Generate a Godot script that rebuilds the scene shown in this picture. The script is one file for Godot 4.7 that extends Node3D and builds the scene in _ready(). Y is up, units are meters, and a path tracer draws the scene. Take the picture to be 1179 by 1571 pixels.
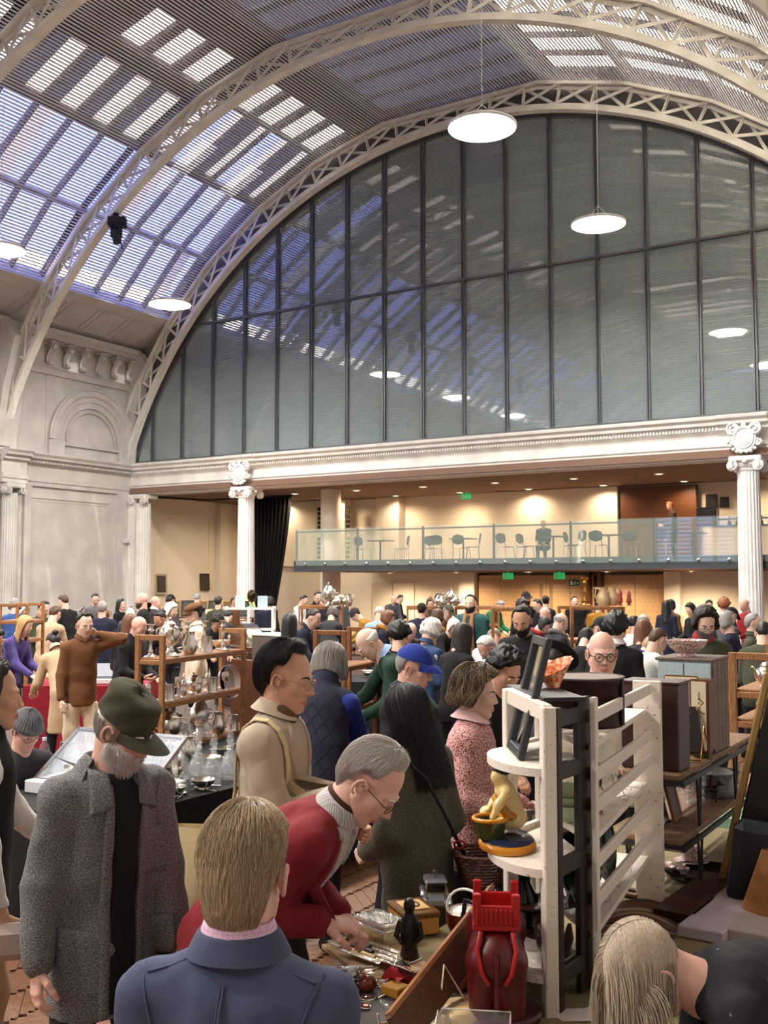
extends Node3D
# A market in a barrel-vaulted hall. Metres, y up. The vault's axis runs along -Z; the end wall stands at z = -28, the left wall at x = -28.4.

class G:
	# collects triangles for one mesh
	var v := PackedVector3Array()
	var n := PackedVector3Array()
	var c := PackedColorArray()
	var i := PackedInt32Array()
	var col := Color.WHITE
	var tinted := false
	func put(p: Vector3, nn: Vector3) -> int:
		v.append(p); n.append(nn)
		if tinted: c.append(col)
		return v.size() - 1
	func tri(a: Vector3, b: Vector3, d: Vector3) -> void:
		var nn := (d - a).cross(b - a).normalized()
		var k := put(a, nn); put(b, nn); put(d, nn)
		i.append_array([k, k + 1, k + 2])
	func quad(a: Vector3, b: Vector3, d: Vector3, e: Vector3) -> void:
		var nn := (d - a).cross(b - a)
		if nn.length_squared() < 1e-16: nn = (e - a).cross(d - a)
		nn = nn.normalized()
		var k := put(a, nn); put(b, nn); put(d, nn); put(e, nn)
		i.append_array([k, k + 1, k + 2, k, k + 2, k + 3])
	func box(at: Vector3, size: Vector3, b := Basis.IDENTITY, bev := 0.0) -> G:
		var h := size / 2.0
		bev = minf(bev, minf(h.x, minf(h.y, h.z)) * 0.9)
		for ax in 3:
			var u := (ax + 1) % 3
			var w := (ax + 2) % 3
			for s in [-1.0, 1.0]:
				var q := []
				for k in [[-1, -1], [1, -1], [1, 1], [-1, 1]]:
					var p := Vector3.ZERO
					p[ax] = s * h[ax]; p[u] = k[0] * (h[u] - bev); p[w] = k[1] * (h[w] - bev)
					q.append(at + b * p)
				if s > 0: quad(q[0], q[3], q[2], q[1])
				else: quad(q[0], q[1], q[2], q[3])
			if bev > 0.0:
				for su in [-1.0, 1.0]:
					for sw in [-1.0, 1.0]:
						var q := []
						for k in [-1.0, 1.0]:
							var p := Vector3.ZERO
							p[ax] = k * (h[ax] - bev); p[u] = su * h[u]; p[w] = sw * (h[w] - bev)
							var r := p
							r[u] = su * (h[u] - bev); r[w] = sw * h[w]
							q.append(at + b * p); q.append(at + b * r)
						if su * sw < 0: quad(q[0], q[1], q[3], q[2])
						else: quad(q[0], q[2], q[3], q[1])
		if bev > 0.0:
			for sx in [-1.0, 1.0]:
				for sy in [-1.0, 1.0]:
					for sz in [-1.0, 1.0]:
						var m := h - Vector3.ONE * bev
						var a := at + b * Vector3(sx * h.x, sy * m.y, sz * m.z)
						var d := at + b * Vector3(sx * m.x, sy * h.y, sz * m.z)
						var e := at + b * Vector3(sx * m.x, sy * m.y, sz * h.z)
						if sx * sy * sz > 0: tri(a, e, d)
						else: tri(a, d, e)
		return self
	func beam(p: Vector3, q: Vector3, w: float, t: float, up := Vector3.UP, bev := 0.0) -> G:
		var z := (q - p).normalized()
		if absf(z.dot(up)) > 0.98: up = Vector3.RIGHT if absf(z.x) < 0.9 else Vector3.BACK
		var x := up.cross(z).normalized()
		return box((p + q) / 2.0, Vector3(w, t, p.distance_to(q)), Basis(x, z.cross(x), z), bev)
	func grid(nu: int, nv: int, f: Callable, wrap := false) -> G:
		# a smooth sheet; f(u, v) with u along nu steps, v along nv
		var k := v.size()
		var w := nv + 1
		for a in nu + 1:
			for b in w:
				put(f.call(float(a) / nu, float(b) / nv), Vector3.ZERO)
		for a in nu:
			for b in nv:
				var p := k + a * w + b
				i.append_array([p, p + 1, p + w + 1, p, p + w + 1, p + w])
		for a in nu + 1:
			for b in w:
				var a0 := maxi(a - 1, 0)
				var a1 := mini(a + 1, nu)
				var b0 := b - 1
				var b1 := b + 1
				if wrap:
					b0 = nv - 1 if b == 0 else b0
					b1 = 1 if b == nv else b1
				else:
					b0 = maxi(b0, 0); b1 = mini(b1, nv)
				var du := v[k + a1 * w + b] - v[k + a0 * w + b]
				var dv := v[k + a * w + b1] - v[k + a * w + b0]
				var nn := du.cross(dv)
				if nn.length_squared() < 1e-14:
					nn = (v[k + a * w] - v[k + (mini(a + 1, nu) if a == 0 else a - 1) * w + nv / 2])
				n[k + a * w + b] = nn.normalized()
		return self
	func tube(pts: Array, r, sides := 8, caps := true) -> G:
		# r: one radius or one for each point; smooth round bar through pts
		var m := pts.size()
		var k := v.size()
		var t := (pts[1] - pts[0] as Vector3).normalized()
		var x := t.cross(Vector3.UP if absf(t.y) < 0.9 else Vector3.RIGHT).normalized()
		for a in m:
			var p: Vector3 = pts[a]
			t = (pts[mini(a + 1, m - 1)] - pts[maxi(a - 1, 0)] as Vector3).normalized()
			x = (x - t * x.dot(t)).normalized()
			var y := t.cross(x)
			var rr: float = r[a] if r is Array or r is PackedFloat32Array else r
			for b in sides:
				var an := TAU * b / sides
				var d := x * cos(an) + y * sin(an)
				put(p + d * rr, d)
		for a in m - 1:
			for b in sides:
				var p := k + a * sides + b
				var q := k + a * sides + (b + 1) % sides
				i.append_array([p, p + sides, q + sides, p, q + sides, q])
		if caps:
			for e in 2:
				var s := k + (m - 1) * sides * e
				var nn := (pts[0] - pts[1] as Vector3).normalized() if e == 0 else (pts[m - 1] - pts[m - 2] as Vector3).normalized()
				var o := v.size()
				for b in sides: put(v[s + b], nn)
				for b in range(1, sides - 1):
					i.append_array([o, o + b, o + b + 1] if e == 0 else [o, o + b + 1, o + b])
		return self
	func lathe(prof: Array, segs := 16, xf := Transform3D.IDENTITY, crease := 0.5) -> G:
		# prof: Vector2(radius, height) from bottom to top; corners sharper than crease stay sharp
		var m := prof.size()
		for a in m - 1:
			var p: Vector2 = prof[a]
			var q: Vector2 = prof[a + 1]
			var d := (q - p).normalized()
			var nr := Vector2(d.y, -d.x)
			var n0 := nr
			var n1 := nr
			if a > 0:
				var e: Vector2 = (p - prof[a - 1]).normalized()
				if e.dot(d) > crease: n0 = (nr + Vector2(e.y, -e.x)).normalized()
			if a < m - 2:
				var e: Vector2 = (prof[a + 2] - q as Vector2).normalized()
				if e.dot(d) > crease: n1 = (nr + Vector2(e.y, -e.x)).normalized()
			var k := v.size()
			for b in segs + 1:
				var an := TAU * b / segs
				var x := Vector3(cos(an), 0, sin(an))
				put(xf * (x * p.x + Vector3.UP * p.y), (xf.basis * (x * n0.x + Vector3.UP * n0.y)).normalized())
				put(xf * (x * q.x + Vector3.UP * q.y), (xf.basis * (x * n1.x + Vector3.UP * n1.y)).normalized())
			for b in segs:
				var o := k + b * 2
				i.append_array([o, o + 2, o + 3, o, o + 3, o + 1])
		return self
	func prism(poly: Array, depth: float, xf := Transform3D.IDENTITY) -> G:
		# outline in x, y, pulled along z from 0 to depth
		var pp := PackedVector2Array(poly)
		if not Geometry2D.is_polygon_clockwise(pp): pp.reverse()
		var flip := xf.basis.determinant() < 0
		var m := pp.size()
		for a in m:
			var p := pp[a]
			var q := pp[(a + 1) % m]
			var A := xf * Vector3(p.x, p.y, 0)
			var B := xf * Vector3(q.x, q.y, 0)
			var C := xf * Vector3(q.x, q.y, depth)
			var D := xf * Vector3(p.x, p.y, depth)
			if flip == (depth < 0): quad(A, B, C, D)
			else: quad(A, D, C, B)
		var t := Geometry2D.triangulate_polygon(pp)
		for a in range(0, t.size(), 3):
			for s in 2:
				var z := depth * s
				var q := []
				for b in 3: q.append(xf * Vector3(pp[t[a + b]].x, pp[t[a + b]].y, z))
				var nn := (q[2] - q[0] as Vector3).cross(q[1] - q[0])
				var want := xf.basis * Vector3(0, 0, 1 if s == 1 else -1) * signf(depth)
				if nn.dot(want) > 0: tri(q[0], q[1], q[2])
				else: tri(q[0], q[2], q[1])
		return self
	func ball(at: Vector3, r: Vector3, nu := 8, nv := 12, b := Basis.IDENTITY) -> G:
		var k := v.size()
		for a in nu + 1:
			var la := PI * a / nu
			for e in nv + 1:
				var lo := TAU * e / nv
				var d := Vector3(sin(la) * cos(lo), cos(la), sin(la) * sin(lo))
				put(at + b * (d * r), (b * (d / r)).normalized())
		for a in nu:
			for e in nv:
				var p := k + a * (nv + 1) + e
				i.append_array([p, p + nv + 2, p + 1, p, p + nv + 1, p + nv + 2])
		return self
	func add(o: G, xf := Transform3D.IDENTITY) -> G:
		var k := v.size()
		var flip := xf.basis.determinant() < 0
		var nb := xf.basis.inverse().transposed()
		for a in o.v.size():
			v.append(xf * o.v[a]); n.append((nb * o.n[a]).normalized())
			if tinted: c.append(o.c[a] if o.tinted else col)
		for a in range(0, o.i.size(), 3):
			if flip: i.append_array([k + o.i[a], k + o.i[a + 2], k + o.i[a + 1]])
			else: i.append_array([k + o.i[a], k + o.i[a + 1], k + o.i[a + 2]])
		return self
	func soften() -> G:
		# normals anew from the faces round each vertex
		for a in n.size(): n[a] = Vector3.ZERO
		for a in range(0, i.size(), 3):
			var nn := (v[i[a + 2]] - v[i[a]]).cross(v[i[a + 1]] - v[i[a]])
			for b in 3: n[i[a + b]] += nn
		for a in n.size(): n[a] = n[a].normalized()
		return self
	func mesh() -> ArrayMesh:
		var a := []
		a.resize(Mesh.ARRAY_MAX)
		a[Mesh.ARRAY_VERTEX] = v
		a[Mesh.ARRAY_NORMAL] = n
		if tinted: a[Mesh.ARRAY_COLOR] = c
		a[Mesh.ARRAY_INDEX] = i
		var m := ArrayMesh.new()
		m.add_surface_from_arrays(Mesh.PRIMITIVE_TRIANGLES, a)
		return m

var rng := RandomNumberGenerator.new()
var mats := {}
var tex := {}

func X3(at := Vector3.ZERO, yaw := 0.0, pitch := 0.0, roll := 0.0) -> Transform3D:
	return Transform3D(Basis.from_euler(Vector3(deg_to_rad(pitch), deg_to_rad(yaw), deg_to_rad(roll))), at)

func part(parent: Node3D, called: String, g, m: Material, at := Vector3.ZERO, yaw := 0.0) -> MeshInstance3D:
	var o := MeshInstance3D.new()
	o.name = called
	o.mesh = g.mesh() if g is G else g
	o.material_override = m
	o.position = at
	o.rotation_degrees.y = yaw
	parent.add_child(o, true)
	return o

func numbered(called: String) -> String:
	if not has_node(called): return called
	var k := 1
	while has_node("%s_%03d" % [called, k]): k += 1
	return "%s_%03d" % [called, k]

func tag(o: Node3D, label: String, category: String, group := "") -> Node3D:
	o.set_meta("label", label); o.set_meta("category", category)
	if group: o.set_meta("group", group)
	return o

func thing(called: String, label: String, category: String, at := Vector3.ZERO, yaw := 0.0, group := "") -> Node3D:
	var o := Node3D.new()
	o.name = numbered(called)
	add_child(o)
	o.position = at
	o.rotation_degrees.y = yaw
	return tag(o, label, category, group)

func solo(called: String, g, m: Material, label: String, category: String, at := Vector3.ZERO, yaw := 0.0, group := "") -> MeshInstance3D:
	# a thing of one mesh
	var o := MeshInstance3D.new()
	o.name = numbered(called)
	o.mesh = g.mesh() if g is G else g
	o.material_override = m
	add_child(o)
	o.position = at
	o.rotation_degrees.y = yaw
	tag(o, label, category, group)
	return o

func copy(o: Node3D, label: String, at: Vector3, yaw := 0.0, s := 1.0) -> Node3D:
	var r: Node3D = o.duplicate()
	var base := String(o.name)
	if base.length() > 4 and base[-4] == "_" and base.right(3).is_valid_int(): base = base.left(-4)
	r.name = numbered(base)
	add_child(r)
	r.position = at
	r.rotation_degrees = Vector3(0, yaw, 0)
	r.scale = Vector3.ONE * s
	r.set_meta("label", label)
	return r

func structure(called: String, g = null, m: Material = null) -> Node3D:
	var o: Node3D = Node3D.new() if g == null else MeshInstance3D.new()
	o.name = called
	if g != null:
		o.mesh = g.mesh() if g is G else g
		o.material_override = m
	add_child(o)
	o.set_meta("kind", "structure")
	return o

func many(parent: Node3D, called: String, g, m: Material, xfs: Array) -> MultiMeshInstance3D:
	# uncountable small alike pieces
	var mm := MultiMesh.new()
	mm.transform_format = MultiMesh.TRANSFORM_3D
	mm.mesh = g.mesh() if g is G else g
	mm.instance_count = xfs.size()
	for k in xfs.size(): mm.set_instance_transform(k, xfs[k])
	var o := MultiMeshInstance3D.new()
	o.name = called
	o.multimesh = mm
	o.material_override = m
	o.set_meta("kind", "stuff")
	parent.add_child(o, true)
	return o

# ---------- materials
func noise(freq: float, oct := 3, kind := FastNoiseLite.TYPE_SIMPLEX_SMOOTH, sd := 1) -> FastNoiseLite:
	var f := FastNoiseLite.new()
	f.seed = sd
	f.noise_type = kind
	f.frequency = freq
	f.fractal_octaves = oct
	return f

func ramp(lo: float, hi: float) -> Gradient:
	var g := Gradient.new()
	g.set_color(0, Color(lo, lo, lo)); g.set_color(1, Color(hi, hi, hi))
	return g

func two(a: Color, b: Color, x0 := 0.35, x1 := 0.65) -> Gradient:
	var g := Gradient.new()
	g.set_color(0, a); g.set_color(1, b)
	g.set_offset(0, x0); g.set_offset(1, x1)
	return g

func noise_tex(key: String, f: FastNoiseLite, size := 256, gr: Gradient = null, bump := 0.0) -> NoiseTexture2D:
	if tex.has(key): return tex[key]
	var t := NoiseTexture2D.new()
	t.width = size; t.height = size
	t.seamless = true
	t.noise = f
	if gr: t.color_ramp = gr
	if bump > 0.0:
		t.as_normal_map = true
		t.bump_strength = bump
	tex[key] = t
	return t

func mat(key: String, color: Color, rough := 0.7, metal := 0.0, look := "", tex_scale := Vector3.ONE) -> StandardMaterial3D:
	if mats.has(key): return mats[key]
	var m := StandardMaterial3D.new()
	m.resource_name = key
	m.albedo_color = color
	m.roughness = rough
	m.metallic = metal
	m.cull_mode = BaseMaterial3D.CULL_DISABLED
	mats[key] = m
	if look:
		m.uv1_triplanar = true
		m.uv1_scale = tex_scale
	for w in look.split(" ", false):
		match w:
			"wood": m.albedo_texture = noise_tex("wood", noise(0.02, 4), 512, ramp(0.55, 1.0))
			"worn": m.albedo_texture = noise_tex("worn", noise(0.03, 5, FastNoiseLite.TYPE_SIMPLEX_SMOOTH, 4), 512, two(Color(0.62, 0.54, 0.47), Color.WHITE, 0.14, 0.24))
			"mottle": m.albedo_texture = noise_tex("mottle", noise(0.012, 5), 512, ramp(0.72, 1.0))
			"soft": m.albedo_texture = noise_tex("soft", noise(0.008, 3), 256, ramp(0.9, 1.0))
			"tweed": m.albedo_texture = noise_tex("tweed", noise(0.2, 4, FastNoiseLite.TYPE_SIMPLEX, 8), 512, two(Color(0.45, 0.45, 0.46), Color(1, 1, 1), 0.3, 0.7))
			"boucle": m.albedo_texture = noise_tex("boucle", noise(0.11, 2, FastNoiseLite.TYPE_SIMPLEX, 9), 512, two(Color(0.45, 0.17, 0.21), Color(1, 0.97, 0.95), 0.34, 0.5))
			"spots": m.albedo_texture = spot_tex()
			"weave":
				m.normal_enabled = true
				m.normal_texture = noise_tex("weave", noise(0.25, 2, FastNoiseLite.TYPE_SIMPLEX, 3), 256, null, 3.0)
				m.normal_scale = 0.5
			"crease":
				m.normal_enabled = true
				m.normal_texture = noise_tex("crease", noise(0.008, 2, FastNoiseLite.TYPE_SIMPLEX_SMOOTH, 6), 512, null, 10.0)
				m.normal_scale = 0.4
			"dent":
				m.normal_enabled = true
				m.normal_texture = noise_tex("dent", noise(0.05, 3), 256, null, 5.0)
				m.normal_scale = 0.5
	return m

func spot_tex() -> ImageTexture:
	if tex.has("spots"): return tex.spots
	var im := Image.create(64, 64, false, Image.FORMAT_RGB8)
	im.fill(Color(0.04, 0.04, 0.06))
	for k in 4: im.fill_rect(Rect2i(6 + (k * 37) % 56, 8 + (k * 17) % 52, 1, 1), Color.WHITE)
	tex.spots = ImageTexture.create_from_image(im)
	return tex.spots

func glow(key: String, color: Color, energy: float) -> StandardMaterial3D:
	if mats.has(key): return mats[key]
	var m := mat(key, color, 0.6)
	m.emission_enabled = true
	m.emission = color
	m.emission_energy_multiplier = energy
	return m

func glass(key: String, color: Color, alpha: float) -> StandardMaterial3D:
	if mats.has(key): return mats[key]
	var m := mat(key, Color(color, alpha), 0.02)
	m.transparency = BaseMaterial3D.TRANSPARENCY_ALPHA
	m.metallic_specular = 0.5
	return m

func _ready() -> void:
	rng.seed = 7
	var cam := Camera3D.new()
	cam.name = "camera"
	cam.fov = 2.0 * rad_to_deg(atan(785.5 / 1604.0))
	cam.position = Vector3(0, 2.0, 0)
	cam.rotation_degrees = Vector3(3.85, 31.65, 0)
	cam.near = 0.05
	add_child(cam)
	var env := Environment.new()
	env.background_mode = Environment.BG_SKY
	var sky := ProceduralSkyMaterial.new()
	sky.sky_top_color = Color(0.45, 0.51, 0.9)
	sky.sky_horizon_color = Color(0.62, 0.68, 0.95)
	sky.ground_bottom_color = Color(0.4, 0.38, 0.36)
	sky.ground_horizon_color = Color(0.6, 0.6, 0.62)
	sky.sky_energy_multiplier = 1.75
	env.sky = Sky.new()
	env.sky.sky_material = sky
	env.tonemap_mode = Environment.TONE_MAPPER_LINEAR
	env.tonemap_exposure = 1.45
	env.sdfgi_enabled = true
	env.ssao_enabled = true
	env.ssil_enabled = true
	var we := WorldEnvironment.new()
	we.name = "world"
	we.environment = env
	add_child(we)
	var sun := DirectionalLight3D.new()
	sun.name = "sun"
	sun.rotation_degrees = Vector3(-40, 80, 0)
	sun.light_energy = 11.0
	sun.light_color = Color(1.0, 0.98, 0.93)
	sun.light_angular_distance = 0.5
	sun.shadow_enabled = true
	add_child(sun)
	build_vault()
	build_left_wall()
	build_shell()
	build_end_wall()
	build_balcony()
	build_lamps()
	build_heroes()
	build_crowd()
	build_near_table()
	build_stalls()

# ---------- the building
const VC := Vector2 (-14.5, 1.41)   # axis of the vault: x, y
const RIBS := [-27.85, -22.2, -16.3, -10.4, -4.5, 1.4, 7.3, 13.2, 19.1]

func vp(deg: float, r: float, z: float) -> Vector3:
	var a := deg_to_rad(deg)
	return V(VC.x + sin(a) * r, VC.y + cos(a) * r, z)

func ring(a0: float, a1: float, r0: float, r1: float, steps: int) -> Array:
	var o := []
	for k in steps + 1:
		var a := deg_to_rad(lerpf(a0, a1, float(k) / steps))
		o.append(W(sin(a), cos(a)) * r1)
	for k in steps + 1:
		var a := deg_to_rad(lerpf(a1, a0, float(k) / steps))
		o.append(W(sin(a), cos(a)) * r0)
	return o

func build_vault() -> void:
	var iron := mat("painted iron", Color(0.92, 0.91, 0.87), 0.6, 0.0, "soft", Vector3.ONE * 0.5)
	var proto := thing("arch_truss", "pale lattice arch truss close against the glass end wall", "arch", V(VC.x, VC.y, RIBS[0]))
	var low := G.new()
	low.prism(ring(-70, 70, 14.7, 14.86, 80), 0.16, X3(V(0, 0, -0.08)))
	var lo := part(proto, "lower_chord", low, iron)
	part(proto, "bottom_flange", G.new().prism(ring(-70, 70, 14.66, 14.7, 80), 0.28, X3(V(0, 0, -0.14))), iron)
	var up := G.new()
	var vert := [-66, -60, -50, -40, -30, -20, -10, 10, 20, 30, 40, 50, 60, 66]
	for k in vert.size() - 1:
		var a := vp(vert[k], 15.5, 0) - V(VC.x, VC.y, 0)
		var b := vp(vert[k + 1], 15.5, 0) - V(VC.x, VC.y, 0)
		up.beam(a, b, 0.3, 0.09, (a + b).normalized())
		up.beam(a * 0.992, b * 0.992, 0.05, 0.1, (a + b).normalized())
	part(proto, "upper_chord", up, iron)
	var riv := []
	for k in 130:
		for s in [-0.1, 0.1]: riv.append(X3(vp(-69.0 + k * 1.06, 14.655, s) - V(VC.x, VC.y, 0)))
	many(lo, "rivets", G.new().ball(Vector3.ZERO, Vector3.ONE * 0.022, 4, 6), iron, riv)
	var stepd := 4.2
	for k in 31:
		var d := -63.0 + k * stepd
		var top := 15.45 if absf(d) > 10.5 else 15.5 * cos(deg_to_rad(10)) / cos(deg_to_rad(d)) - 0.05
		var p := vp(d, 14.85, 0) - V(VC.x, VC.y, 0)
		var q := vp(d, top, 0) - V(VC.x, VC.y, 0)
		var g := G.new()
		g.beam(p, q, 0.16, 0.03, V(cos(deg_to_rad(d)), -sin(deg_to_rad(d)), 0))
		g.beam(p, q, 0.03, 0.09, V(cos(deg_to_rad(d)), -sin(deg_to_rad(d)), 0))
		part(proto, "strut", g, iron)
		if k < 30:
			var d2 := d + stepd
			var top2 := 15.45 if absf(d2) > 10.5 else 15.5 * cos(deg_to_rad(10)) / cos(deg_to_rad(d2)) - 0.05
			var c := (q - p).normalized()
			part(proto, "brace", G.new().beam(p + V(0, 0, 0.07), vp(d2, top2, 0.07) - V(VC.x, VC.y, 0), 0.025, 0.085, c.cross(Vector3.BACK)), iron)
			part(proto, "brace", G.new().beam(vp(d2, 14.85, -0.07) - V(VC.x, VC.y, 0), q + V(0, 0, -0.07), 0.025, 0.085, c.cross(Vector3.BACK)), iron)
	for k in range(1, RIBS.size()):
		copy(proto, ["", "pale lattice arch truss carrying the black spotlights, one bay in front of the glass wall", "pale lattice arch truss cut by the top left corner"][k] if k < 3 else "pale lattice arch truss seen only mirrored in the glass end wall", V(VC.x, VC.y, RIBS[k])).set_meta("group", "lattice arch trusses")
	proto.set_meta("group", "lattice arch trusses")
	# roof: louvre blades below glazing bars and panes
	var roof := structure("ceiling")
	var blade := mat("louvre blade", Color(0.85, 0.85, 0.88), 0.55)
	var bar := mat("glazing bar", Color(0.2, 0.2, 0.23), 0.6)
	var slate := mat("slate sheet", Color(0.14, 0.15, 0.19), 0.8)
	var clear := glass("roof glass", Color(0.9, 0.95, 1.0), 0.06)
	var milk := mat("milky roof glass", Color(0.97, 0.94, 0.86), 0.8)
	milk.backlight_enabled = true
	milk.backlight = Color(1, 0.98, 0.93)
	var dull := mat("soiled roof glass", Color(0.16, 0.17, 0.22), 0.8)
	dull.backlight_enabled = true
	dull.backlight = Color(0.42, 0.44, 0.5)
	var slat := G.new().box(Vector3.ZERO, V(0.052, 0.012, 5.86))
	var edges := [-50, -40, -30, -20, -10, 10, 20, 30, 40, 50]
	for b in RIBS.size() - 1:
		var z0: float = RIBS[b] + 0.0
		var z1: float = RIBS[b + 1]
		var zm := (z0 + z1) / 2.0
		var xfs := []
		for k in edges.size() - 1:
			var a := vp(edges[k], 15.62, zm)
			var e := vp(edges[k + 1], 15.62, zm)
			var n := int(a.distance_to(e) / 0.104)
			var roll := -atan2(e.y - a.y, e.x - a.x)
			for s in n:
				var p := a.lerp(e, (s + 0.5) / n)
				xfs.append(Transform3D(Basis(Vector3.BACK, -roll - 0.25 * signf(-roll) * 0.0), p))
		var panel := many(roof, "louvre_panel", slat, blade, xfs)
		var seen := b < 3
		var frame := G.new()
		for c in 6:
			var z := lerpf(z0, z1, c / 5.0)
			for k in edges.size() - 1:
				var n := (vp(edges[k], 1, 0) + vp(edges[k + 1], 1, 0) - V(VC.x, VC.y, 0) * 2).normalized()
				frame.beam(vp(edges[k], 15.95, z), vp(edges[k + 1], 15.95, z), 0.07, 0.22, n)
		for k in edges.size():
			frame.beam(vp(edges[k], 15.85, z0), vp(edges[k], 15.85, z1), 0.1 if k % 2 else 0.2, 0.25, vp(edges[k], 1, 0) - V(VC.x, VC.y, 0))
		part(roof, "glazing_bars", frame, bar)
		for k in edges.size() - 1:
			for c in 5:
				var za := lerpf(z0, z1, c / 5.0)
				var zb := lerpf(z0, z1, (c + 1) / 5.0)
				# lists of [from, to across the bay, from, to up the slope, material]
				var bits := []
				match k:
					0, 1: bits = [[0, 1, 0, 1, clear]] if (c + k + b) % 4 else [[0, 0.45, 0, 1, clear], [0.45, 1, 0, 1, milk]]
					2: bits = [[0, 0.5, 0, 0.72, milk], [0.5, 1, 0, 0.72, dull], [0, 1, 0.72, 1, slate]] if b else [[0, 0.3, 0, 1, milk], [0.3, 1, 0, 1, clear if c % 2 else dull]]
					3: bits = [[0, 0.62, 0, 0.5, milk], [0.62, 1, 0, 0.5, slate], [0, 1, 0.5, 1, slate]] if (c + b) % 5 != 4 else [[0, 1, 0, 1, slate]]
					var w when b > 3 and w in [3, 4, 5]: bits = [[0, 1, 0, 1, milk]]
					4: bits = [[0, 0.6, 0, 1, dull], [0.6, 1, 0, 0.8, dull], [0.6, 1, 0.8, 1, dull]] if c % 2 else [[0, 1, 0, 1, dull]]
					5: bits = [[0, 0.8, 0.15, 0.85, milk], [0, 0.8, 0, 0.15, slate], [0, 0.8, 0.85, 1, slate], [0.8, 1, 0, 1, slate]] if c != 4 else [[0, 1, 0, 1, dull]]
					6: bits = [[0, 1, 0, 0.75, milk], [0, 1, 0.75, 1, dull]] if c % 2 else [[0, 1, 0, 1, milk]]
					_: bits = [[0, 1, 0, 1, milk]]
				for q in bits:
					var a := vp(edges[k], 16.0, 0).lerp(vp(edges[k + 1], 16.0, 0), q[2])
					var e := vp(edges[k], 16.0, 0).lerp(vp(edges[k + 1], 16.0, 0), q[3])
					a.z = lerpf(za, zb, (q[0] + q[1]) / 2.0); e.z = a.z
					var n := (vp(edges[k], 1, 0) + vp(edges[k + 1], 1, 0) - V(VC.x, VC.y, 0) * 2).normalized()
					part(roof, "roof_pane", G.new().beam(a, e, (zb - za) * (q[1] - q[0]) - 0.01, 0.012, n), q[4])
	# plaster coving below the glass on both sides, with sunk panels
	var plaster := mat("hall plaster", Color(0.8, 0.785, 0.765), 0.85, 0.0, "soft", Vector3.ONE * 0.4)
	for s in [-1.0, 1.0]:
		var g := G.new()
		for b in RIBS.size() - 1:
			var zz: float = RIBS[b] - (0.6 if b == 0 else 0.0)
			var p := V(s * 11.75, 10.06, RIBS[b])
			var q := V(s * 13.85, 9.1, RIBS[b])
			g.prism([W(p.x, p.y), W(q.x, q.y), W(q.x + s * 0.4, q.y + 0.3), W(13.0 * s, 11.4)], RIBS[b + 1] - zz, X3(V(VC.x, VC.y, zz)))
			var n := V(-s * 0.45, -0.9, 0).normalized()
			var dn := (q - p).normalized()
			if b < 2 and s < 0:
				for c in 4:
					var o := V(VC.x, VC.y, 0) + p.lerp(q, 0.47)
					o.z = RIBS[b] + 0.85 + c * 1.38
					var hw := 0.58
					var hl := 0.62
					for e in [-1.0, 1.0]:
						g.beam(o + dn * hl * e + V(0, 0, -hw), o + dn * hl * e + V(0, 0, hw), 0.07, 0.06, n)
						g.beam(o - dn * hl + V(0, 0, hw * e), o + dn * hl + V(0, 0, hw * e), 0.07, 0.06, n)
		structure("trim_1" if s < 0 else "trim_2", g, plaster)

func lathe_scroll(g: G, at: Vector3, r: float, depth: float, hand := 1.0, ax := I3) -> void:
	# a volute: a coil that tightens to its eye, facing local +z
	var pts := []
	var rad := []
	for k in 26:
		var t := k / 25.0
		var a := PI / 2 - hand * t * TAU * 1.6
		var q := r * (1.0 - 0.82 * t)
		pts.append(at + ax * V(cos(a) * q, sin(a) * q, depth * (0.3 + 0.35 * t)))
		rad.append(r * (0.2 - 0.08 * t))
	g.tube(pts, rad, 6)
	g.lathe([W(0.001, -depth / 2), W(r, -depth / 2), W(r, depth * 0.2), W(0.001, depth * 0.2)], 16, Transform3D(ax * Basis(Vector3.RIGHT, PI / 2), at))

func fluted(r0: float, r1: float, h: float, flutes: int) -> G:
	var g := G.new()
	return g.grid(10, flutes * 6, func(u: float, v: float):
		var ph: float = v * flutes
		var w: float = ph - floorf(ph)
		var dip: float = 0.0 if w < 0.2 or w > 0.8 else sin((w - 0.2) / 0.6 * PI) * 0.09
		if u < 0.25: dip *= 0.35
		var r: float = lerpf(r0, r1, pow(u, 1.4)) * (1.0 - dip)
		return V(cos(v * TAU) * r, u * h, sin(v * TAU) * r), true)

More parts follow.
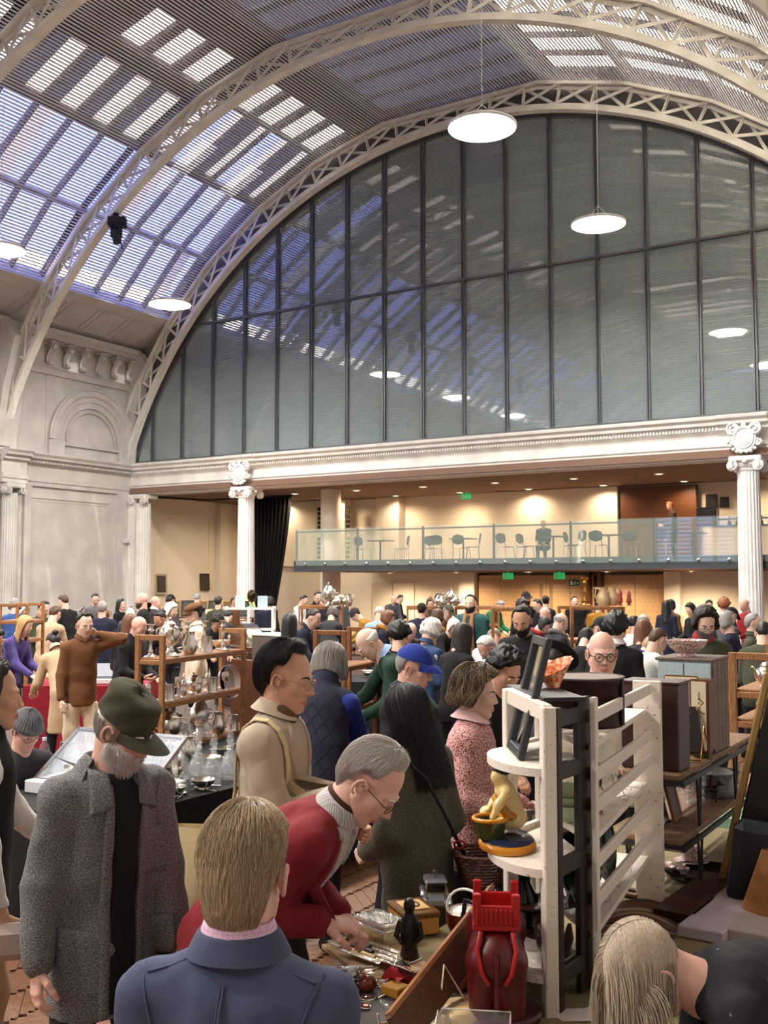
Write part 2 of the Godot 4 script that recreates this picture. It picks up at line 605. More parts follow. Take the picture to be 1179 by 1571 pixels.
func column(at: Vector3, label: String) -> void:
	var stone := mat("white column paint", Color(0.95, 0.95, 0.95), 0.6, 0.0, "soft", Vector3.ONE)
	var t := thing("column", label, "column", at, 0, "fluted white columns")
	var base := G.new().lathe([W(0.43, 0.3), W(0.43, 0.36), W(0.4, 0.42), W(0.36, 0.46), W(0.36, 0.5), W(0.38, 0.54), W(0.33, 0.6)], 28)
	base.box(V(0, 0.15, 0), V(0.92, 0.3, 0.92), I3, 0.02)
	part(t, "base", base, stone)
	part(t, "shaft", fluted(0.315, 0.275, 4.32, 20), stone, V(0, 0.6, 0))
	var cap := G.new().lathe([W(0.275, 4.88), W(0.3, 4.92), W(0.28, 4.95), W(0.33, 5.0), W(0.36, 5.06), W(0.3, 5.1)], 24)
	cap.box(V(0, 5.2, 0), V(0.82, 0.14, 0.82), I3, 0.03)
	cap.box(V(0, 5.11, 0), V(0.6, 0.08, 0.6))
	for k in 4:
		var b := Basis(Vector3.UP, k * PI / 2 + PI / 4)
		for s in [-1.0, 1.0]:
			lathe_scroll(cap, b * V(s * 0.02, 5.02, 0.48), 0.14, 0.1, s, b * Basis(Vector3.UP, s * 0.75 + PI / 2 * (1 - s)))
		var f := Basis(Vector3.UP, k * PI / 2)
		cap.ball(f * V(0, 5.12, 0.4), V(0.07, 0.06, 0.05), 6, 8)
	part(t, "capital", cap, stone)
	# a scrolled shield set against the beam above
	var sh := G.new()
	var out := []
	for k in 24:
		var a := TAU * k / 24.0
		out.append(W(cos(a) * 0.3, sin(a) * (0.32 if sin(a) > 0 else 0.36)))
	sh.prism(out, 0.14, X3(V(0, 5.72, 0.3)))
	sh.ball(V(0, 5.72, 0.43), V(0.2, 0.23, 0.06), 8, 16)
	var rim := []
	for k in 25: rim.append(V(cos(TAU * k / 24) * 0.235, 5.72 + sin(TAU * k / 24) * 0.265, 0.45))
	sh.tube(rim, 0.025, 6, false)
	for s in [-1.0, 1.0]:
		lathe_scroll(sh, V(s * 0.27, 5.95, 0.4), 0.17, 0.12, s)
		lathe_scroll(sh, V(s * 0.36, 5.6, 0.38), 0.1, 0.12, -s)
		for e in 3: sh.ball(V(s * (0.07 + e * 0.1), 5.36 + e * e * 0.02, 0.44), V(0.055, 0.05, 0.05), 6, 8)
	sh.ball(V(0, 6.06, 0.42), V(0.07, 0.1, 0.06), 6, 8)
	part(t, "cartouche", sh, stone)

func frame_rect(g: G, o: Vector3, u: Vector3, w: Vector3, n: Vector3, wid: float, proud: float) -> void:
	# a raised moulding round a rectangle that starts at o with sides u and w
	for e in 2:
		g.beam(o + w * e - n * 0.01, o + u + w * e - n * 0.01, wid, proud * 2, n)
		g.beam(o + u * e - n * 0.01, o + w + u * e - n * 0.01, wid, proud * 2, n)

func build_left_wall() -> void:
	var plaster := mat("hall plaster", Color(0.8, 0.77, 0.74), 0.85)
	var x := -28.4
	var wall := structure("wall_left", G.new().box(V(x - 0.15, 5.6, -4.5), V(0.3, 11.4, 49)), plaster)
	# entablature along the wall: profile in x (out of the wall), y
	var prof := [W(0, 5.23), W(0.1, 5.23), W(0.1, 5.36), W(0.14, 5.38), W(0.14, 5.5), W(0.06, 5.53), W(0.06, 5.92), W(0.14, 5.96), W(0.2, 6.0), W(0.2, 6.08), W(0.34, 6.13), W(0.36, 6.2), W(0.44, 6.28), W(0.44, 6.34), W(0, 6.36)]
	var xf := Transform3D(Basis(Vector3.RIGHT, Vector3.UP, Vector3.BACK), V(x, 0, -28.1))
	part(wall, "entablature", G.new().prism(prof, 48, xf), plaster)
	var dent := []
	for k in 90: dent.append(X3(V(x + 0.23, 6.03, -28.0 + k * 0.075)))
	many(wall, "dentils", G.new().box(Vector3.ZERO, V(0.07, 0.07, 0.045)), plaster, dent)
	for b in 4:
		var z: float = -28.05 + b * 5.88
		# flat strips and the panel between
		part(wall, "pilaster_strip", G.new().box(V(x + 0.06, 2.6, z + 0.36), V(0.14, 5.26, 0.72)), plaster)
		part(wall, "pilaster_strip", G.new().box(V(x + 0.06, 2.6, z + 4.75), V(0.14, 5.26, 0.3)), plaster)
		var fr := G.new()
		frame_rect(fr, V(x, 0.6, z + 1.05), V(0, 4.28, 0), V(0, 0, 3.6), Vector3.RIGHT, 0.1, 0.05)
		frame_rect(fr, V(x, 0.72, z + 1.17), V(0, 4.04, 0), V(0, 0, 3.36), Vector3.RIGHT, 0.04, 0.03)
		part(wall, "panel_moulding", fr, plaster)
		# fluted half column at the rib
		var zc := z + 5.55
		var c := G.new().add(fluted(0.29, 0.26, 4.3, 20), X3(V(x + 0.2, 0.6, zc)))
		c.box(V(x + 0.2, 5.13, zc), V(0.7, 0.16, 0.74), I3, 0.03)
		c.box(V(x + 0.2, 0.3, zc), V(0.7, 0.6, 0.7), I3, 0.03)
		for s in [-1.0, 1.0]: lathe_scroll(c, V(x + 0.42, 4.98, zc + s * 0.3), 0.13, 0.3, s, Basis(Vector3.UP, PI / 2))
		part(wall, "half_column", c, plaster)
		part(wall, "entablature_break", G.new().prism(prof, 1.0, Transform3D(Basis(Vector3.RIGHT, Vector3.UP, Vector3.BACK), V(x + 0.34, 0, zc - 0.5))), plaster)
		# the blind arch: rings of moulding round a sunk half disc
		var zm := z + 1.97
		var arch := G.new()
		var axf := Transform3D(Basis(Vector3.FORWARD, Vector3.UP, Vector3.RIGHT), V(x, 6.9, zm))
		arch.prism(ring(-90, 90, 1.72, 1.95, 28), 0.2, axf)
		arch.prism(ring(-90, 90, 1.5, 1.72, 28), 0.13, axf)
		arch.prism(ring(-90, 90, 1.3, 1.5, 28), 0.07, axf)
		for e in [[1.95, 0.05], [1.72, 0.05], [1.5, 0.035], [1.3, 0.035], [1.12, 0.03]]:
			var pts := []
			for k in 29:
				var a := deg_to_rad(-90 + k * 180.0 / 28)
				pts.append(V(x + (0.2 if e[0] > 1.9 else 0.13 if e[0] > 1.6 else 0.05), 6.9 + cos(a) * e[0], zm - sin(a) * e[0]))
			arch.tube(pts, e[1], 6)
		for s in [-1.0, 1.0]: arch.box(V(x + 0.08, 6.62, zm + s * 1.62), V(0.2, 0.56, 0.66), I3, 0.02)
		arch.box(V(x + 0.05, 6.78, zm), V(0.1, 0.08, 2.6))
		part(wall, "blind_arch", arch, plaster)
		var fr2 := G.new()
		frame_rect(fr2, V(x, 6.4, z + 0.08), V(0, 2.85, 0), V(0, 0, 3.9), Vector3.RIGHT, 0.08, 0.05)
		part(wall, "panel_moulding", fr2, plaster)
		# upper cornice on scrolled brackets
		var cor := [W(0, 9.1), W(0.1, 9.1), W(0.14, 9.3), W(0.06, 9.36), W(0.06, 10.18), W(0.46, 10.24), W(0.46, 10.36), W(0.56, 10.42), W(0.62, 10.56), W(0, 10.7)]
		part(wall, "cornice", G.new().prism(cor, 5.0, Transform3D(Basis(Vector3.RIGHT, Vector3.UP, Vector3.BACK), V(x, 0, z + 0.1))), plaster)
		for k in 7:
			var zz := z + 0.32 + k * 0.74
			var br := G.new()
			for e in [-0.09, 0.0, 0.09]:
				var pts := []
				var rad := []
				for q in 15:
					var t := q / 14.0
					pts.append(V(x + 0.14 + 0.24 * (0.5 + 0.5 * cos(t * PI * 1.3)), 10.13 - t * 0.66, zz + e))
					rad.append(0.055 - 0.015 * absf(e) / 0.09)
				br.tube(pts, rad, 6)
			lathe_scroll(br, V(x + 0.3, 10.04, zz), 0.13, 0.26, 1)
			lathe_scroll(br, V(x + 0.16, 9.5, zz), 0.09, 0.26, -1)
			br.box(V(x + 0.26, 10.17, zz), V(0.42, 0.07, 0.32), I3, 0.015)
			part(wall, "bracket", br, plaster)
		# sloping shoulder block that carries each rib
		var bl := G.new().prism([W(0, 6.4), W(0.35, 6.4), W(0.6, 8.2), W(1.15, 9.9), W(0.6, 10.5), W(0, 10.5)], 0.8, Transform3D(Basis(Vector3.RIGHT, Vector3.UP, Vector3.BACK), V(x, 0, z + 5.45)))
		part(wall, "rib_springer", bl, plaster)
	part(wall, "rib_springer", G.new().prism([W(0, 6.4), W(0.2, 6.4), W(0.4, 8.2), W(1.0, 9.9), W(0.6, 10.5), W(0, 10.5)], 0.3, Transform3D(Basis(Vector3.RIGHT, Vector3.UP, Vector3.BACK), V(x, 0, -28.1))), plaster)

func build_shell() -> void:
	var plaster := mat("hall plaster", Color(0.8, 0.77, 0.74), 0.85)
	var board := mat("floor board", Color(0.55, 0.38, 0.26), 0.45, 0.0, "wood", V(1.5, 1.5, 12))
	var fl := structure("floor", G.new().box(V(-14.5, -0.16, -8), V(36, 0.3, 58)), mat("floor bed", Color(0.3, 0.22, 0.17), 0.6))
	var blocks := []
	for a in 46:
		for b in 150:
			var p := V(-9.6 + a * 0.2475, -0.005, -14.0 + b * 0.099)
			blocks.append(Transform3D(Basis(Vector3.UP, PI / 4 if a % 2 else -PI / 4), p))
	many(fl, "floor_boards", G.new().box(Vector3.ZERO, V(0.348, 0.02, 0.0685), I3, 0.002), board, blocks)
	# side wall behind the photographer's aisle, and the far end of the hall
	structure("wall_right", G.new().box(V(2.6, 5.6, -4.5), V(0.3, 11.4, 49)), plaster)
	var back := G.new()
	back.box(V(-14.5, 1.6, 20.2), V(36, 3.2, 0.3))
	back.box(V(-14.5, 12.0, 20.2), V(36, 10, 0.3))
	back.box(V(-26.8, 5.1, 20.2), V(6, 3.9, 0.3))
	back.box(V(-4.6, 5.1, 20.2), V(23, 3.9, 0.3))
	structure("wall_back", back, plaster)
	structure("ceiling_aisle", G.new().box(V(0.9, 10.9, -4.5), V(3.8, 0.3, 49)), plaster)
	structure("ceiling_edge", G.new().prism(ring(-52, 52, 15.95, 16.1, 40), 0.7, X3(V(VC.x, VC.y, -28.5))), mats["slate sheet"])
	# barred daylight window in the far wall: only its reflection in the balcony glass is seen
	var win := structure("window_2", G.new().box(V(-19.95, 5.1, 20.2), V(7.7, 3.9, 0.02)), glass("roof glass", Color.WHITE, 0.06))
	var bars := G.new()
	for k in 14: bars.box(V(-19.95, 3.2 + k * 0.3, 20.1), V(7.7, 0.12, 0.05))
	for k in 6: bars.box(V(-23.6 + k * 1.46, 5.1, 20.1), V(0.3, 3.9, 0.06))
	part(win, "glazing_bars", bars, mat("glazing bar", Color(0.2, 0.2, 0.23), 0.6))

func build_end_wall() -> void:
	var cream := mat("end wall paint", Color(0.93, 0.92, 0.9), 0.75, 0.0, "soft", Vector3.ONE * 0.5)
	# profile of the beam: x = out into the hall, y = up
	var prof := [W(-0.6, 5.23), W(0.1, 5.23), W(0.1, 5.36), W(0.15, 5.38), W(0.15, 5.52), W(0.2, 5.56), W(0.06, 5.6), W(0.06, 5.9), W(0.14, 5.95), W(0.2, 5.99), W(0.2, 6.07), W(0.34, 6.12), W(0.36, 6.2), W(0.46, 6.26), W(0.48, 6.33), W(0.4, 6.36), W(-0.6, 6.36)]
	var xf := Transform3D(Basis(Vector3.BACK, Vector3.UP, Vector3.RIGHT), V(-28.5, 0, -28.1))
	var wall := structure("wall_end", G.new().prism(prof, 29.0, xf), cream)
	for s in [[-22.9, 1.3], [-6.2, 1.3]]:
		part(wall, "entablature_break", G.new().prism([W(0, 5.95), W(0.26, 5.99), W(0.26, 6.07), W(0.4, 6.12), W(0.42, 6.2), W(0.52, 6.26), W(0.54, 6.33), W(0.4, 6.37), W(0, 6.37)], s[1], Transform3D(Basis(Vector3.BACK, Vector3.UP, Vector3.RIGHT), V(s[0] - s[1] / 2, 0, -28.1))), cream)
	var dent := []
	for k in 300: dent.append(X3(V(-28.0 + k * 0.088, 6.025, -27.87)))
	many(wall, "dentils", G.new().box(Vector3.ZERO, V(0.05, 0.085, 0.07), I3, 0.008), cream, dent)
	# pilaster at the left end
	var pil := G.new().box(V(-28.2, 2.6, -28.1), V(0.5, 5.26, 0.5))
	pil.add(fluted(0.3, 0.27, 4.3, 20), X3(V(-27.75, 0.6, -28.1)))
	pil.box(V(-27.75, 5.13, -28.1), V(0.8, 0.16, 0.7), I3, 0.03)
	pil.box(V(-27.75, 0.3, -28.1), V(0.75, 0.6, 0.7), I3, 0.03)
	for s in [-1.0, 1.0]: lathe_scroll(pil, V(-27.75 + s * 0.3, 4.98, -27.8), 0.14, 0.2, s)
	part(wall, "pilaster", pil, cream)
	# wall between the arch and the vault behind the end truss: a plain gable above the glass
	part(wall, "gable", G.new().prism(ring(-75, 75, 14.7, 16.0, 60), 0.15, X3(V(VC.x, VC.y, -28.35))).prism(ring(-76, -51, 15.9, 18.5, 12), 0.15, X3(V(VC.x, VC.y, -28.35))).prism(ring(51, 76, 15.9, 18.5, 12), 0.15, X3(V(VC.x, VC.y, -28.35))), mat("gable board", Color(0.5, 0.49, 0.5), 0.8))
	column(V(-22.9, 0, -28.1), "white fluted column standing left of the dark curtain")
	column(V(-6.15, 0, -28.1), "white fluted column at the right end of the balcony")
	build_lunette()

func build_lunette() -> void:
	var steel := mat("mullion steel", Color(0.33, 0.34, 0.36), 0.45, 0.3)
	var pane := glass("lunette glass", Color(0.75, 0.82, 0.82), 0.12)
	pane.metallic_specular = 0.7
	var win := structure("window_1")
	var zg := -28.16
	var r := 14.72
	var rim := G.new().prism(ring(-71, 71, 14.6, 14.74, 90), 0.14, X3(V(VC.x, VC.y, zg - 0.07)))
	rim.box(V(-14.5, 6.42, zg), V(27.8, 0.1, 0.14))
	part(win, "frame", rim, steel)
	var xs := [-28.1]
	for k in 20: xs.append(-27.35 + k * 1.43)
	xs.append(-0.9)
	for k in xs.size():
		var x: float = xs[k]
		var yt := VC.y + sqrt(maxf(0.0, r * r - (x - VC.x) ** 2))
		if k > 0 and k < xs.size() - 1:
			var g := G.new().box(V(x - 0.035, (6.4 + yt) / 2, zg + 0.02), V(0.045, yt - 6.4, 0.12))
			g.box(V(x + 0.035, (6.4 + yt) / 2, zg + 0.02), V(0.045, yt - 6.4, 0.12))
			part(win, "mullion", g, steel)
		if k < xs.size() - 1:
			var x2: float = xs[k + 1]
			var lo := []
			var hi := []
			for q in 7:
				var xx := lerpf(x, x2, q / 6.0)
				var y := VC.y + sqrt(maxf(0.0, r * r - (xx - VC.x) ** 2))
				lo.append(W(xx, maxf(6.4, minf(y, 11.25))))
				if y > 11.3: hi.append(W(xx, y))
			lo.append(W(x2, 6.38)); lo.append(W(x, 6.38))
			part(win, "pane", G.new().prism(lo, 0.006, X3(V(0, 0, zg - 0.01))).prism(lo, 0.006, X3(V(0, 0, zg - 0.04))), pane)
			if hi.size() > 1:
				hi.append(W(hi[-1].x, 11.28)); hi.append(W(hi[0].x, 11.28))
				part(win, "pane", G.new().prism(hi, 0.006, X3(V(0, 0, zg - 0.01))).prism(hi, 0.006, X3(V(0, 0, zg - 0.04))), pane)
	part(win, "transom", G.new().box(V(-14.5, 11.27, zg + 0.02), V(22.0, 0.07, 0.12)), steel)
	# the upper gallery behind the glass: a dim room with slatted blinds, daylit from its right end
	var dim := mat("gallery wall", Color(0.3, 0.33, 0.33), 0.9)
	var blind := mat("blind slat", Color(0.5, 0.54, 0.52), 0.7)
	var seg := ring(-71, 71, 0.0, 15.2, 60).slice(0, 61)
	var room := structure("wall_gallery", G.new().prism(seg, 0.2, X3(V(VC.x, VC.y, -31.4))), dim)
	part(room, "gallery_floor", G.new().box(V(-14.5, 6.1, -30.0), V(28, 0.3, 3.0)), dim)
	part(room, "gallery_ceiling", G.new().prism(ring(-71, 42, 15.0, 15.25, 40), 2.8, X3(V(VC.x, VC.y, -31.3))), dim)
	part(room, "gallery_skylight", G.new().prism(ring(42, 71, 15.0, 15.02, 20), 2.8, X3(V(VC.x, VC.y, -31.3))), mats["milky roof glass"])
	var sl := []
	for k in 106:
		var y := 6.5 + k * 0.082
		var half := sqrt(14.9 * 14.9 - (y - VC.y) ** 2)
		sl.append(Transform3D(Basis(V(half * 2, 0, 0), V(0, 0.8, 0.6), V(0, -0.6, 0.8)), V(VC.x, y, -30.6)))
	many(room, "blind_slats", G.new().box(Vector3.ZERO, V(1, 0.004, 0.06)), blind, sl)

func build_balcony() -> void:
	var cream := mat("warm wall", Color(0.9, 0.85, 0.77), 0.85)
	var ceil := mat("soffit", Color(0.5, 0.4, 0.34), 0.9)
	var oak := mat("oak panel", Color(0.93, 0.74, 0.53), 0.4, 0.0, "wood", V(6, 0.7, 6))
	var brown := mat("brown panel", Color(0.5, 0.29, 0.14), 0.4, 0.0, "wood", V(6, 0.7, 6))
	# rooms behind the colonnade
	var w := structure("wall_far", G.new().box(V(-17, 3.0, -34.8), V(24, 6.2, 0.3)), cream)
	part(w, "wall_return", G.new().box(V(-28.55, 3.0, -31.5), V(0.3, 6.2, 7.0)), cream)
	part(w, "wall_return", G.new().box(V(-25.8, 3.0, -34.5), V(5.8, 6.2, 0.3)), cream)
	part(w, "pilaster_strip", G.new().box(V(-28.3, 2.6, -33.2), V(0.3, 5.3, 0.6)), cream)
	part(w, "pilaster_strip", G.new().box(V(-28.3, 2.6, -28.7), V(0.3, 5.3, 0.5)), cream)
	var fr := G.new()
	frame_rect(fr, V(-28.4, 0.9, -32.5), V(0, 3.7, 0), V(0, 0, 3.1), Vector3.RIGHT, 0.1, 0.05)
	part(w, "panel_moulding", fr, cream)
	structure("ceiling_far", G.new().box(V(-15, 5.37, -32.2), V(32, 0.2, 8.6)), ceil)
	part(w, "wall_return", G.new().box(V(0.5, 3.0, -31.5), V(0.3, 6.2, 7.0)), cream)
	# upper back wall: projecting and recessed fields
	part(w, "wall_field", G.new().box(V(-24.6, 3.95, -34.25), V(3.6, 2.6, 0.4)), cream)
	var slots := G.new()
	for r in 2:
		for k in 3:
			for q in 5: slots.box(V(-24.0 + k * 0.68, (4.55 if r == 0 else 3.35) - 0.36 + q * 0.18, -34.03), V(0.16, 0.13, 0.05))
	part(w, "vent_slots", slots, mat("vent dark", Color(0.1, 0.07, 0.05), 0.9))
	part(w, "wall_field", G.new().box(V(-20.9, 3.95, -34.4), V(1.0, 2.6, 0.5)), cream)
	part(w, "wall_field", G.new().box(V(-17.3, 3.4, -34.5), V(1.6, 1.5, 0.4)), cream)
	part(w, "wall_field", G.new().box(V(-14.2, 3.95, -34.4), V(4.8, 2.6, 0.4)), cream)
	part(w, "wood_panel", G.new().box(V(-10.45, 3.9, -34.45), V(2.55, 2.6, 0.3)), brown)
	# lower back wall with doors
	var lowz := -33.6
	part(w, "wall_field", G.new().box(V(-21, 1.15, lowz - 0.4), V(8.0, 2.4, 0.5)), cream)
	part(w, "wall_field", G.new().box(V(-5.2, 1.15, lowz - 0.4), V(9.4, 2.4, 0.5)), cream)
	var bay := G.new().box(V(-17.1, 1.15, lowz), V(0.6, 2.4, 0.5))
	bay.box(V(-9.75, 1.15, lowz), V(0.5, 2.4, 0.5))
	part(w, "wall_pier", bay, cream)
	for k in 5:
		var d := part(w, "door_leaf", G.new().box(V(-16.3 + k * 0.86, 1.1, lowz), V(0.85, 2.3, 0.06), I3, 0.008), oak)
		if k == 2 or k == 3:
			part(d, "door_pane", G.new().box(V(-16.3 + k * 0.86 + (0.25 if k == 2 else -0.25), 1.35, lowz + 0.035), V(0.12, 1.2, 0.02)), mat("door glass", Color(0.55, 0.45, 0.33), 0.2))
	for k in 2: part(w, "door_leaf", G.new().box(V(-11.55 + k * 1.06, 1.1, lowz), V(1.05, 2.3, 0.06), I3, 0.008), oak)
	part(w, "door_frame", G.new().box(V(-12.55, 1.15, lowz + 0.1), V(0.12, 2.4, 0.4)).box(V(-12.15, 1.15, lowz + 0.1), V(0.12, 2.4, 0.4)), brown)
	part(w, "cupboard_leaf", G.new().box(V(-19.9, 1.0, lowz - 0.1), V(0.9, 2.0, 0.06), I3, 0.01), cream)
	part(w, "cupboard_leaf", G.new().box(V(-20.85, 1.0, lowz - 0.1), V(0.9, 2.0, 0.06), I3, 0.01), cream)
	part(w, "lobby_wall", G.new().box(V(-12.6, 1.2, -37), V(3, 2.6, 0.2)), cream)
	# round plain pillars
	for k in 2: solo("pillar", G.new().lathe([W(0.36, 0), W(0.36, 5.3)], 24), cream, ["plain round cream pillar behind the left end of the balcony glass", "plain round cream pillar hidden behind the right fluted column"][k], "pillar", V([-20.95, -4.2][k], 0, -30.4))
	# balcony
	var b := thing("balcony", "glass fronted balcony with a dark grey edge across the end of the hall", "balcony", V(0, 0, 0))
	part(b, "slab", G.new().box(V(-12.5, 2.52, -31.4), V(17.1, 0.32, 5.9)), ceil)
	part(b, "fascia", G.new().box(V(-12.5, 2.54, -28.42), V(17.1, 0.36, 0.1)), mat("fascia", Color(0.24, 0.26, 0.28), 0.35))
	var chrome := mat("steel", Color(0.75, 0.75, 0.76), 0.25, 1.0)
	var bg := glass("balustrade glass", Color(0.8, 0.92, 0.86), 0.1)
	for k in 7:
		var x := -20.95 + k * 2.44
		part(b, "glass_panel", G.new().box(V(x + 1.22, 3.16, -28.33), V(2.42, 1.22, 0.016)), bg)
		part(b, "post", G.new().box(V(x, 3.2, -28.4), V(0.06, 1.1, 0.05)), mat("post grey", Color(0.3, 0.3, 0.3), 0.4))
		for q in 3: part(b, "bolt", G.new().lathe([W(0.05, 0), W(0.05, 0.03), W(0.02, 0.045)], 12, X3(V(x + 0.4 + q * 0.81, 2.6, -28.32), 0, 90)), chrome)
	part(b, "handrail", G.new().box(V(-12.5, 3.68, -28.42), V(17.0, 0.045, 0.06)), mat("post grey", Color(0.3, 0.3, 0.3), 0.4))
	part(b, "glass_panel", G.new().box(V(-21.0, 3.16, -31), V(0.016, 1.22, 5.2)), bg)

func build_lamps() -> void:
	var rimm := mat("lamp rim", Color(0.8, 0.8, 0.8), 0.4, 0.5)
	var face := glow("lamp face", Color(1.0, 0.93, 0.84), 7.0)
	var n := 0
	for s in 2:
		for k in 6:
			var z: float = RIBS[k + 1]
			var x := -8.0 if s else -21.0
			var lab := "round white pendant lamp hanging on a wire, seen only in the glass reflection"
			if k == 0: lab = "round white pendant lamp in front of the middle of the glass wall" if s else "round white pendant lamp low beside the left foot of the end arch"
			if k == 1: lab = "largest round white pendant lamp, just below the top of the end arch" if s else "round white pendant lamp cut off by the left edge"
			var t := thing("pendant_lamp", lab, "lamp", V(x, 10.04, z), 0, "round pendant lamps")
			part(t, "shade", G.new().lathe([W(0.6, 0.005), W(0.612, 0.02), W(0.612, 0.06), W(0.55, 0.085), W(0.001, 0.09)], 40), rimm)
			part(t, "diffuser", G.new().lathe([W(0.001, 0.0), W(0.57, 0.0), W(0.605, 0.012)], 40), face)
			var wires := G.new().tube([V(0, 0.45, 0), V(0, 5.2, 0)], 0.005, 5)
			for q in 3: wires.tube([V(cos(q * TAU / 3) * 0.3, 0.08, sin(q * TAU / 3) * 0.3), V(0, 0.45, 0)], 0.006, 5)
			part(t, "wire", wires, rimm)
			var l := AreaLight3D.new()
			l.name = "lamp_light"
			l.area_size = W(0.8, 0.8)
			l.rotation_degrees.x = -90
			l.position.y = -0.02
			l.light_energy = 56.0
			l.light_color = Color(1.0, 0.975, 0.94)
			l.shadow_enabled = true
			t.add_child(l)
	# recessed downlights above and below the balcony
	var dface := glow("downlight face", Color(1.0, 0.9, 0.74), 4.0)
	for r in 2:
		for k in 8:
			downlight(V(-25.7 + k * 2.72, 5.26, -31.0 - r * 2.7), "small round downlight in the ceiling above the balcony", "downlights above the balcony", dface, 4.5, r)
	for k in 5:
		downlight(V(-19.6 + k * 2.7, 2.345, -32.2), "small round downlight in the soffit under the balcony", "downlights under the balcony", dface, 13.0, 0)

func downlight(at: Vector3, label: String, group: String, m: Material, e: float, lit: int) -> void:
	var t := thing("downlight", label, "lamp", at, 0, group)
	part(t, "trim_ring", G.new().lathe([W(0.1, -0.015), W(0.15, -0.015), W(0.16, 0.01), W(0.1, 0.01)], 20), mat("lamp rim", Color.WHITE))
	part(t, "lens", G.new().lathe([W(0.001, -0.02), W(0.11, -0.012)], 16), m)
	var l := SpotLight3D.new()
	l.name = "downlight_beam"
	l.position.y = -0.04
	l.rotation_degrees.x = -90
	l.spot_angle = 80
	l.spot_angle_attenuation = 0.8
	l.light_energy = e
	l.light_color = Color(1.0, 0.9, 0.76)
	l.light_size = 0.1
	l.spot_range = 12
	l.shadow_enabled = true
	t.add_child(l)

